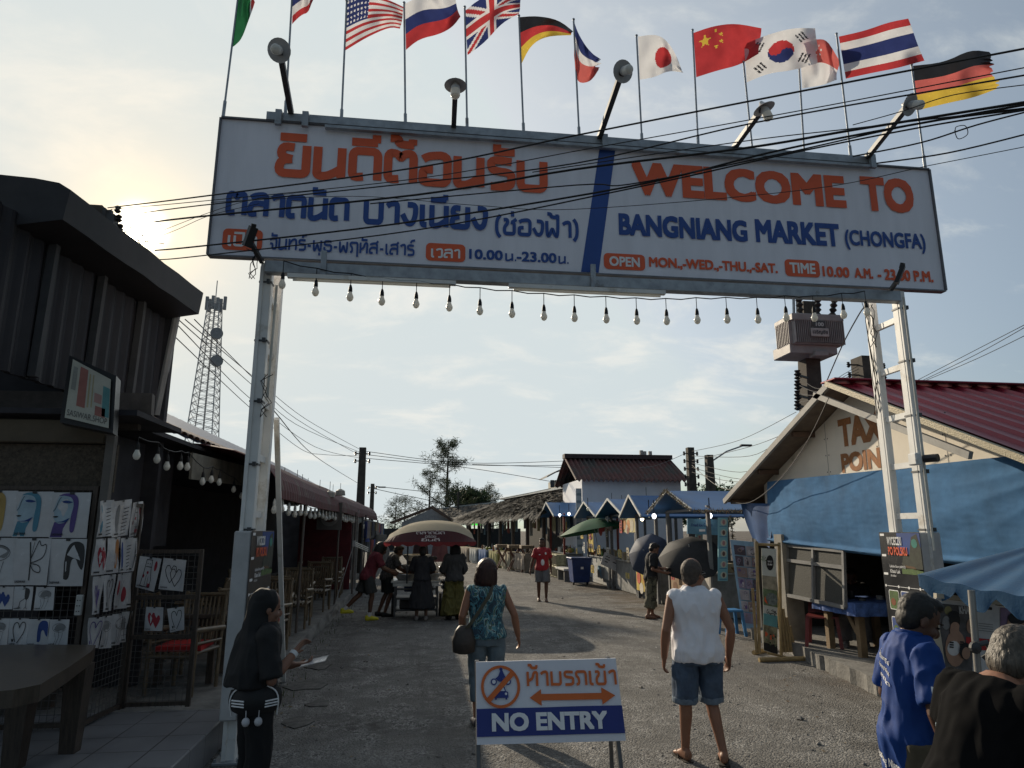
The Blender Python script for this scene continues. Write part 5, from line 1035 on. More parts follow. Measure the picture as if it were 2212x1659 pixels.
for sgn, px in ((0, 1031), (1, 1330)):
    p_ = q[3].lerp(q[2], .01 if not sgn else .95); b = MB(); t_ = q[0].lerp(q[1], .01 if not sgn else .95)
    d = (p_-t_).normalized(); low = p_+d*((p_.z)/-d.z); b.bar(t_+V((0, .03, 0)), low+V((0, .03, 0)), .028); b.bar(t_+V((0, .05, 0)), V((low.x+.05, low.y+.55, 0)), .028); b.build('leg', mat('leg_steel', (.12, .12, .12), metal=.4, rough=.5), ne)
"""stalls come next"""
# ================================================================ food stalls
BLUER = mat('stall_blue_sheet', (.04, .13, .3), rough=.45, var=.2, scale=2, metal=.1); TRIM = mat('white_trim', (.5, .5, .48), rough=.5); SPOST = mat('stall_post', (.16, .16, .16), rough=.6, var=.3)
WARM = mat('lit_bulb', (1, .86, .6), emit=3); COOL = mat('lit_white_bulb', (.95, .97, 1), emit=3)
def stall(y0, y1, xf, xb, zp, ze, label, post=SPOST, trim=TRIM, counter=True, ctop=.95, cfront=None):
    t = thing('food_stall', label, 'stall', ((xf+xb)/2, (y0+y1)/2, 0)); ym = (y0+y1)/2; xo = xf-.45
    for yy, nm in ((y0, 'near'), (y1, 'far')):
        b = MB(); b.slab(lambda u, v: V((xo+(xb-xo)*u, ym+(yy-ym)*v*1.06, zp+(ze-zp)*v-.03*sin(pi*v)*abs(sin(u*3)))), 10, 4, (0, 0, -.025)); b.build('roof_slope', BLUER, t)
    b = MB(); b.bar((xo-.02, ym, zp), (xo-.02, y0-.03*(y1-y0), ze), .03, .07); b.bar((xo-.02, ym, zp), (xo-.02, y1+.03*(y1-y0), ze), .03, .07); b.build('gable_trim', trim, t)
    for x in (xf, xb-.2):
        for y in (y0+.12, y1-.12): b = MB(); b.box((x, y, ze/2+.05), (.08, .08, ze+.1)); b.build('post', post, t)
    b = MB(); b.bar((xf, y0, ze+.02), (xf, y1, ze+.02), .06); b.bar((xb-.2, y0, ze+.02), (xb-.2, y1, ze+.02), .06); b.build('beam', post, t)
    if counter:
        b = MB(); b.box(((xf+.06+xf+.75)/2, ym, ctop/2), (.66, (y1-y0)*.86, ctop-.04)); b.build('counter', cfront or mat('counter_grey', (.22, .22, .21), var=.3), t)
        b = MB(); b.box((xf+.4, ym, ctop), (.8, (y1-y0)*.9, .035)); b.build('counter_top', mat('counter_top', (.3, .3, .29), rough=.4), t)
    return t
def banner(nm, y0, y1, x, z0, z1, cols, label, text=None, seed=1, par=None):
    """printed banner facing the lane (-x)"""
    r = random.Random(seed); b = MB(); P = lambda u, v, k=0: V((x-.004*k-.008*sin(u*9), y1+(y0-y1)*u, z0+(z1-z0)*v))
    b.slab(lambda u, v: P(u, v), 8, 2, (.006, 0, 0)); ms = [mat('bn_%s' % label.replace(' ', '_')[:40], cols[0], rough=.5, var=.1)]
    for i, c in enumerate(cols[1:]): ms.append(mat('bn%d_%s' % (i, label.replace(' ', '_')[:40]), c, rough=.5, var=.15))
    for k in range(9):
        u, v = r.uniform(.1, .85), r.uniform(.1, .55); a = r.uniform(.05, .13); b.poly([P(u+a*cos(i*pi/6), v+a*1.6*sin(i*pi/6)*(y1-y0)/(z1-z0)*.6, 1+k*.2) for i in range(12)], 1+k % (len(cols)-1))
    if text:
        tx_, th_ = text, isinstance(text, tuple); s_ = tx_[0] if th_ else tx_
        label_on(b, s_, P(0, 0, 4), V((0, -1, 0)), Z, ((y1-y0)*.1, (y1-y0)*.9, (z1-z0)*.66, (z1-z0)*.88), 1, bold=.03)
    o = b.build(nm, ms, par); 
    if par is None: tag(o, label, 'banner')
    return o
def bulb(p, m, label):
    b = MB(); t = thing('lit_lamp', label, 'lamp', p); b.ell(p, .055, .055, .065, 10); b.build('bulb', m, t, smooth=80); b = MB(); b.tube([p+V((0, 0, .08)), p+V((0, 0, .4))], .012, 5); b.build('cord', BLACK, t)
YEL = (.5, .36, .06)
s1 = stall(28.0, 31.2, 5.85, 8.3, 3.05, 2.45, 'farthest blue-roofed stall with red posts and striped drink crates', post=mat('red_post', (.16, .035, .025)))
s2 = stall(23.2, 26.2, 6.35, 8.8, 2.88, 2.35, 'fruit shake stall with a blue gable roof and yellow price banner', cfront=mat('lattice_front', (.3, .3, .29), var=.6, scale=14))
s3 = stall(20.0, 22.9, 6.35, 8.8, 2.85, 2.33, 'grill stall with a blue gable roof and hanging fruit banners')
s4 = stall(17.9, 19.8, 6.25, 9.2, 2.84, 2.25, 'narrow blue-roofed stall with a mango sticky rice poster')
s5 = stall(14.7, 17.5, 6.35, 10.2, 2.82, 2.33, 'large blue-roofed ice cream stall with tinsel along its gable')
banner('banner', 22.6, 24.6, 6.3, 1.86, 2.22, ((.42, .38, .36), (.45, .04, .04), (.5, .5, .5)), 'red and white banner across the fruit shake stall', 'Fruit Shake', 3)
b_ = banner('price_banner', 25.0, 25.7, 6.28, 1.1, 2.3, (YEL, (.06, .04, .1), (.5, .3, .02)), 'tall yellow fresh fruit shake 50 banner at the far corner', None, 4)
b = MB()
for t_, z in (('Fresh', 2.08), ('fruit', 1.82), ('shake', 1.56), ('50', 1.25)): label_on(b, t_, V((6.262, 25.62, z)), V((0, -1, 0)), Z, (.0, .52, 0, .14), 0, bold=.03)
b.build('lettering', mat('ink_dark_violet', (.05, .03, .1)), b_)
banner('banner', 20.0, 21.6, 6.3, 1.82, 2.3, ((.5, .42, .2), (.5, .2, .05), (.45, .4, .3), (.25, .08, .04)), 'pale banner of grilled food hung across the grill stall', None, 5)
banner('food_poster', 18.2, 19.75, 6.2, .22, .98, (YEL, (.45, .08, .03), (.55, .5, .42), (.5, .22, .04), (.2, .28, .06)), 'bright yellow mango sticky rice poster on the counter front', 'Mango Sticky Rice', 6)
banner('food_poster', 23.1, 24.6, 6.3, .25, .9, ((.33, .34, .33), (.2, .2, .2), (.12, .25, .35)), 'grey lattice and blue poster below the fruit shake counter', None, 7)
banner('food_poster', 14.9, 16.0, 6.33, .15, .92, ((.5, .48, .45), (.35, .1, .08), (.2, .25, .25), (.4, .2, .1)), 'ice cream poster with dark triangles on the ice cream counter', None, 9)
banner('food_poster', 16.1, 17.3, 6.33, .15, .92, ((.3, .2, .12), (.35, .22, .13), (.2, .1, .05)), 'brown waffle poster on the far half of the ice cream counter', None, 10)
TEAL = (.2, .42, .47)
def vsign(px0, px1, py0, py1, y, label, n):
    q = [at(px0, py1, y=y), at(px1, py1, y=y), at(px1, py0, y=y), at(px0, py0, y=y)]; b = MB(); b.prism(q, (0, .04, 0)); P = lambda u, v, k: q[0].lerp(q[1], u).lerp(q[3].lerp(q[2], u), v)+V((0, -.004*k, 0)); h = (q[3]-q[0]).length/(q[1]-q[0]).length
    for i in range(n):
        v = (i+.55)/n; b.poly([P(.55+.34*cos(a*pi/8), v+.34/h*sin(a*pi/8), 1) for a in range(16)], 1); b.poly([P(.55+.16*cos(a*pi/5), v+.24/h*sin(a*pi/5), 2) for a in range(10)], 2+i % 2); b.poly([P(.1, v-.42/n, 1), P(.9, v-.42/n, 1), P(.9, v-.36/n, 1), P(.1, v-.36/n, 1)], 4)
    tag(b.build('menu_sign', [mat('menu_teal', TEAL, rough=.4, var=.05), mat('menu_cream', (.5, .52, .42)), mat('menu_brown', (.14, .07, .06)), mat('menu_pink', (.4, .2, .2)), mat('menu_blue', (.05, .15, .3))]), label, 'sign')
vsign(1552, 1572, 1118, 1255, 14.5, 'long teal menu sign with round ice cream pictures hanging right of the dark umbrella', 6); vsign(1503, 1518, 1128, 1196, 16.9, 'short teal menu sign at the far post of the ice cream stall', 3)
q = [at(a, c, y=15.2) for a, c in ((1485, 1153), (1552, 1156), (1552, 1122), (1485, 1120))]; b = MB(); b.prism(q, (0, .04, 0)); label_on(b, 'Fried Ice Cream', q[0]+V((.1, -.006, .16)), X, Z, (0, .5, 0, .07), 1, bold=.02); b.poly([q[0]+V((.28, -.006, .05)), q[0]+V((.42, -.006, .05)), q[0]+V((.42, -.006, .1)), q[0]+V((.28, -.006, .1))], 2)
tag(b.build('header_sign', [mat('header_blue', (.12, .27, .38)), mat('header_text', (.04, .08, .22)), VWHITE]), 'pale blue header sign across the ice cream stall', 'sign')
# tinsel on gable and post
def tinsel(pts, label, seed):
    r = random.Random(seed); b = MB(); pts = [V(p) for p in pts]
    for i in range(len(pts)-1):
        n_ = int((pts[i+1]-pts[i]).length*230)
        for k in range(n_):
            p = pts[i].lerp(pts[i+1], r.random()); d = V((r.gauss(0, 1), r.gauss(0, 1), r.gauss(0, 1))).normalized(); s = d.cross(V((r.random(), 1, .3))).normalized()*.008
            b.add([p-s, p+s, p+d*(.05+.05*r.random())], [(0, 1, 2)], r.randint(0, 2))
    tag(b.build('tinsel_garland', [mat('tinsel_silver', (.4, .38, .33), rough=.25, metal=.7), mat('tinsel_grey', (.25, .24, .22), rough=.3, metal=.6), mat('tinsel_gold', (.35, .27, .15), rough=.3, metal=.6)], recalc=False), label, 'garland')
tinsel([(5.86, 17.6, 2.3), (5.86, 16.1, 2.84), (5.86, 14.6, 2.32)], 'silvery tinsel garland along the gable of the ice cream stall', 1)
tinsel([(5.9, 14.55, 2.3), (8.6, 14.5, 2.3), (8.7, 14.5, 2.1)], 'thin tinsel garland below the near eave of the ice cream stall', 2); tinsel([at(1577, 1115, y=14.4), at(1584, 1165, y=14.4)], 'tinsel strand hanging beside the long teal menu sign', 3)
for p, m_, l_ in ((at(1209, 1113, y=28), COOL, 'lit white bulb in the farthest stall'), (at(1229, 1110, y=28), COOL, 'second lit bulb in the farthest stall, nearer the red post'), (at(1561-2*14, 1114, y=15), COOL, 'square white lit lamp under the ice cream stall eave'), (at(1413, 1115, y=17), COOL, 'lit white globe under the tinsel gable'), (at(1393-6, 1121, y=20), WARM, 'lit warm bulb in the narrow stall'), (at(1402, 1112, y=18.2), WARM, 'lit warm lamp near the far post of the ice cream stall'), (at(1270, 1100, y=24), BULB, 'unlit bulb in the gable of the fruit shake stall')): bulb(p, m_, l_)
# umbrellas
def umbrella(c, r_, tilt, m, label, hgt=.45, n=8, pole=1.6):
    t = thing('umbrella', label, 'umbrella', c); ax = V(tilt).normalized(); a, b2 = frame(ax)
    def S(u, v): th = 2*pi*u; rr_ = r_*v*(1-.06*v*abs(sin(th*n/2))**1); return V(c)+ax*(hgt*(1-v**1.7))+(a*cos(th)+b2*sin(th))*rr_
    b = MB(); b.slab(S, 64, 8, -ax*.006); b.build('canopy', m, t, smooth=60)
    b = MB()
    for k in range(n): b.tube([S(k/n, v)-ax*.02 for v in (.05, .35, .7, 1)], .006, 4)
    b.build('rib', DARKST, t); b = MB(); b.tube([V(c)+ax*(hgt+.06), V(c)-ax*pole], .012, 6); b.build('pole', STEEL, t)
umbrella(at(1285, 1147, y=23.4), 1.25, (-.15, .1, 1), mat('green_cloth', (.02, .1, .045), rough=.7, trans=.2), 'dark green umbrella open behind the fruit shake counter', .42, pole=1.0)
umbrella(at(1402, 1198, y=17.0), .55, (-.55, -.6, .3), mat('slate_cloth', (.045, .06, .1), rough=.7, trans=.15, var=.2), 'slate blue umbrella tipped on its side by the narrow stall', .3, pole=.8)
umbrella(at(1492, 1206, y=15.3), .72, (-.3, -.6, .75), mat('black_cloth', (.03, .03, .032), rough=.7, var=.25, trans=.08), 'large black umbrella tipped towards us at the ice cream stall', .35, pole=.9)
# goods on the counters and along the lane
r = random.Random(21)
def goods(n, x0, x1, y0, y1, z, kinds, label, grp, nm):
    for k in range(n):
        p = V((r.uniform(x0, x1), r.uniform(y0, y1), z)); kd = r.choice(kinds); b = MB(); s = r.uniform(.7, 1.25)
        if kd == 'box': b.box(p+V((0, 0, .1*s)), (.24*s, .3*s, .2*s), rz=r.uniform(-.2, .2), ch=.01)
        elif kd == 'bottle': b.lathe([(.04*s, 0), (.045*s, .14*s), (.016*s, .2*s), (.016*s, .25*s)], p, 8)
        elif kd == 'fruit': b.ell(p+V((0, 0, .08*s)), .09*s, .1*s, .09*s, 8)
        elif kd == 'bowl': b.lathe([(.07*s, 0), (.14*s, .1*s), (.12*s, .1*s), (.05*s, .03)], p, 12)
        c = {'box': ((.3, .25, .16), (.35, .35, .33), (.1, .08, .06)), 'bottle': ((.3, .12, .05), (.3, .3, .3), (.1, .2, .08)), 'fruit': ((.35, .2, .05), (.2, .22, .05), (.25, .06, .03)), 'bowl': ((.3, .3, .3), (.2, .12, .06), (.25, .22, .15))}[kd]; i = r.randint(0, 2)
        tag(b.build(kd if kd != 'fruit' else 'fruit', mat('goods_%s_%d' % (kd, i), c[i], rough=.5), smooth=40), label % kd, kd, grp)
goods(12, 6.45, 7.0, 23.5, 25.9, .97, ['fruit', 'bottle', 'bowl'], '%s on the counter of the fruit shake stall', 'goods on the fruit shake counter', 'f')
goods(12, 6.45, 7.0, 20.2, 22.6, .97, ['bowl', 'bottle', 'box'], '%s on the counter of the grill stall', 'goods on the grill counter', 'g')
goods(6, 6.4, 7.0, 18.1, 19.5, .97, ['bowl', 'fruit'], '%s on the counter of the narrow stall', 'goods on the narrow stall counter', 'g')
goods(10, 6.5, 7.1, 14.9, 17.2, .97, ['bottle', 'bowl', 'box'], '%s on the ice cream counter', 'goods on the ice cream counter', 'g')
goods(10, 6.45, 7.0, 23.5, 25.9, .97, ['bottle', 'box'], '%s at the back of the fruit shake counter', 'more goods on the fruit shake counter', 'f'); goods(12, 6.5, 7.1, 20.2, 22.6, .97, ['bottle', 'bowl', 'fruit'], '%s at the back of the grill counter', 'more goods on the grill counter', 'g'); goods(12, 6.6, 7.1, 14.9, 17.2, .97, ['bottle', 'box', 'fruit'], '%s at the back of the ice cream counter', 'more goods on the ice cream counter', 'g')
goods(14, 5.95, 6.6, 28.2, 31.0, .97, ['bottle', 'bottle', 'box', 'fruit'], '%s on the counter of the farthest stall', 'goods on the farthest counter', 'g')
STRW = mat('woven_crate', (.32, .3, .19), var=.55, scale=9)
for k in range(8):
    b = MB(); y = 28.1+.42*(k % 4)*1.8; z = .02+.46*(k//4); b.box((5.65, y, z+.22), (.4, .66, .43), ch=.015); [b.bar((5.44, y-.3+.12*j, z+.05), (5.44, y-.3+.12*j, z+.4), .012, .03, mi=1) for j in range(6)]
    tag(b.build('crate', [STRW, mat('crate_dark', (.1, .09, .06))]), 'pale striped crate stacked in front of the farthest stall', 'crate', 'crates before the farthest stall')
t = thing('bench', 'pale concrete bench on two slab legs beside the blue bin', 'bench', (5.6, 27, 0)); b = MB(); b.box((5.55, 26.6, .44), (.45, 1.7, .07), ch=.01); b.build('seat', mat('pale_concrete', (.42, .42, .4), var=.15), t)
for y in (26.0, 27.2): b = MB(); b.box((5.55, y, .2), (.34, .12, .4)); b.build('leg', CONC, t)
def bin_(px, py, y, w_, h, label):
    c = at(px, py, z=0); c = V((at(px, py, y=y).x, y, 0)); t = thing('wheeled_bin', label, 'bin', c); m = mat('bin_blue', (.02, .045, .16), rough=.4)
    b = MB(); b.loft([[c+V((a*s, d*s*1.1, z)) for a, d in ((-1, -1), (1, -1), (1, 1), (-1, 1))] for z, s in ((.1, w_*.4), (h, w_*.5))]); b.build('body', m, t); b = MB(); b.box(c+V((0, 0, h+.03)), (w_*1.1, w_*1.2, .06), ch=.02); b.build('lid', mat('bin_lid', (.04, .07, .18), rough=.4), t)
    for a in (-.35, .35): b = MB(); b.tube([c+V((a*w_-.03, -.1, .07)), c+V((a*w_+.03, -.1, .07))], .07, 10); b.build('wheel', BLACK, t)
    b = MB(); b.box(c+V((.02, -w_*.5, h*.7)), (.1, .02, .14)); b.build('sticker', VWHITE, t)
bin_(1252, 1256, 24.6, .7, .88, 'large navy wheeled bin with a white sticker by the bench'); bin_(1107, 1210, 38, .75, 1.0, 'smaller blue bin farther off beside the wooden trestles')
t = thing('menu_easel', 'small white menu board propped at a slant by the fruit shake stall', 'menu board', (6.1, 23, .9)); q = [at(a, c, y=22.6) for a, c in ((1243+55-1, 1234-16), (1340-3, 1237), (1353-3, 1212), (1310-3, 1192))]
b = MB(); b.prism(q, (0, .03, 0)); b.build('board', mat('menu_white', (.5, .5, .5)), t); b = MB(); [b.poly([q[0].lerp(q[1], u0).lerp(q[3].lerp(q[2], u0), v)+V((0, -.004, 0)), q[0].lerp(q[1], u1).lerp(q[3].lerp(q[2], u1), v)+V((0, -.004, 0)), q[0].lerp(q[1], u1).lerp(q[3].lerp(q[2], u1), v+.07)+V((0, -.004, 0)), q[0].lerp(q[1], u0).lerp(q[3].lerp(q[2], u0), v+.07)+V((0, -.004, 0))]) for u0, u1, v in ((.1, .3, .7), (.1, .35, .5), (.5, .9, .5), (.15, .3, .3), (.6, .85, .75))]; b.build('writing', INK, t); b = MB(); b.bar(q[0].lerp(q[1], .5), V((q[0].x+.3, 22.7, 0)), .04); b.build('leg', SPOST, t)
# wooden trestles by far thatch
for k in range(3):
    x, y = 4.0+.45*k, 34-1.0*k; t = thing('folding_stand', 'dark folding wooden trestle leaning beside the smaller blue bin', 'trestle', (x, y, 0), group='wooden trestles'); b = MB()
    for s in (-1, 1): b.bar((x-.3, y+s*.25, 0), (x+.25, y+s*.25, 1.05), .05); b.bar((x+.3, y+s*.25, 0), (x-.25, y+s*.25, 1.05), .05)
    b.bar((x-.25, y-.3, .8), (x-.25, y+.3, .8), .04); b.bar((x+.25, y-.3, .8), (x+.25, y+.3, .8), .04); b.build('frame', mat('red_brown_wood', (.12, .055, .04)), t); b = MB(); b.box((x, y, 1.12), (.6, .7, .14), ch=.01); b.build('top', mat('box_brown', (.2, .15, .1)), t)
rc = random.Random(77)
for k in range(26):
    y = rc.uniform(14.9, 31); x = 6.12+.16*rc.random(); w_, h_ = rc.uniform(.18, .42), rc.uniform(.16, .5); z = rc.choice((rc.uniform(1.75, 2.2), rc.uniform(1.05, 1.35), rc.uniform(.3, .8))); c = rc.choice(((.45, .33, .05), (.5, .5, .47), (.4, .05, .04), (.1, .28, .33), (.42, .36, .25), (.08, .2, .08)))
    b = MB(); b.box((x, y, z), (.012, w_, h_)); [b.box((x-.009, y+w_*rc.uniform(-.15, .15), z+h_*(.3-.2*j)), (.004, w_*rc.uniform(.3, .6), h_*.09), mi=1) for j in range(4)]
    tag(b.build('price_card', [mat('card_%d' % int(c[0]*1000+c[2]*10), c, rough=.5), PLAST]), 'small price card hung along the stall fronts', 'price card', 'price cards of the food stalls')
"""white building, thatch, distance"""
wb = thing('white_building', 'white-walled building with a dark red corrugated roof behind the food stalls', 'building', (8.6, 30, 0))
WY = 28.6; x0 = at(1257, 1040, y=WY).x; x1 = at(1470, 1040, y=WY).x; ze_ = at(1360, 1038, y=WY).z; zr = at(1360, 989, y=WY+1.9).z
b = MB(); b.box(((x0+x1)/2, WY+2.0, ze_/2+.03), (x1-x0, 4.0, ze_+.05)); b.build('wall', mat('white_render', (.7, .71, .75), rough=.85, var=.06, scale=2, col2=(.45, .45, .45), thr=.66), wb)
b = MB(); NR = 24; b.slab(lambda u, v: V((x0-.35+(x1-x0+.65)*u, WY-.35+2.3*v, ze_-.02+(zr-ze_)*v+.05*sin(u*NR*2*pi))), 240, 4, (0, 0, -.02)); b.slab(lambda u, v: V((x0-.35+(x1-x0+.65)*u, WY+4.3-2.35*v, ze_-.02+(zr-ze_)*v+.05*sin(u*NR*2*pi))), 240, 2, (0, 0, -.02))
b.build('roof', mat('old_red_corrugated', (.09, .03, .028), rough=.7, var=.3, scale=3, col2=(.05, .045, .042), thr=.47, soft=.12), wb, smooth=60)
b = MB(); b.box(((x0+x1)/2-.02, WY+1.95, zr+.03), (x1-x0+.7, .5, .2)); b.build('ridge', mat('ridge_dark', (.06, .04, .04)), wb)
b = MB(); p_ = at(1252, 1080, y=WY-.1); b.prism([V((x0-.28, WY-.04, .9)), V((x0-.03, WY-.04, .9)), V((x0-.03, WY-.04, 3.6)), V((x0-.28, WY-.04, 3.6))], (0, .03, 0)); [b.poly([V((x0-.26, WY-.05, z)), V((x0-.06, WY-.05, z)), V((x0-.06, WY-.05, z+.1)), V((x0-.26, WY-.05, z+.1))], 1) for z in (1.2, 1.5, 1.8, 2.1, 2.4, 2.7, 3.0, 3.3)]; b.build('side_banner', [mat('banner_grey', (.45, .47, .47)), mat('banner_text', (.2, .25, .27))], wb)
for k, px in enumerate((1390-5, 1288+110, 1290+117)):
    p_ = at((1323, 1345, 1398)[k], (1133, 1138, 1120)[k], y=WY-.4); t = thing('wall_lamp', 'small dark cone lamp hanging before the white wall', 'lamp', p_, group='cone lamps before the white wall'); b = MB(); b.lathe([(.02, .2), (.05, .15), (.2, -.05), (.18, -.05)], p_, 12); b.build('shade', DARKST, t); b = MB(); b.tube([p_+Z*.2, p_+Z*1.3], .01, 4); b.build('cord', BLACK, t)
for k, (px, py, y, x_) in enumerate(((1385, 973, WY+6, 0), (1392, 975, WY+6, 0), (1404, 975, WY+6, 0))):
    p_ = at(px+18-18, py, y=y); b = MB(); b.box(p_-V((0, 0, 2.2)), (.16, .16, 4.4)); tag(b.build('antenna_panel', mat('antenna_grey', (.3, .3, .3))), 'grey mast tip poking up behind the red ridge', 'mast', 'mast tips behind the red roof')
# thatch
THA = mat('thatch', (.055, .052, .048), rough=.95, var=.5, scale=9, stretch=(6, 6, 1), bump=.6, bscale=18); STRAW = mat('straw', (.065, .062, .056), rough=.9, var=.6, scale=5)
def thatch_roof(nm, par, A, B, C, D, ns, seed):
    """A,B eave left/right ; C,D ridge right/left"""
    r = random.Random(seed); A, B, C, D = [V(p) for p in (A, B, C, D)]; n = (B-A).cross(D-A).normalized(); n = n if n.z > 0 else -n
    S = lambda u, v: A.lerp(B, u).lerp(D.lerp(C, u), v)+n*(.1*noise.noise(V((u*22, v*9, seed)))+.06*((v*9) % 1))
    b = MB(); b.slab(S, 90, 54, (0, 0, -.15)); m = [THA, STRAW]
    for k in range(ns):
        u, v = r.random(), r.random()**1.3; p = S(u, v)+n*.02; d = (A-D).lerp(B-C, u).normalized(); d = (d+V((r.gauss(0, .12), r.gauss(0, .12), r.gauss(0, .06)))).normalized(); s = d.cross(n).normalized()*r.uniform(.015, .05); L_ = r.uniform(.3, .75)*(1.2 if v < .05 else 1)
        t = p+d*L_+(n*.03 if v > .04 else -Z*.15); b.add([p-s, p+s, t+s*.5, t-s*.5], [(0, 1, 2, 3)], 1)
    return b.build(nm, m, par, recalc=False)
th = thing('thatched_hall', 'long open market hall under a shaggy grey thatch roof beside the stalls', 'market hall', (5, 40, 0))
dA, dB = 46, 29.8; eA = at(987, 1125, y=dA); eB = at(1168, 1108, y=dB); rC = at(1252, 1052, y=36); rD = at(1096, 1080, y=49)
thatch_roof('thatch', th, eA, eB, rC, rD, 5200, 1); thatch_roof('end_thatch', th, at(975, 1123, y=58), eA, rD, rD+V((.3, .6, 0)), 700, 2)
b = MB(); b.bar(rD+V((-.3, 0, .06)), rC+V((0, 0, .1)), .5, .12); b.build('ridge_cap', mat('ridge_white', (.5, .5, .48), rough=.4, metal=.3), th)
for k in range(7): p = eA.lerp(eB, (k+.5)/7)+V((.6, .35, 0)); b = MB(); b.tube([(p.x, p.y, 0), (p.x, p.y, p.z+.1)], .09, 8); b.build('post', DWOOD, th)
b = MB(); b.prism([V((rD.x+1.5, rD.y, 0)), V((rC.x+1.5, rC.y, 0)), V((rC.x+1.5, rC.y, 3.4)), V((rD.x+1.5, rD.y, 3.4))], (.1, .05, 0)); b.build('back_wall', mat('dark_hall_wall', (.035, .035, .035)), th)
CL = [(.42, .38, .28), (.3, .25, .2), (.4, .4, .38), (.1, .16, .3), (.3, .28, .12)]
for k in range(7):
    p = eA.lerp(eB, (k+.4)/7.6)+V((.25, -.1, 0)); d = (eB-eA).normalized(); w_ = 1.5; b = MB(); b.box((p.x, p.y, .42), (.8, w_, .8), rz=atan2(d.y, d.x)-pi/2)
    s_ = d.cross(Z); b.slab(lambda u, v: V((p.x, p.y, 0))+d*(u-.5)*w_*1.06-V((.5, .1, 0))*.95+V((0, 0, .84-.7*v))+V((.05*sin(u*20)*v, 0, 0)), 30, 3, (.02, 0, 0))
    tag(b.build('draped_table', mat('drape_%d' % (k % 5), CL[k % 5], rough=.9, var=.3)), 'low table draped with pale cloth along the edge of the thatched hall', 'table', 'draped tables of the thatched hall')
goods(22, 3.2, 5.4, 33, 42, .86, ['box', 'bottle', 'box', 'fruit'], '%s on display before the thatched hall', 'wares of the thatched hall', 'g')
r = random.Random(31)
for k in range(40):
    f_ = r.random(); p = eA.lerp(eB, f_)+V((.5+r.random()*1.2, .3, -.1)); h = r.uniform(.4, .9); w_ = r.uniform(.2, .45); d = (eB-eA).normalized()
    c = r.choice(((.3, .3, .29), (.08, .08, .1), (.3, .1, .08), (.1, .16, .2), (.22, .2, .12)))
    b = MB(); b.slab(lambda u, v: p+d*(u-.5)*w_-Z*(h*v)+V((.03*sin(u*9), 0, 0)), 5, 2, (.02, 0, 0)); tag(b.build('hanging_cloth', mat('cloth_%d_%d' % (int(c[0]*100), int(c[2]*100)), c, rough=.9)), 'cloth hanging under the thatch eave', 'cloth', 'cloths hanging in the thatched hall')
b = MB(); p_ = at(1028, 1133, y=47); b.box(p_, (.9, .05, .12)); tag(b.build('neon_sign', mat('green_neon', (.05, .5, .05), emit=.8)), 'small lit green sign deep under the thatch', 'sign')
t2 = thing('thatched_hall', 'second thatch roof farther off with a bright ridge line', 'market hall', (3, 75, 0))
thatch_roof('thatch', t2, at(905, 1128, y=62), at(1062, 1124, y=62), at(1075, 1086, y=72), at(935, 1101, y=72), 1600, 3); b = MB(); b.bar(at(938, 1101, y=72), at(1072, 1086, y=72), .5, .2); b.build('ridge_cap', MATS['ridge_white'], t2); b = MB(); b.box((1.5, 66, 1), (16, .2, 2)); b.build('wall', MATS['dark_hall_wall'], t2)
hs = thing('gabled_house', 'grey gabled house with a brown tiled roof behind the food cart parasol', 'house', at(920, 1150, y=55)); y_ = 55
g = [at(a, c, y=y_) for a, c in ((868, 1128), (932, 1099), (978, 1128))]; b = MB(); b.prism([V((g[0].x, y_, 0)), g[0], g[1], g[2], V((g[2].x, y_, 0))], (0, .2, 0)); b.build('wall', mat('house_grey', (.3, .31, .32)), hs)
b = MB(); b.prism([g[1]+Z*.1, g[2]+V((.2, -.6, -.05)), g[2]+V((.3, 5, -.05)), g[1]+V((0, 5, .1))], (0, 0, .12)); b.prism([g[1]+Z*.1, g[1]+V((0, 5, .1)), g[0]+V((-.9, 5, -.1)), g[0]+V((-.9, -.6, -.1))], (0, 0, .12)); b.bar(g[1]+V((0, -.7, .2)), g[2]+V((.2, -.7, .0)), .3, .12); b.build('roof', mat('brown_tile', (.13, .09, .075), var=.4, scale=2), hs)
fh = thing('hillside_house', 'cream upper storey with a curved roof and small windows above the thatch', 'house', at(1212, 1058, y=70)); y_ = 70
a0, a1 = at(1187, 1032, y=y_), at(1250, 1032, y=y_); b = MB(); b.box(((a0.x+a1.x)/2+.6, y_+2, 3.4), (a1.x-a0.x, 4, 7)); b.build('wall', mat('cream_house', (.4, .38, .32), var=.1), fh)
b = MB(); b.slab(lambda u, v: V((a0.x-.3+(a1.x-a0.x+1)*u, y_-.3+4.6*v, at(1187, 1034, y=y_).z+1.1*sin(min(1, u*1.3)*pi/2)+.1)), 12, 2, (0, 0, .15)); b.build('roof', mat('grey_sheet', (.22, .22, .22)), fh)
for px0, px1 in ((1189, 1197), (1200, 1204), (1206, 1209), (1215, 1221), (1229, 1235)):
    w0, w1 = at(px0, 1053, y=y_-.01), at(px1, 1037, y=y_-.01); b = MB(); b.box(((w0.x+w1.x)/2, y_-.02, (w0.z+w1.z)/2), (w1.x-w0.x, .06, w1.z-w0.z)); b.build('window', mat('dark_pane', (.05, .05, .06), rough=.2), fh)
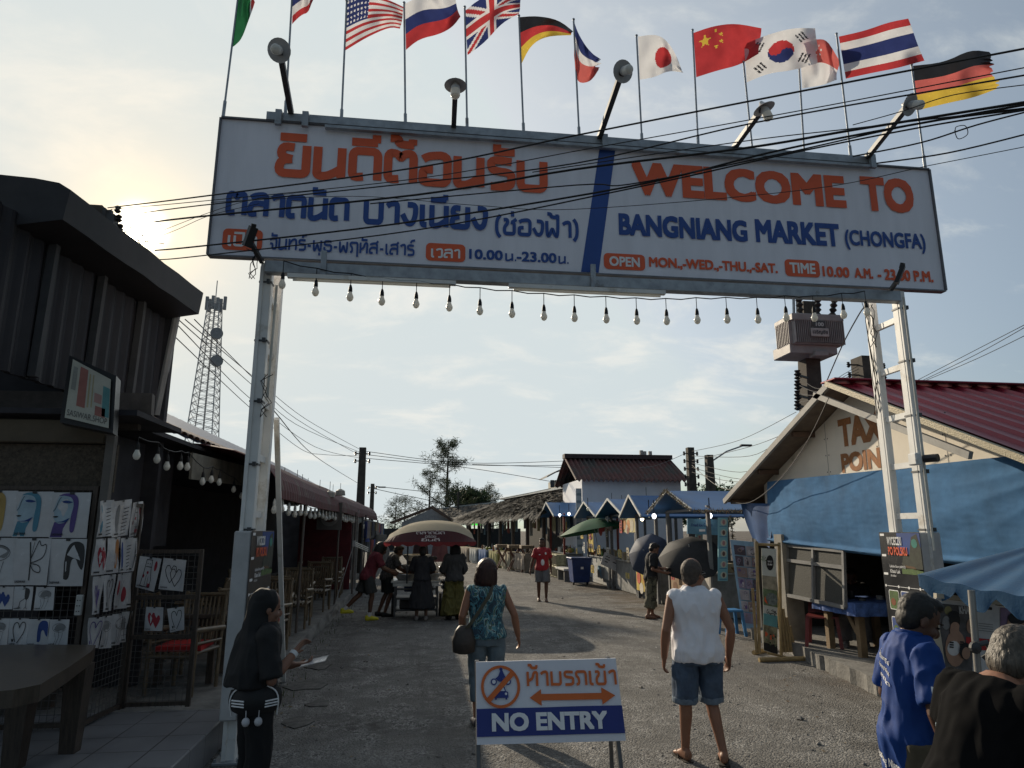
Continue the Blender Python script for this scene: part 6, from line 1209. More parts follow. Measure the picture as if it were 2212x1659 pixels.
# ---- trees
def tree(nm, base, h, spread, n, label, col, kind):
    r = random.Random(int(base.x*10)+n); t = thing(nm, label, 'tree', (base.x, base.y, 0)); b = MB(); top = V((base.x+.1, base.y, h)); tips = []
    b.tube([V((base.x, base.y, 0)), V((base.x+.05, base.y, h*.5)), top], [h*.022, h*.014, .02], 7)
    lf = MB()
    if kind == 'feather':
        for k in range(34):
            f_ = .2+.78*r.random(); p = V((base.x, base.y, h*f_)); a = r.random()*6.28; L_ = spread*(1.15-f_)*r.uniform(.6, 1.15)+.3; d = V((cos(a), sin(a), r.uniform(.25, .8))); e = p+d*L_; m_ = p.lerp(e, .5)+V((0, 0, -.06*L_)); b.tube([p, m_, e], [.05*L_*.35, .04*L_*.3, .008], 5)
            for q_ in range(int(n/34)):
                s_ = r.uniform(.25, 1.05); c = p.lerp(e, s_)+V((r.gauss(0, .22), r.gauss(0, .22), r.gauss(0, .2)-.1)); dd = V((r.gauss(0, .5), r.gauss(0, .5), r.uniform(-.9, .5))).normalized()*r.uniform(.25, .55); w_ = dd.cross(V((r.random(), r.random(), .2))).normalized()*.03; lf.add([c-w_, c+w_, c+dd], [(0, 1, 2)])
    else:
        for k in range(16):
            a = r.random()*6.28; e = V((base.x+spread*.7*cos(a)*r.random(), base.y+spread*.7*sin(a)*r.random(), h*r.uniform(.55, .9))); b.tube([V((base.x, base.y, h*.25)), (V((base.x, base.y, h*.4))+e)/2, e], [.2, .1, .02], 5)
        for k in range(n):
            c0 = k % 26; rr = random.Random(c0*7+n); th_ = rr.random()*6.28; ph = rr.random(); cc = V((base.x+spread*.72*cos(th_)*sqrt(rr.random()), base.y+spread*.72*sin(th_)*sqrt(rr.random()), h*(.38+.45*ph)))
            d = V((r.gauss(0, 1), r.gauss(0, 1), r.gauss(0, .7))).normalized(); c = cc+d*spread*.36*(r.random()**.4); u_ = V((r.gauss(0, 1), r.gauss(0, 1), r.gauss(0, 1))).normalized()*.16; w_ = u_.cross(d).normalized()*.1; lf.add([c-u_, c+w_, c+u_, c-w_], [(0, 1, 2, 3)])
    b.build('trunk', mat('bark', (.07, .06, .05), var=.3), t); lf.build('crown', mat('leaf_%s' % nm, col, rough=.7, var=.45, scale=.9, trans=.25), t, recalc=False)
G = lambda px, y: V((at(px, 1150, y=y).x, y, 0))
tree('casuarina_tree', G(963, 75), 11.6, 4.3, 4600, 'tall feathery tree with sky showing through its crown', (.05, .065, .035), 'feather')
tree('casuarina_tree', G(925, 77), 8.2, 2.6, 1700, 'lower feathery tree left of the tallest trunk', (.05, .065, .035), 'feather')
tree('round_tree', G(1012, 80), 7.7, 2.9, 5200, 'dense dome shaped dark green tree', (.03, .055, .025), 'round')
tree('casuarina_tree', G(1050, 84), 7.2, 3.0, 2400, 'bluish feathery tree right of the dome shaped tree', (.04, .06, .045), 'feather')
tree('casuarina_tree', G(852, 80), 5.4, 2.0, 900, 'small feathery tree above the end of the red awning, left one', (.05, .06, .035), 'feather'); tree('casuarina_tree', G(872, 84), 5.6, 2.0, 900, 'small feathery tree above the end of the red awning, right one', (.05, .06, .035), 'feather')
tree('round_tree', G(1560, 70), 7.4, 3.4, 3600, 'dark bushy treetop behind the lamp pole between the stalls and the hut', (.03, .05, .022), 'round'); tree('round_tree', G(1468, 75), 6.8, 1.8, 1200, 'small bushy treetop beside the white building', (.03, .05, .022), 'round')
# ---- poles
PC = mat('weathered_pole', (.075, .065, .055), rough=.9, var=.35, scale=5)
def pole(px, pyt, y, w_, label, racks=0, lean=0, ins=0):
    tp = at(px, pyt, y=y); t = thing('utility_pole', label, 'utility pole', (tp.x-lean, y, 0)); b = MB(); b.loft([[V((tp.x-lean*(1-k), y, z))+V((a*s, c*s, 0)) for a, c in ((-1, -1), (1, -1), (1, 1), (-1, 1))] for k, z, s in ((0, 0, w_*.65), (1, tp.z, w_*.45))]); b.build('shaft', PC, t)
    for k in range(racks):
        for s in (-1, 1):
            b = MB(); c = V((tp.x+s*w_*.95, y-.05, tp.z-.25-.32*k)); b.lathe([(.02, -.09), (.06, -.05), (.03, -.02), (.06, .02), (.03, .05), (.05, .08)], c, 8); b.bar(c-X*s*w_*.6, c, .04); b.build('insulator', PLAST, t)
    return t, tp
pole(784, 967, 29.5, .3, 'dark pole rising behind the red awning', 2); pole(805, 1045, 45, .25, 'short distant pole with a street lamp past the red awning', 2); pole(990, 1062, 70, .2, 'thin dark pole in front of the dome shaped tree', 1)
p3_ = pole(1490, 967, 27.5, .3, 'dark pole crowded with insulators beside the white building', 5); p4_ = pole(1531, 983, 27, .3, 'plain tapering concrete pole carrying a lamp arm')
def street_lamp(a, c, y, label):
    p, q_ = at(*a, y=y), at(*c, y=y); t = thing('street_lamp', label, 'street lamp', p); b = MB(); b.tube([p, p.lerp(q_, .5)+Z*.1, q_], .035, 6); b.build('arm', STEEL, t); b = MB(); b.box(q_+V((.15, 0, .02)), (.5, .2, .08), ch=.03); b.build('head', DARKST, t)
street_lamp((1535, 998), (1604, 963), 27, 'street lamp on a long arm above the tinsel stall'); street_lamp((808, 1055), (820, 1053), 45, 'street lamp on a short arm past the red awning')
tpole = pole(1741, 655, 17, .42, 'thick concrete pole under the transformer', 0, lean=.35)
def pbox(x0, y0, x1, y1, y, d, m, nm, par):
    a, c = at(x0, y1, y=y), at(x1, y0, y=y); b = MB(); b.box(((a.x+c.x)/2, y+d/2, (a.z+c.z)/2), (c.x-a.x, d, c.z-a.z), ch=.02); return b.build(nm, m, par), a, c
TRM = mat('transformer_grey', (.3, .27, .26), rough=.55, var=.15)
tr_ = thing('transformer', 'ribbed pinkish grey transformer marked 100 mounted high on the thick pole', 'transformer', at(1757, 764, y=16.4))
_, a, c = pbox(1716, 690, 1818, 742, 16.2, .8, TRM, 'tank', tr_); b = MB()
for k in range(26): x = a.x+(c.x-a.x)*(k+.5)/26; b.box((x, 16.2, (a.z+c.z)/2), (.018, .16, (c.z-a.z)*.9))
for k in range(9): y = 16.28+k*.08; b.box((a.x-.02, y, (a.z+c.z)/2), (.14, .018, (c.z-a.z)*.9)); b.box((c.x+.02, y, (a.z+c.z)/2), (.14, .018, (c.z-a.z)*.9))
b.build('cooling_fins', TRM, tr_); pbox(1712, 680, 1822, 690, 16.12, .95, TRM, 'lid', tr_); pbox(1708, 742, 1808, 762, 16.3, .9, TRM, 'underframe', tr_); pbox(1762, 757, 1790, 768, 16.2, .3, TRM, 'foot', tr_)
_, a, c = pbox(1758, 693, 1783, 708, 16.05, .03, mat('plate_dark', (.08, .08, .08)), 'number_plate', tr_); b = MB(); label_on(b, '100', V((a.x+.06, 16.045, a.z+.05)), X, Z, (0, c.x-a.x-.12, 0, c.z-a.z-.1), 0, bold=.03); b.build('number', TRIM, tr_)
_, a, c = pbox(1753, 709, 1791, 726, 16.05, .03, mat('plate_pale', (.4, .36, .34)), 'name_plate', tr_); b = MB(); label_on(b, 'เจริญชัย', V((a.x+.05, 16.045, a.z+.05)), X, Z, (0, c.x-a.x-.1, 0, c.z-a.z-.1), 0, bold=.02); b.build('name', INK, tr_)
for k, px in enumerate((1729, 1766, 1798)):
    a = at(px, 680, y=16.5); d = V((.0+.12*k, 0, 1)).normalized(); b = MB(); b.lathe([(.05 if i % 2 else .1, i*.07) for i in range(9)], a, 10, axis=d); b.build('bushing', PLAST, tr_)
b = MB(); [b.tube([at(px, 640, y=16.7), at(px+1, 685, y=16.7)], .04, 6) for px in (1714, 1722)]; b.build('support', STEEL, tr_)
for k in range(4):
    c = at(1722-0, 905-0+0-21*k+0, y=16.4) if 0 else at(1723, 810+22*k, y=16.4); b = MB(); b.lathe([(.03, -.13), (.1, -.08), (.05, -.03), (.1, .02), (.05, .06), (.08, .12)], c, 8); b.bar(c, c+V((.45, .3, 0)), .05); tag(b.build('insulator', PLAST), 'black spool insulator on the side of the transformer pole', 'insulator', 'spool insulators below the transformer')
tb_ = pole(1867, 773, 19, .62, 'stub of a dark pole with insulators behind the taxi hut ridge', 3)
lp = thing('utility_pole', 'dark pole head with tangled insulators rising behind the shop roof by the sun', 'utility pole', (at(225, 470, y=9.2).x, 9.2, 0)); h0 = at(210, 450, y=9.2)
b = MB(); b.box((h0.x, 9.2, h0.z/2), (.22, .22, h0.z)); b.build('shaft', PC, lp); b = MB(); b.box(h0+V((.0, 0, -.14)), (.3, .2, .22)); b.box(h0+V((.2, 0, -.25)), (.12, .15, .3)); b.bar(h0-V((.3, 0, .1)), h0+V((.2, 0, -.05)), .06); b.build('bracket', DARKST, lp)
b = MB(); r = random.Random(9)
for k in range(5): b.lathe([(.02, -.05), (.045, -.02), (.02, 0), (.045, .03), (.02, .05)], h0+V((.26+.05*k*.6, 0, .0-.13*k)), 8)
b.build('insulator', PLAST, lp); b = MB()
for k in range(9):
    p = h0+V((.25, 0, -.1-.05*k)); b.tube([p]+[p+V((.12*j+r.gauss(0, .05), r.gauss(0, .05), r.gauss(0, .1)-.05*j+.02*k)) for j in range(1, 5)], .006, 4)
b.build('loose_wire', BLACK, lp)
# ---- comms tower
tw = thing('lattice_tower', 'tall slender steel lattice mast with dishes behind the blue roof', 'tower', (at(445, 925, y=75).x, 75, 0)); ty_ = 75
cx0 = at(442, 925, y=ty_).x; cx1 = at(465, 655, y=ty_).x; zt_ = at(465, 655, y=ty_).z; cxm = (cx0+cx1)/2; zb_ = 0; K = 30; wb_ = 3.6; wt_ = 1.15
b = MB(); ring_ = lambda k: [V((cx1+a*(wb_+(wt_-wb_)*k/K)/2, ty_+c*(wb_+(wt_-wb_)*k/K)/2, zt_*k/K)) for a, c in ((-1, -1), (1, -1), (1, 1), (-1, 1))]
R0 = [ring_(k) for k in range(K+1)]
for j in range(4): b.bar(R0[0][j], R0[K][j], .09)
for k in range(K):
    for j in range(4):
        b.bar(R0[k][j], R0[k+1][(j+1) % 4], .04); b.bar(R0[k][(j+1) % 4], R0[k+1][j], .04); b.bar(R0[k+1][j], R0[k+1][(j+1) % 4], .04)
b.bar((cx1, ty_, 1), (cx1, ty_, zt_), .14); b.bar((cx1, ty_, zt_), (cx1, ty_, zt_+2.6), .08); b.build('lattice', mat('tower_grey', (.42, .42, .42)), tw)
for px, py in ((468, 722), (468, 781)): c = at(px, py, y=ty_-1); b = MB(); b.lathe([(.1, 0), (.62, .05), (.64, .4), (.55, .42), (.05, .38)], c, 18, axis=(.3, -1, 0)); b.build('dish', mat('dish_grey', (.2, .21, .21)), tw, smooth=50)
for px, py in ((447, 655), (452, 660), (460, 653), (470, 657), (477, 660), (486, 655)): c = at(px, py, y=ty_); b = MB(); b.box(c, (.3, .25, 1.5)); b.bar(c, (cx1, ty_, c.z-.3), .07); b.build('antenna', mat('antenna_grey', (.3, .3, .3)), tw)
# ---- wires
def yd(px): 
    K_ = ((200, 9.1), (455, 6.15), (1242, 4.9), (2300, 3.2))
    for (a, y0), (c, y1) in zip(K_, K_[1:]):
        if px <= c or c == 2300: return y0+(y1-y0)*(px-a)/(c-a)
def cable(pts, r_, label, grp, depth=None):
    P3 = [at(px, py, y=(yd(px) if depth is None else depth[0]+(depth[1]-depth[0])*(px-pts[0][0])/(pts[-1][0]-pts[0][0]))) for px, py in pts]
    out = []; n = len(P3)
    for i in range(n-1):
        p0, p1, p2, p3 = P3[max(0, i-1)], P3[i], P3[i+1], P3[min(n-1, i+2)]
        for k in range(6):
            t = k/6; out.append(.5*((2*p1)+(p2-p0)*t+(2*p0-5*p1+4*p2-p3)*t*t+(3*p1-p0-3*p2+p3)*t**3))
    out.append(P3[-1]); b = MB(); b.tube(out, r_*.68, 5); tag(b.build('overhead_cable', BLACK), label, 'cable', grp)
g1 = 'cables crossing in front of the welcome sign'; l1 = 'black overhead cable crossing in front of the welcome sign'
for pts, r_ in (([(233, 449), (432, 425), (900, 362), (1242, 293), (1700, 203), (2240, 100)], .011), ([(240, 452), (432, 435), (900, 386), (1295, 317), (1750, 235), (2240, 141)], .006), ([(280, 464), (432, 444), (850, 400), (1242, 353), (1636, 264), (2240, 158)], .009), ([(330, 480), (432, 468), (900, 421), (1242, 366), (1610, 320), (1855, 279), (2240, 217)], .014), ([(800, 440), (1242, 400), (1360, 398), (1680, 334), (1987, 267), (2240, 233)], .008),
    ([(335, 541), (432, 532), (847, 485), (1350, 405), (1657, 331), (1870, 288), (2240, 222)], .012), ([(345, 561), (432, 553), (900, 497), (1350, 410), (1700, 333), (1980, 277), (2240, 234)], .009), ([(455, 437), (760, 424), (1020, 443), (1242, 452), (1731, 411), (2010, 357), (2240, 312)], .004), ([(1893, 353), (2050, 330), (2240, 284)], .008), ([(1842, 338), (1990, 308), (2110, 270), (2240, 236)], .008), ([(1842, 270), (1950, 240), (2060, 205), (2240, 180)], .005), ([(1150, 372), (1600, 306), (1855, 276), (2240, 230)], .006), ([(285, 520), (345, 500), (455, 458), (560, 428), (700, 410)], .004), ([(300, 528), (380, 497), (455, 465), (560, 440)], .004)):
    cable(pts, r_, l1, g1)
cable([(2062, 282), (2070, 300), (2090, 290), (2085, 272), (2066, 274), (2063, 284)], .004, 'loop of spare wire dangling from the cables at the right edge', 'wire loops')
g2 = 'distant cables between the left poles'; l2 = 'thin distant cable sagging from the shop roof to the pole behind the red awning'
for pts in ([(385, 690), (545, 832), (640, 917), (780, 978)], [(400, 690), (545, 812), (660, 905), (780, 972)], [(372, 690), (545, 865), (680, 965), (780, 990)], [(420, 690), (545, 815), (640, 905), (780, 985)], [(365, 715), (545, 885), (650, 970), (700, 982), (780, 985)], [(590, 885), (680, 985), (775, 1045)]): cable(pts, .012, l2, g2, (10, 29))
g3 = 'distant cables above the thatch'; l3 = 'thin distant cable strung across the sky above the thatched roofs'
for pts in ([(790, 975), (1005, 1000), (1245, 995)], [(790, 982), (1005, 1004), (1240, 1005)], [(790, 990), (1005, 1010), (1190, 1040)], [(805, 1055), (900, 1075), (1005, 1090), (1190, 1055)], [(808, 1050), (900, 1060), (985, 1068)], [(1020, 1003), (1245, 1011)]): cable(pts, .02, l3, g3, (32, 34))
g4 = 'cables between the poles behind the stalls'; l4 = 'thin cable sagging between the stall poles and the taxi hut'
for pts in ([(1495, 975), (1600, 950), (1720, 890)], [(1495, 985), (1620, 985), (1690, 945)], [(1495, 1000), (1600, 1020), (1690, 990)], [(1495, 1010), (1600, 1035), (1690, 1020)], [(1495, 1020), (1580, 1040), (1680, 1035)], [(1495, 995), (1620, 965), (1700, 935)], [(1480, 980), (1420, 1005), (1380, 1010)], [(1495, 1005), (1550, 1050), (1600, 1060)]): cable(pts, .014, l4, g4, (26, 20))
g5 = 'cables right of the gate'; l5 = 'dark cable rising to the right edge from behind the taxi roof'
for pts in ([(1975, 825), (2100, 760), (2240, 688)], [(1980, 828), (2110, 765), (2240, 692)], [(1980, 830), (2110, 775), (2240, 712)]): cable(pts, .012, l5, g5, (17, 12))
cable([(1783, 830), (1820, 745), (1855, 680), (1870, 660)], .012, 'dark cable from the gate leg down to the taxi hut ridge', 'cables right of the gate', (9.3, 6.9))
for k in range(5): cable([(1727, 815+18*k), (1760, 838+8*k), (1800-6*k, 838+2*k)], .012, 'black cable looping from the spool insulators to the hut roof', 'cables below the transformer', (16, 14))
for k in range(5): cable([(1780+8*k, 838), (1820+4*k, 810+3*k), (1855, 790+7*k)], .012, 'black cable rising from the hut ridge to the stub pole', 'cables at the stub pole', (16, 18.6))
cable([(1790, 860), (1740, 960), (1680, 1040), (1620, 1085), (1572, 1083)], .009, 'loose white wire hanging along the far eave of the taxi hut', 'cables at the taxi hut', (5.6*1.5, 12.4))
# ================================================================ PEOPLE
def remesh(mb, vox, name, mats, parent, it=4, wr=0., wf=9., post=None, zs=.45):
    me = bpy.data.meshes.new('tmp'); me.from_pydata(mb.v, [], mb.f)
    bm = bmesh.new(); bm.from_mesh(me); bmesh.ops.recalc_face_normals(bm, faces=bm.faces); bm.to_mesh(me); bm.free()
    ob = bpy.data.objects.new('tmp', me); COL.objects.link(ob)
    m = ob.modifiers.new('r', 'REMESH'); m.mode = 'VOXEL'; m.voxel_size = vox; m.adaptivity = 0
    s = ob.modifiers.new('s', 'SMOOTH'); s.factor = .5; s.iterations = it
    dg = bpy.context.evaluated_depsgraph_get(); out = bpy.data.meshes.new_from_object(ob.evaluated_get(dg))
    bpy.data.objects.remove(ob); bpy.data.meshes.remove(me)
    if wr:
        n0 = [v.normal.copy() for v in out.vertices]
        for v, n in zip(out.vertices, n0):
            p = v.co; q = V((p.x*wf, p.y*wf, p.z*wf*zs)); d = noise.noise(q)+.5*noise.noise(q*2.3+V((3, 1, 7))); v.co = p+n*(1.45*wr*(1-abs(d)*2.2))
    out.materials.clear()
    mats = mats if isinstance(mats, list) else [mats]
    for mm in mats: out.materials.append(mm)
    out.polygons.foreach_set('use_smooth', [True]*len(out.polygons))
    if post: post(out)
    out.name = name; o = bpy.data.objects.new(name, out); COL.objects.link(o); o.parent = parent; return o
SKIN = {'tan': mat('skin_tanned', (.24, .115, .07), rough=.5, var=.1, scale=7), 'dark': mat('skin_brown', (.1, .05, .032), rough=.5, var=.1, scale=7), 'mid': mat('skin_warm', (.2, .1, .065), rough=.5, var=.1, scale=7)}
HAIRB = mat('hair_black', (.012, .01, .009), rough=.55, var=.4, scale=60, stretch=(1, 1, .15), bump=.5, bscale=80)
def ering(c, r, f, rx, ry, n=20): return [c+r*(rx*cos(2*pi*i/n))+f*(ry*sin(2*pi*i/n)) for i in range(n)]
class Person:
    def __init__(s, label, x, y, face, H, skin='tan', vox=.012, lean=0, twist=0, bw=1.0, belly=0, **J):
        """face = compass direction of the face in degrees, clockwise from +y"""
        s.t = thing('person', label, 'person', (x, y, J.pop('z', 0)), -radians(face)); s.k = H/1.75; s.vox = vox; s.skin = SKIN[skin]; s.bw = bw; s.belly = belly
        s.pel = V((0, 0, .93)); s.R = Matrix.Rotation(-radians(lean), 3, 'X') @ Matrix.Rotation(radians(twist), 3, 'Z')
        s.hy = radians(J.pop('headyaw', 0)); s.hp = radians(J.pop('headpitch', 0)); s.ht = radians(J.pop('headtilt', 0)); s.curl = J.pop('curl', .45); s.palm = J.pop('palm', {})
        j = {'sh': V((.168*bw, -.01, 1.375)), 'el': V((.235*bw, -.04, 1.11)), 'wr': V((.26*bw, .03, .86))}
        s.j = {}
        for sd, sg in (('L', -1), ('R', 1)):
            for q in ('sh', 'el', 'wr'): s.j[q+sd] = s.T(V((sg*j[q].x, j[q].y, j[q].z)))
            s.j['hip'+sd] = V((sg*.092*bw, 0, .92)); s.j['kn'+sd] = V((sg*.105, .02, .50)); s.j['an'+sd] = V((sg*.11, -.03, .085)); s.j['ft'+sd] = V((sg*.03, 1, 0))
        for q, v in J.items(): s.j[q] = V(v)
        s.nk = s.T(V((0, -.015, 1.45))); hv = s.R @ V((0, .012, .122)); s.hd = s.nk+hv+s.R @ V((0, .085*sin(s.hp), -.05*abs(sin(s.hp)))); s.HM = Matrix.Rotation(-s.hy, 3, 'Z') @ Matrix.Rotation(-s.hp, 3, 'X') @ Matrix.Rotation(s.ht, 3, 'Y') @ Matrix.Scale(1.13, 3)
    def T(s, p): return s.pel+s.R @ (V(p)-s.pel)
    def torso(s, b, inf=0, z0=.84, z1=1.47, flare=0, mi=0):
        P = [(.80, .15, .115), (.86, .162, .122), (.93, .168, .126), (1.0, .155, .116), (1.08, .142, .106), (1.2, .156, .112), (1.32, .176, .116), (1.375, .172, .104), (1.42, .14, .085), (1.445, .1, .07), (1.47, .062, .06), (1.5, .056, .056)]
        rings = []
        zs = [z for z, _, _ in P if z0 < z < z1]; zs = [z0]+zs+[z1]
        for z in zs:
            for (a, ax, ay), (c, cx, cy) in zip(P, P[1:]):
                if a <= z <= c or (z < P[0][0] and a == P[0][0]): k = max(0, (z-a)/(c-a)); rx, ry = ax+(cx-ax)*k, ay+(cy-ay)*k; break
            w_ = max(0, 1-abs(z-1.02)/.25)*s.belly; fl = flare*max(0, (1.0-z))
            f_ = s.R if z > .95 else Matrix.Identity(3); c_ = s.T((0, w_*.5, z)) if z > .93 else V((0, 0, z))
            kk = s.bw if z < 1.44 else 1
            rings.append(ering(c_, f_ @ X, f_ @ Yv, rx*kk+inf+fl, ry*kk+inf+fl*.8+w_))
        b.loft(rings)
    def limb(s, b, pts, rs): b.tube(pts, rs, 14); [b.ell(p, r_*1.0, n=10) for p, r_ in zip(pts[1:-1], rs[1:-1])]
    def scale(s, b): b.v = [p*s.k for p in b.v]; return b
    def make(s, name, b, m, it=4, wr=0, wf=9, vox=None, **k): return remesh(s.scale(b), vox or s.vox, name, m, s.t, it, wr*s.k, wf, **k)
    def hand(s, b, sd):
        w_, e = s.j['wr'+sd], s.j['el'+sd]; d = (w_-e).normalized(); n = V(s.palm.get(sd, (1 if sd == 'L' else -1, .1, 0))); n = (n-d*n.dot(d)).normalized(); sdv = n.cross(d).normalized()
        if (sdv.y < 0): sdv = -sdv
        fat = 1.0 if s.vox < .01 else 1.35
        b.loft([ering(w_+d*t, sdv, n, a*fat, c*fat, 12) for t, a, c in ((-.02, .03, .024), (.02, .034, .02), (.06, .041, .017), (.092, .04, .014))])
        for i, L_ in enumerate((.078, .088, .082, .062)):
            p = w_+d*.085+sdv*(.03-.02*i); ang = 0; pts = [p]
            for k in range(3):
                ang += s.curl*(.5+.25*k)*(1+.12*i); q = d*cos(ang)+n*sin(ang); p = p+q*L_*(.42, .33, .25)[k]; pts.append(p)
            b.tube(pts, [.0105*fat, .0098*fat, .009*fat, .007*fat], 8)
        p = w_+d*.025+sdv*.032; q = (d*.75+sdv*.6+n*.35).normalized(); b.tube([p, p+q*.035, p+q*.035+(d*.9+n*.4).normalized()*.035], [.014*fat, .011*fat, .008*fat], 8)
    def head(s, b):
        H = lambda x, y, z: s.hd+s.HM @ V((x, y, z))
        b.tube([s.nk-V((0, 0, .06)), s.hd+s.HM @ V((0, -.02, -.06))], [.062, .054], 14)
        b.ell(H(0, -.012, .035), .076, .096, .098, 20, M=s.HM); b.ell(H(0, .02, -.035), .062, .075, .085, 18, M=s.HM); b.ell(H(0, .05, -.083), .034, .028, .026, 12, M=s.HM)
        b.ell(H(0, .1, -.022), .014, .02, .024, 10, M=s.HM); b.tube([H(0, .085, .02), H(0, .105, -.02)], [.009, .013], 8); b.ell(H(0, .082, -.062), .026, .014, .012, 10, M=s.HM); b.ell(H(0, .072, .03), .052, .016, .013, 10, M=s.HM)
        for q in (-1, 1): b.ell(H(q*.075, -.005, -.01), .01, .018, .029, 10, M=s.HM); b.ell(H(q*.04, .062, -.03), .026, .022, .024, 10, M=s.HM)
    def body(s, shoes=False):
        b = MB(); s.torso(b); s.head(b)
        for sd in 'LR':
            sh, e, w_ = s.j['sh'+sd], s.j['el'+sd], s.j['wr'+sd]
            s.limb(b, [sh+(V((0, 0, 1.3))-sh).normalized()*.04, sh, sh.lerp(e, .45), e, e.lerp(w_, .35), w_], [.056, .056, .048, .04, .043, .028]); s.hand(b, sd)
            h, k, a = s.j['hip'+sd], s.j['kn'+sd], s.j['an'+sd]; f_ = s.j['ft'+sd].normalized()
            s.limb(b, [h, h.lerp(k, .4), k, k.lerp(a, .3)-f_*.012, k.lerp(a, .65), a], [.09, .078, .056, .056, .044, .036])
            up = Z; sv = f_.cross(up).normalized(); b.loft([ering(a+f_*t+Z*(z-.085)+Z*(a.z-.085)*0, sv, Z, rx, rz, 12) for t, z, rx, rz in ((-.07, .05, .02, .03), (-.05, .05, .036, .045), (.0, .06, .04, .06), (.08, .04, .043, .036), (.15, .028, .045, .022), (.185, .022, .03, .014))])
        o = s.make('body', b, s.skin, 3, vox=s.vox*.8)
        e = MB(); H = lambda x, y, z: s.hd+s.HM @ V((x, y, z))
        for q in (-1, 1): e.ell(H(q*.031, .083, .006), .012, .008, .006, 8); e.bar(H(q*.018, .094, .03), H(q*.05, .086, .031), .006, .008)
        s.scale(e).build('eyes', HAIRB, s.t, smooth=60, local=True); return o
    def shirt(s, m, sleeve=.6, hem=.8, inf=.02, neck=1.455, wr=.007, flare=.06, name='shirt', loose=.022, post=None):
        b = MB(); s.torso(b, inf, hem, neck, flare)
        for sd in 'LR':
            sh, e, w_ = s.j['sh'+sd], s.j['el'+sd], s.j['wr'+sd]
            if sleeve <= 0: c_ = V((sh.x*.86, sh.y, sh.z+.012)); b.ell(c_, .066, .072, .056, 12); continue
            pts = [sh+(s.T((0, 0, 1.32))-sh).normalized()*.05, sh, sh.lerp(e, min(sleeve, 1))]; rs = [.07+loose*.3, .066+loose*.6, .056+loose]
            if sleeve > 1: pts.append(e.lerp(w_, sleeve-1)); rs.append(.045+loose*.6)
            s.limb(b, pts, rs)
        return s.make(name, b, m, 3, wr, post=post)
    def trousers(s, m, leg=1.0, inf=.018, wr=.006, flare=0, name='trousers', top=1.0):
        b = MB(); s.torso(b, inf*.6, .82, top)
        for sd in 'LR':
            h, k, a = s.j['hip'+sd], s.j['kn'+sd], s.j['an'+sd]
            if leg <= 1: pts = [h, h.lerp(k, leg*.5), h.lerp(k, leg)]; rs = [.1+inf*.4, .088+inf, .07+inf+.02*(1-leg)+flare]
            else: pts = [h, h.lerp(k, .5), k, k.lerp(a, (leg-1)*.5), k.lerp(a, leg-1)]; rs = [.1+inf*.4, .085+inf*.8, .064+inf+flare*.4, .058+inf+flare*.7, .048+inf+flare]
            s.limb(b, pts, rs)
        return s.make(name, b, m, 3, wr)
    def skirt(s, m, z0, z1, flare, name='dress', wr=.01):
        b = MB(); n = 36
        b.loft([[V(((.16+flare*t)*s.bw*cos(a)*(1+.05*t*sin(a*7)), (.125+flare*.8*t)*sin(a)*(1+.05*t*sin(a*7)), z1+(z0-z1)*t)) for a in [2*pi*i/n for i in range(n)]] for t in (0, .15, .4, .7, 1)]); return s.make(name, b, m, 2, wr)
    def hair(s, m, kind='short', name='hair'):
        b = MB(); H = lambda x, y, z: s.hd+s.HM @ V((x, y, z))
        if kind == 'short': b.ell(H(0, -.022, .042), .079, .095, .09, 18, M=s.HM); b.ell(H(0, -.045, -.005), .075, .06, .075, 14, M=s.HM); b.ell(H(0, .03, .1), .06, .05, .035, 12, M=s.HM)
        elif kind == 'stubble': b.ell(H(0, -.018, .034), .0795, .0965, .0955, 20, M=s.HM); b.ell(H(0, -.048, -.02), .066, .056, .06, 14, M=s.HM)
        elif kind == 'bob':
            b.ell(H(0, -.02, .04), .1, .112, .105, 20, M=s.HM); b.loft([ering(H(0, -.035, z), s.HM @ X, s.HM @ Yv, rx, ry) for z, rx, ry in ((.05, .1, .1), (-.03, .112, .1), (-.09, .115, .095), (-.125, .1, .075))])
        elif kind == 'bun': b.ell(H(0, -.02, .045), .085, .1, .095, 18, M=s.HM); b.ell(H(0, -.05, -.02), .075, .06, .075, 14, M=s.HM); b.ell(H(0, -.1, .09), .05, .045, .045, 12)
        o = s.make(name, b, m, 2, .0022, 60, vox=min(s.vox, .008), zs=.25); return o
    def shoes(s, m, name='shoe', big=1):
        for sd in 'LR':
            a = s.j['an'+sd]; f_ = s.j['ft'+sd].normalized(); sv = f_.cross(Z).normalized(); b = MB(); z0 = a.z-.085
            b.loft([ering(a+f_*t+Z*(z-.085), sv, Z, rx*big, rz*big, 12) for t, z, rx, rz in ((-.085, .055, .025, .035), (-.06, .055, .043, .055), (.0, .058, .047, .058), (.08, .042, .05, .042), (.16, .033, .05, .032), (.205, .028, .032, .02))]); s.make(name, b, m, 2, vox=.008)
    def flipflops(s, m):
        for sd in 'LR':
            a = s.j['an'+sd]; f_ = s.j['ft'+sd].normalized(); sv = f_.cross(Z).normalized(); b = MB(); c = a-Z*.078
            b.prism([c+f_*t+sv*w_ for t, w_ in ((-.09, .02), (-.06, .045), (.05, .042), (.15, .052), (.21, .03), (.21, -.03), (.15, -.05), (.05, -.042), (-.06, -.045), (-.09, -.02))], (0, 0, -.018))
            b.tube([c+f_*.05+sv*.045, c+f_*.1+sv*.03+Z*.05, c+f_*.15, c+f_*.1-sv*.03+Z*.05, c+f_*.05-sv*.045], .008, 6); s.scale(b).build('flip_flop', m, s.t, local=True)
DENIM = mat('denim', (.06, .09, .14), rough=.85, var=.35, scale=9, bump=.2, bscale=200)
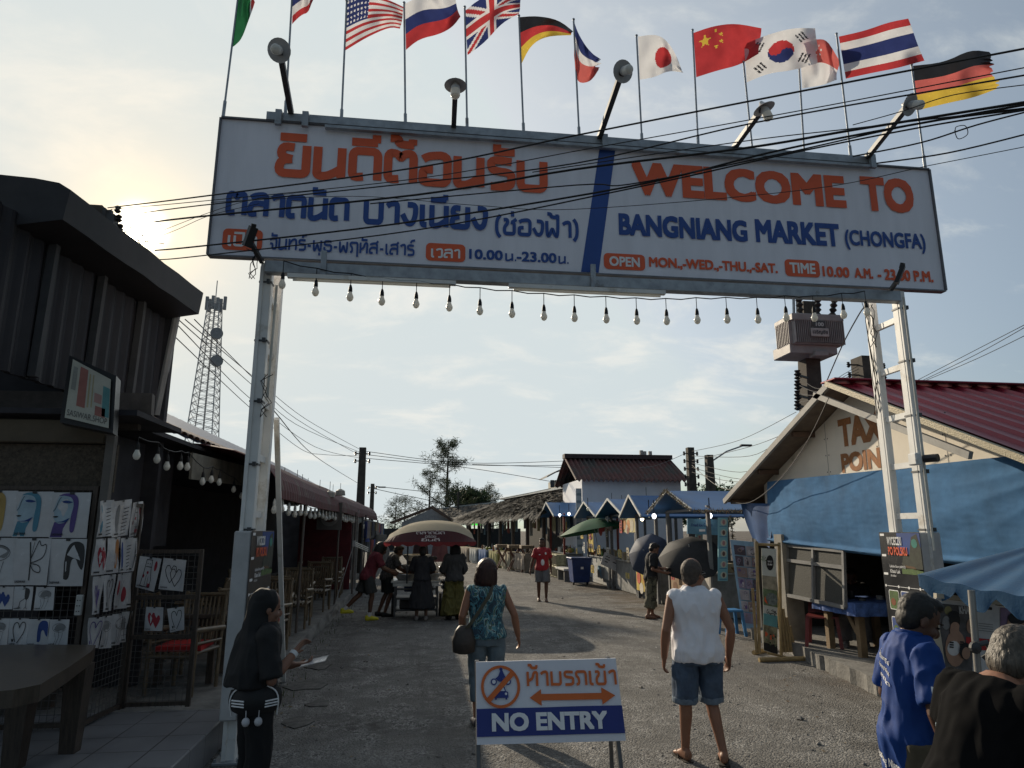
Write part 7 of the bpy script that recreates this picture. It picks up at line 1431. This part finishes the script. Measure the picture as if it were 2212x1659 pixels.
# --- man in the white vest
p = Person('man in a sleeveless white vest and rolled denim shorts walking away', 2.4, 6.0, 1, 1.68, 'tan', .0085, lean=1, bw=1.24, belly=.03, headyaw=52, headpitch=0, knR=(.125, .06, .5), anR=(.15, -.10, .1), knL=(-.12, .03, .5), anL=(-.13, .06, .085), ftR=(.35, 1, 0), ftL=(-.15, 1, 0), elL=(-.3, -.06, 1.1), wrL=(-.29, .05, .85), elR=(.31, -.05, 1.1), wrR=(.315, .05, .85), curl=.55, palm={'L': (1, -.25, 0), 'R': (-1, -.25, 0)})
p.body(); p.shirt(mat('white_cotton', (.72, .72, .76), rough=.85, var=.05, scale=6, bump=.1, bscale=90), 0, .84, .022, 1.47, .010, .05, 'vest'); p.trousers(DENIM, .98, .024, .008, .012, 'shorts'); p.hair(mat('grey_stubble', (.07, .055, .045), rough=.7, var=.35, scale=50), 'stubble'); p.flipflops(mat('dark_rubber', (.03, .025, .02)))
b = MB()
for sd in 'LR':
    h, k = p.j['hip'+sd], p.j['kn'+sd]; d = (k-h).normalized(); c = h.lerp(k, .97); b.tube([c-d*.025, c+d*.03], [.112, .112], 18)
p.make('cuff', b, mat('denim_light', (.13, .17, .22), rough=.85, var=.25, scale=14), 2, .004)
b = MB(); H = lambda x, y, z: p.hd+p.HM @ V((x, y, z))
for q in (-1, 1): b.ell(H(q*.034, .1, .008), .03, .012, .019, 10, M=p.HM); b.tube([H(q*.06, .095, .012), H(q*.082, .03, .012), H(q*.085, -.02, .005)], .005, 6)
p.scale(b).build('sunglasses', PLAST, p.t, smooth=50, local=True)
# --- woman with the shoulder bag
p = Person('woman in a sleeveless teal patterned top with dark red bobbed hair walking away', .7, 7.3, -4, 1.63, 'tan', .0085, lean=3, bw=1.1, headyaw=12, headtilt=6, knL=(-.1, .06, .5), anL=(-.1, -.02, .085), knR=(.12, .05, .5), anR=(.13, -.22, .14), elR=(.3, -.04, 1.13), wrR=(.36, .04, .89), elL=(-.27, -.02, 1.12), wrL=(-.24, .1, .9), curl=.5)
p.body()
m = bpy.data.materials.new('teal_print'); m.use_nodes = True; nt_, pb = m.node_tree, m.node_tree.nodes['Principled BSDF']; tcn = _n(nt_, 'ShaderNodeTexCoord'); mpp = _n(nt_, 'ShaderNodeMapping'); mpp.inputs['Scale'].default_value = (1, 1, .55); nz_ = _n(nt_, 'ShaderNodeTexNoise', i_Scale=8.5, i_Detail=1.5, i_Distortion=2.6); rp = _n(nt_, 'ShaderNodeValToRGB'); rp.color_ramp.interpolation = 'CONSTANT'
nt_.links.new(tcn.outputs['Object'], mpp.inputs[0]); nt_.links.new(mpp.outputs[0], nz_.inputs['Vector']); nt_.links.new(nz_.outputs['Fac'], rp.inputs[0]); nt_.links.new(rp.outputs[0], pb.inputs['Base Color']); pb.inputs['Roughness'].default_value = .8
els = rp.color_ramp.elements; cols = ((0, (.02, .045, .07)), (.4, (.03, .12, .17)), (.46, (.012, .02, .03)), (.5, (.07, .22, .27)), (.56, (.32, .38, .33)), (.59, (.02, .05, .08)), (.63, (.05, .13, .08)), (.68, (.04, .1, .2)))
els[0].position, els[0].color = 0, c4(cols[0][1]); els[1].position, els[1].color = .4, c4(cols[1][1])
for ps, cc in cols[2:]: e_ = els.new(ps); e_.color = c4(cc)
p.shirt(m, 0, .9, .024, 1.46, .009, .12, 'top'); p.trousers(mat('grey_denim', (.1, .14, .17), rough=.85, var=.2, scale=8), 1.6, .016, .006, 0, 'jeans', 1.0); p.hair(mat('hair_dark_red', (.026, .009, .007), rough=.45, var=.5, scale=50, stretch=(1, 1, .15), bump=.5), 'bob'); p.shoes(mat('dark_trainer', (.05, .05, .07)))
def on(pp, q): return pp.t.matrix_world @ V(q) if 0 else Matrix.LocRotScale(pp.t.location, pp.t.rotation_euler, pp.t.scale) @ (V(q)*pp.k)
bg_ = thing('shoulder_bag', 'dark slouchy shoulder bag on a strap at the left hip of the woman in teal', 'bag', on(p, (-.27, -.12, .78)))
b = MB(); c = on(p, (-.26, -.1, .93)); b.loft([[c+V((rx*cos(a), ry*sin(a), z)) for a in [2*pi*i/16 for i in range(16)]] for z, rx, ry in ((-.17, .05, .04), (-.15, .11, .075), (-.05, .12, .085), (.05, .09, .06), (.1, .05, .03))]); remesh(b, .01, 'bag', mat('dark_leather', (.035, .03, .027), rough=.5, var=.4), None, 2, .008, 14) if 0 else b.build('bag', mat('dark_leather', (.035, .03, .027), rough=.5, var=.4, bump=.3, bscale=30), bg_, smooth=60)
b = MB(); pts = [on(p, q) for q in ((.1, .03, 1.475), (.07, -.07, 1.46), (.0, -.15, 1.34), (-.1, -.175, 1.2), (-.2, -.17, 1.06), (-.26, -.13, .99))]; [b.bar(pts[i], pts[i+1], .035, .008, up=V((.6, -1, .2))) for i in range(len(pts)-1)]; b.build('strap', mat('strap_olive', (.06, .06, .045)), bg_)
# --- man in red walking towards us
p = Person('man in a red football shirt and grey shorts walking towards us', 3.35, 19.1, 186, 1.7, 'dark', .013, headyaw=18, knL=(-.1, .12, .5), anL=(-.09, .14, .085), anR=(.1, -.06, .09), elR=(.27, -.03, 1.1), wrR=(.33, .0, .86), elL=(-.24, -.06, 1.1), wrL=(-.25, -.1, .87))
p.body(); p.shirt(mat('red_jersey', (.33, .018, .025), rough=.65, var=.12), .7, .84, .03, 1.46, .008, .1); p.trousers(mat('grey_shorts', (.13, .13, .135), rough=.85), .95, .03, .005, .01, 'shorts'); p.hair(HAIRB, 'short'); p.flipflops(mat('brown_rubber', (.09, .06, .045)))
b = MB(); b.ell(V((0, .185, 1.06)), .05, .012, .085, 12); b.ell(V((-.09, .165, 1.3)), .026, .01, .035, 8); b.ell(V((.08, .165, 1.27)), .03, .01, .012, 8); p.scale(b).build('shirt_print', VWHITE, p.t, local=True)
# --- man in black T-shirt and camouflage trousers
p = Person('man in a black T-shirt and rolled camouflage trousers looking down at his hands', 5.1, 15.2, 96, 1.67, 'mid', .012, lean=6, headpitch=32, elL=(-.22, .05, 1.12), wrL=(-.12, .33, 1.1), elR=(.24, .0, 1.1), wrR=(.14, .3, 1.02), palm={'L': (.3, 0, 1), 'R': (-.3, 0, 1)}, knL=(-.1, .0, .5), anL=(-.1, .03, .085), anR=(.12, -.12, .085), knR=(.11, -.03, .5))
p.body(); p.shirt(mat('black_cotton', (.016, .016, .018), rough=.85), .8, .86, .028, 1.46, .008, .08); p.hair(HAIRB, 'short')
m = mat('camouflage', (.12, .11, .075), rough=.9, var=.35, scale=14, col2=(.035, .033, .025), thr=.52, soft=.02); p.trousers(m, 1.62, .035, .014, .03); p.flipflops(MATS['brown_rubber'])
b = MB(); c = on(p, (0, .43, 1.12)); b.box(c, (.08, .15, .012), ch=.004); tag(b.build('phone', PLAST), 'dark phone in the hands of the man in black', 'phone')
# --- group at the food cart
p = Person('person in a maroon T-shirt and yellow shoes leaning over the food cart', -1.1, 15.75, 78, 1.74, 'dark', .013, lean=24, headpitch=25, knL=(-.12, -.14, .52), anL=(-.14, -.45, .22), knR=(.12, .1, .5), anR=(.12, .05, .085), elL=(-.2, .33, 1.1), wrL=(-.12, .56, 1.0), elR=(.22, .3, 1.08), wrR=(.14, .52, .98))
p.body(); p.shirt(mat('maroon_cotton', (.13, .022, .032), rough=.85), .8, .84, .03, 1.46, .009, .1); p.trousers(mat('dark_shorts', (.04, .042, .042), rough=.9), .85, .035, .007, .02, 'shorts'); p.hair(HAIRB, 'bob'); p.shoes(mat('yellow_foam', (.5, .46, .03), rough=.6), 'shoe', 1.12)
b = MB(); [b.tube([p.j['an'+q]-Z*.02, p.j['an'+q]+(p.j['kn'+q]-p.j['an'+q])*.2], .048, 12) for q in 'LR']; p.scale(b).build('sock', mat('white_sock', (.5, .5, .5)), p.t, local=True)
p = Person('person in a dark patterned shirt and black shorts bending over the cart basins', -.72, 16.35, 80, 1.66, 'dark', .013, lean=22, headpitch=30, elL=(-.2, .3, 1.08), wrL=(-.1, .5, 1.0), elR=(.22, .3, 1.08), wrR=(.14, .5, .98), anL=(-.1, -.15, .085), knR=(.12, .1, .5))
p.body(); p.shirt(mat('dark_print', (.06, .06, .062), rough=.85, var=.8, scale=25), .7, .84, .028, 1.46, .008, .08); p.trousers(mat('black_shorts', (.015, .02, .02)), .9, .03, .006, .015, 'shorts'); p.hair(HAIRB, 'short'); p.shoes(BLACK, 'shoe')
p = Person('woman in a long dark dress with her hair tied up standing at the food cart', .08, 15.5, 4, 1.6, 'dark', .012, lean=4, headpitch=14, bw=1.06, elL=(-.27, .08, 1.1), wrL=(-.15, .3, 1.05), elR=(.27, .08, 1.1), wrR=(.15, .3, 1.05))
p.body(); DR = mat('black_dress_cloth', (.022, .022, .025), rough=.85); p.shirt(DR, .9, .9, .026, 1.46, .008, .1, 'bodice'); p.skirt(DR, .28, 1.05, .14); p.hair(HAIRB, 'bun'); p.shoes(mat('grey_shoe', (.2, .19, .18)))
p = Person('woman in a grey blouse, dark headscarf and wide olive trousers at the food cart', .78, 15.6, -14, 1.66, 'dark', .012, headpitch=10, elL=(-.25, .1, 1.1), wrL=(-.15, .3, 1.0), elR=(.25, .04, 1.1), wrR=(.22, .22, .95))
p.body(); p.shirt(mat('grey_blouse', (.045, .045, .045), rough=.85), 1.6, .85, .035, 1.46, .012, .18, 'blouse'); p.trousers(mat('olive_cloth', (.1, .09, .025), rough=.8), 1.97, .03, .02, .12); p.hair(mat('black_scarf', (.012, .012, .013), rough=.9), 'bob', 'headscarf'); p.shoes(BLACK)
# --- woman in black on the left
p = Person('woman in a long black headscarf and black clothes holding paper by the left gate leg', -1.06, 5.12, 62, 1.53, 'mid', .008, lean=2, headpitch=10, bw=1.0, elR=(.26, .03, 1.07), wrR=(.13, .24, 1.24), elL=(-.24, .03, 1.07), wrL=(-.1, .32, 1.1), palm={'R': (-.2, .5, .3), 'L': (0, .1, 1)}, curl=.6, anL=(-.09, .02, .085), anR=(.1, -.02, .085))
BC = mat('black_veil', (.012, .012, .013), rough=.8, var=.3); p.body(); p.shirt(BC, .95, .84, .03, 1.46, .008, .08); p.trousers(mat('black_trousers', (.01, .01, .011), rough=.85), 1.97, .022, .006, .015); p.shoes(BLACK)
b = MB(); H = lambda x, y, z: p.hd+p.HM @ V((x, y, z)); b.ell(H(0, -.025, .04), .094, .108, .106, 20); b.loft([ering(H(0, -.05, z)+V((0, dy, 0)), X, Yv, rx, ry, 24) for z, rx, ry, dy in ((.04, .095, .085, 0), (-.06, .1, .085, -.005), (-.15, .12, .1, .0), (-.22, .19, .13, .02), (-.36, .225, .155, .04), (-.5, .22, .16, .045))]); b.ell(H(0, .045, -.115), .07, .06, .06, 14)
p.make('headscarf', b, BC, 3, .009, 8)
b = MB(); c = p.j['wrR']; d = (c-p.j['elR']).normalized(); b.tube([c-d*.045, c-d*.012], .034, 14); p.scale(b).build('watch', mat('white_watch', (.6, .6, .6)), p.t, local=True)
pp = on(p, (-.08, .45, 1.1)); b = MB(); b.slab(lambda u, v: pp+V((.17*(u-.35), .22*(v-.5), .035*u+.01*sin(v*3))), 4, 4, (0, 0, -.003)); b.slab(lambda u, v: pp+V((.17*(u-.35), .08*(v-.5), .004+.035*u)), 2, 2, (0, 0, -.002), 1); tag(b.build('paper_sheet', [PAP, mat('pale_print', (.35, .36, .3))]), 'sheet of white paper held by the woman in black', 'paper')
wbg = thing('belt_bag', 'black belt bag with white curved piping worn by the woman in black', 'bag', on(p, (.17, -.02, .82)))
def bagp(u, v, k=0): a = (u-.5)*2.2+.35; r_ = .2+.035*cos(min(1.57, abs(v-.5)*3))*1+.002*k; return on(p, (r_*cos(a)*1.0, -r_*.9*sin(a)*1.0, .83+.2*v))
b = MB(); b.slab(lambda u, v: bagp(u, .5+(v-.5)*(1-.35*abs(2*u-1)**2)), 20, 8, (0, 0, -.004)); b.build('bag', mat('bag_black', (.012, .012, .013), rough=.6), wbg, smooth=60)
b = MB(); b.tube([bagp(u, v, 4) for u, v in rnd([(.04, -.1), (.1, .3), (.14, .8), (.3, 1.0)])], .005, 5); b.build('piping', VWHITE, wbg); b = MB(); b.tube([bagp(u, v, 4) for u, v in rnd([(.96, -.1), (.94, .3), (.9, .8), (.75, 1.0)])], .005, 5)
for k in range(3): b.tube([bagp(.12, .5-.1*k, 4), bagp(.34, .5-.1*k, 4)], .005, 5); b.tube([bagp(.66, .52-.1*k, 4), bagp(.88, .52-.1*k, 4)], .005, 5)
b.build('piping', VWHITE, wbg); b = MB()
for q in (.42, .62): c = bagp(q, -.2, 10); b.ell(c, .026, .026, .028, 10); b.tube([c, bagp(q, .2, 5)], .003, 4)
b.build('pompom', mat('pompom_white', (.5, .5, .52)), wbg, smooth=60)
# --- man in the blue polo
q = at(1972, 1268, y=3.5); BMX, BMY, BMH = q.x-.1, 3.52, q.z+.03
p = Person('man in a bright blue polo shirt with E4 on its sleeve looking down', BMX, BMY, 97, BMH, 'dark', .0075, lean=8, headyaw=4, headpitch=30, bw=.92, belly=.01, elR=(.27, .0, 1.1), wrR=(.25, .1, .85), elL=(-.25, .02, 1.1), wrL=(-.2, .2, .9))
p.body(); SH = p.shirt(mat('royal_blue', (.008, .042, .19), rough=.7, var=.15, scale=4, spec=.2, col2=(.007, .022, .085), thr=.6, soft=.05), .85, .74, .024, 1.465, .008, .04, 'polo_shirt', .014); p.trousers(mat('khaki', (.09, .075, .05), rough=.9), 1.97, .03, .008); p.hair(mat('hair_greying', (.016, .015, .014), rough=.6, var=.35, scale=70), 'short'); p.shoes(BLACK)
b = MB(); c = p.nk; b.tube([c-V((0, .0, .03)), c+V((0, .01, .035))], [.085, .075], 18); p.make('collar', b, MATS['royal_blue'], 2)
def wrap_text(pp, t, ang0, z, h, cw, r_, m, nm, bold=.02, tilt=0, ctr=(0, 0), ry=1, thai=False):
    """lettering wrapped round a body ring: ang0 = start angle (clockwise seen from above)"""
    from mathutils.bvhtree import BVHTree
    bv = BVHTree.FromPolygons([v.co for v in SH.data.vertices], [tuple(q.vertices) for q in SH.data.polygons])
    vs, fs = text_tris(t, bold) if not thai else thai_tris(t, .2); a0 = min(q[0] for q in vs); w_ = max(q[0] for q in vs)-a0; hh = max(q[1] for q in vs); out = []
    for q in vs:
        x = (q[0]-a0)/w_*cw; a = ang0+x/r_; zz = z+q[1]/hh*h+tilt*x; pt = V((ctr[0]+(r_+.001+(q[2] if len(q) > 2 else 0))*sin(a), ctr[1]-(r_*ry)*cos(a), zz)); pt = pp.T(pt) if zz > .95 else pt; cc = pp.T((0, 0, zz)) if zz > .95 else V((0, 0, zz)); dr = (pt-cc).normalized(); h_ = bv.ray_cast((cc+dr*.6)*pp.k, -dr); out.append(h_[0]/pp.k+dr*(.003+(q[2] if len(q) > 2 else 0)*.5) if h_[0] else pt)
    b = MB(); b.add(out, fs); pp.scale(b).build(nm, m, pp.t, local=True, recalc=False)
for i, (t_, th_) in enumerate((('Bang Riang Tai', 0), ('Supply Enterprise Group', 0), ('ตลาดนัด', 1), ('งานบริการ', 1) if 0 else ('5 & 6', 0))): wrap_text(p, t_, -.75, 1.33-.055*i, .026, .2 if t_ != '5 & 6' else .06, .222, VWHITE, 'back_lettering', .015, -.25, (0, .0), .72, bool(th_))
wrap_text(p, 'Ban Bang Niang', -.6, .8, .04, .3, .27, VWHITE, 'hem_lettering', .03, -.1, (0, 0), .78)
e0, e1 = p.j['shR'], p.j['elR']; ax = (e1-e0).normalized(); b = MB(); vs_, fs_ = text_tris('E4', .035); a0 = min(q[0] for q in vs_); out = []
c0 = e0.lerp(e1, .56)
for q in vs_:
    x = (q[0]-a0-.6)*.075; aa = x/.085; rr_ = .0895+q[2]; out.append(c0-ax*(q[1]*.075-.03)+(V((1, 0, 0))*cos(aa)+V((0, 1, 0))*sin(aa))*rr_)
b.add(out, fs_); p.scale(b).build('sleeve_lettering', VWHITE, p.t, local=True, recalc=False)
# --- grey-haired man in the corner
p = Person('grey-haired man in a black T-shirt over pale blue sleeves bending forwards at the right edge', 1.93, 2.45, 84, 1.7, 'tan', .0075, lean=30, headpitch=38, bw=.95, belly=.02, elL=(-.24, .2, 1.0), wrL=(-.23, .27, .75), elR=(.25, .4, 1.05), wrR=(.2, .6, .95))
p.body(); p.shirt(mat('pale_blue_sleeve', (.2, .27, .32), rough=.85, var=.12), 1.8, .86, .012, 1.4, .008, .02, 'undershirt', .012); p.shirt(mat('faded_black', (.007, .007, .0075), rough=.95, spec=.05), .4, .8, .03, 1.43, .006, .06, 'shirt', .034)
m = mat('plaid', (.04, .04, .045), rough=.9, var=.2); nt_, pb = base_nodes(m); tcn = _n(nt_, 'ShaderNodeTexCoord'); ck = _n(nt_, 'ShaderNodeTexChecker', i_Scale=32.0); nt_.links.new(tcn.outputs['Object'], ck.inputs['Vector']); ck.inputs['Color1'].default_value = (.02, .02, .025, 1); ck.inputs['Color2'].default_value = (.1, .1, .105, 1); nt_.links.new(ck.outputs[0], pb.inputs['Base Color'])
p.trousers(m, 1.97, .04, .008, .02); p.hair(mat('hair_grey', (.07, .06, .048), rough=.5, var=.6, scale=60, stretch=(1, 1, .2), bump=.6), 'short'); p.shoes(BLACK)
p = Person('dark-haired person facing the notice board behind the grey-haired man', 2.84, 2.93, 55, 1.56, 'dark', .009, lean=10, headpitch=25, elR=(.26, .1, 1.1), wrR=(.2, .3, 1.0))
p.body(); p.shirt(mat('charcoal_cotton', (.025, .026, .024), rough=.9), .9, .82, .03, 1.46, .008, .06); p.trousers(MATS['black_trousers'], 1.97, .02, .006); p.hair(HAIRB, 'bob'); p.shoes(BLACK)
p = Person('seated person in grey trousers behind the blue porch table', tx+.75, ty+1.25, 215, 1.68, 'dark', .012, z=.19-.5, lean=8, headpitch=25, knL=(-.14, .44, .95), anL=(-.14, .46, .585), knR=(.14, .44, .95), anR=(.14, .5, .585), elL=(-.25, .12, 1.12), wrL=(-.12, .36, 1.2), elR=(.25, .12, 1.12), wrR=(.12, .36, 1.2))
p.body(); p.shirt(MATS['black_cotton'], .8, .86, .028, 1.46, .008, .05); p.trousers(MATS['grey_shorts'], 1.95, .03, .008, .01); p.hair(HAIRB, 'short'); p.shoes(MATS['grey_shoe'])
# ================================================================ food cart, parasol, motorcycle
cy_ = 16.3
pr = thing('parasol', 'wide cream parasol with a maroon printed front panel over the food cart', 'parasol', (.1, cy_, 0))
def arcx(pts, y): return [at(a, c, y=y) for a, c in pts]
lo = arcx([(829, 1171), (870, 1171), (930, 1171), (985, 1171), (1029, 1170)], cy_-1.0); mid = arcx([(836, 1165), (872, 1152), (930, 1146), (985, 1149), (1024, 1165)], cy_-.75); top = arcx([(846, 1152), (884, 1132), (932, 1124), (984, 1129), (1014, 1146)], cy_-.05); bk_ = [V((q.x, cy_+.95, lo[i].z)) for i, q in enumerate(lo)]
CRM = mat('cream_canvas', (.62, .56, .43), rough=.8, var=.08, scale=4, trans=.6, bump=.15, bscale=20); MAR = mat('maroon_canvas', (.05, .008, .01), rough=.8, var=.15)
smooth_row = lambda R: [V(pl3(R, t/24)) for t in range(25)]
def pl3(R, t):
    x = t*(len(R)-1); i = min(int(x), len(R)-2); k = x-i; p0, p1, p2, p3 = R[max(0, i-1)], R[i], R[i+1], R[min(len(R)-1, i+2)]
    return .5*((2*p1)+(p2-p0)*k+(2*p0-5*p1+4*p2-p3)*k*k+(p3-p0+3*p1-3*p2)*k**3)
lo, mid, top, bk_ = [smooth_row(R) for R in (lo, mid, top, bk_)]
b = MB(); b.loft([mid, [a.lerp(c, .5)+Z*.03 for a, c in zip(mid, top)], top, [a.lerp(c, .5)+Z*.06 for a, c in zip(top, bk_)], bk_], cap=False, closed=False); b.build('canopy', CRM, pr, smooth=60, recalc=False)
b = MB(); b.loft([lo, mid], cap=False, closed=False); b.build('front_panel', MAR, pr, recalc=False); b = MB(); lo2 = [q-Z*(.05+.045*abs(sin(i/24*pi*8))) for i, q in enumerate(lo)]; b.loft([lo2, lo], cap=False, closed=False); b.build('valance', mat('red_valance', (.2, .035, .04), rough=.8, trans=.3), pr, recalc=False); b = MB(); bk2 = [q-Z*(.05+.045*abs(sin(i/24*pi*8))) for i, q in enumerate(bk_)]; b.loft([bk_, bk2], cap=False, closed=False); b.build('valance', MATS['red_valance'], pr, recalc=False)
b = MB(); c = lo[11].lerp(mid[11], .5); U = X; W = (mid[12]-lo[12]).normalized()
for i, (t_, w_, h_) in enumerate((('ก๋วยเตี๋ยวเรือ', .62, .075), ('อร่อย', .24, .06), ('ขนมไทย', .4, .06))):
    if any(ch not in TH for ch in t_): t_ = ('บาร์บีคิว', 'อร', 'รสดี')[i] if 0 else ('ตลาดนัด', 'บาง', 'ยินดี')[i]
    label_on(b, t_, lo[12].lerp(mid[12], .72-.3*i)+V((-w_/2, -.012, -.01)), U, W, (0, w_, 0, h_), 0, thai=True, th=.2)
b.build('lettering', mat('faded_white_print', (.45, .4, .38)), pr)
b = MB(); b.tube([(.05, cy_, .3), (.05, cy_, 2.08)], .022, 8); [b.tube([(x, cy_-.6, .75), (x, cy_-.6, 1.7)], .018, 6) for x in (-.25, .75)]; b.build('pole', DARKST, pr)
ct = thing('food_cart', 'metal food cart loaded with steamer basins under the cream parasol', 'food cart', (-.05, 16.2, 0))
ALU = mat('worn_aluminium', (.4, .4, .39), rough=.35, metal=.7, var=.3)
b = MB(); b.box((-.05, 16.25, .78), (1.1, .95, .05), ch=.01); b.box((-.05, 16.25, .72), (1.0, .85, .08)); b.build('tray', ALU, ct)
b = MB(); [b.box((x, y, .4), (.04, .04, .7)) for x in (-.5, .42) for y in (15.85, 16.65)]; [b.box((-.04, 15.84, z), (.92, .03, .04)) for z in (.18, .42, .62)]; [b.box((-.04, 16.2, z), (.9, .7, .02)) for z in (.18, .42)]; b.build('frame', DARKST, ct)
for k, (x, z, w_) in enumerate(((-.2, .1, .5), (.2, .1, .45), (-.15, .46, .4), (.2, .46, .35))): b = MB(); b.box((x, 16.15, z+.1+.1), (w_*.8, .5, .2), ch=.02); b.build('storage_box', mat(('box_black', 'box_grey', 'box_navy', 'box_pale')[k], ((.03, .03, .03), (.12, .12, .12), (.02, .03, .09), (.2, .2, .19))[k]), ct)
for x in (-.55, .5): b = MB(); b.tube([(x-.03, 16.3, .25), (x+.03, 16.3, .25)], .25, 22); b.build('wheel', BLACK, ct)
for k, (x, y, z, r_) in enumerate(((-.28, 16.0, .81, .24), (-.1, 16.35, .98, .3), (-.05, 16.45, 1.2, .31), (.28, 16.1, .81, .2))):
    b = MB(); b.lathe([(r_*.75, 0), (r_, .1), (r_*1.05, .12), (r_*1.02, .14), (r_*.92, .1), (r_*.7, .04)], (x, y, z), 22)
    b.lathe([(r_*.5, .0), (r_*.5, .005)], (x, y, z-.04), 10, 1) if z < .9 else b.lathe([(r_*.7, -.17), (r_*.72, 0)], (x, y, z), 20, 1); tag(b.build('basin', [ALU, mat('basin_dark', (.06, .055, .05), rough=.4)], smooth=40), ('low basin nearest us on the cart', 'middle steamer basin on the cart', 'topmost steamer basin on the cart', 'small basin at the right of the cart')[k], 'basin', 'basins on the food cart')
    rr = random.Random(k)
    for q in range(7): a = rr.random()*6.28; d = rr.random()*r_*.6; f = MB(); f.ell((x+d*cos(a), y+d*sin(a), z+.1), .06, .05, .045, 8); tag(f.build('snack', mat('snack_brown', (.16, .09, .04), var=.4), smooth=60), 'brown snack in a basin on the food cart', 'food', 'snacks in the basins')
for k in range(5): b = MB(); c = V((.42+.1*(k % 3), 16.35+.1*k, .85+.05*(k % 2))); b.ell(c+Z*.08, .09, .08, .11, 8); tag(b.build('plastic_bag', mat('clear_bag', (.5, .5, .5), rough=.2, trans=.4), smooth=60), 'knotted clear plastic bag at the right end of the cart', 'bag', 'plastic bags on the cart')
mc = thing('motorcycle', 'dark motorcycle with round mirrors coupled to the food cart', 'motorcycle', (.72, 16.7, 0))
b0 = V((.62, 16.45, 0)); fw = V((.12, .99, 0))
for t_ in (0, 1.2): b = MB(); c = b0+fw*t_+Z*.29; b.lathe([(.2, -.04), (.29, -.045), (.3, 0), (.29, .045), (.2, .04)], c, 24, axis=fw.cross(Z)); w_ = b.build('wheel', BLACK, mc); b = MB(); [b.bar(c, c+fw*.2*cos(a)+Z*.2*sin(a), .012) for a in [i*pi/4 for i in range(8)]]; b.build('rim', STEEL, w_)
b = MB(); b.loft([ering(b0+fw*t_+Z*z, fw.cross(Z), Z, rx, rz, 14) for t_, z, rx, rz in ((-.15, .62, .06, .05), (.1, .62, .12, .09), (.5, .6, .11, .12), (.75, .68, .1, .13), (1.0, .75, .07, .1))]); b.build('body', mat('bike_black', (.015, .015, .018), rough=.3), mc, smooth=60)
b = MB(); b.slab(lambda u, v: b0+fw*(.0+.6*u)+fw.cross(Z)*(.24*(v-.5))+Z*(.74+.03*sin(u*4)), 10, 4, (0, 0, -.06)); b.build('seat', BLACK, mc)
b = MB(); sv = fw.cross(Z); hb = b0+fw*.92+Z*1.0; b.tube([hb-sv*.36-fw*.1, hb-sv*.15, hb+sv*.15, hb+sv*.36-fw*.1], .016, 8); b.tube([b0+fw*1.2+Z*.3, hb], .03, 8); b.build('handlebar', DARKST, mc)
for s_ in (-1, 1): b = MB(); c = hb+sv*.3*s_+Z*.22+sv*.06*s_; b.tube([hb+sv*.25*s_, c-Z*.04], .008, 6); b.ell(c, .075, .02, .05, 12); b.build('mirror', PLAST, mc)
b = MB(); b.ell(hb+fw*.12-Z*.1, .09, .09, .08, 12); b.build('headlight', TRIM, mc)
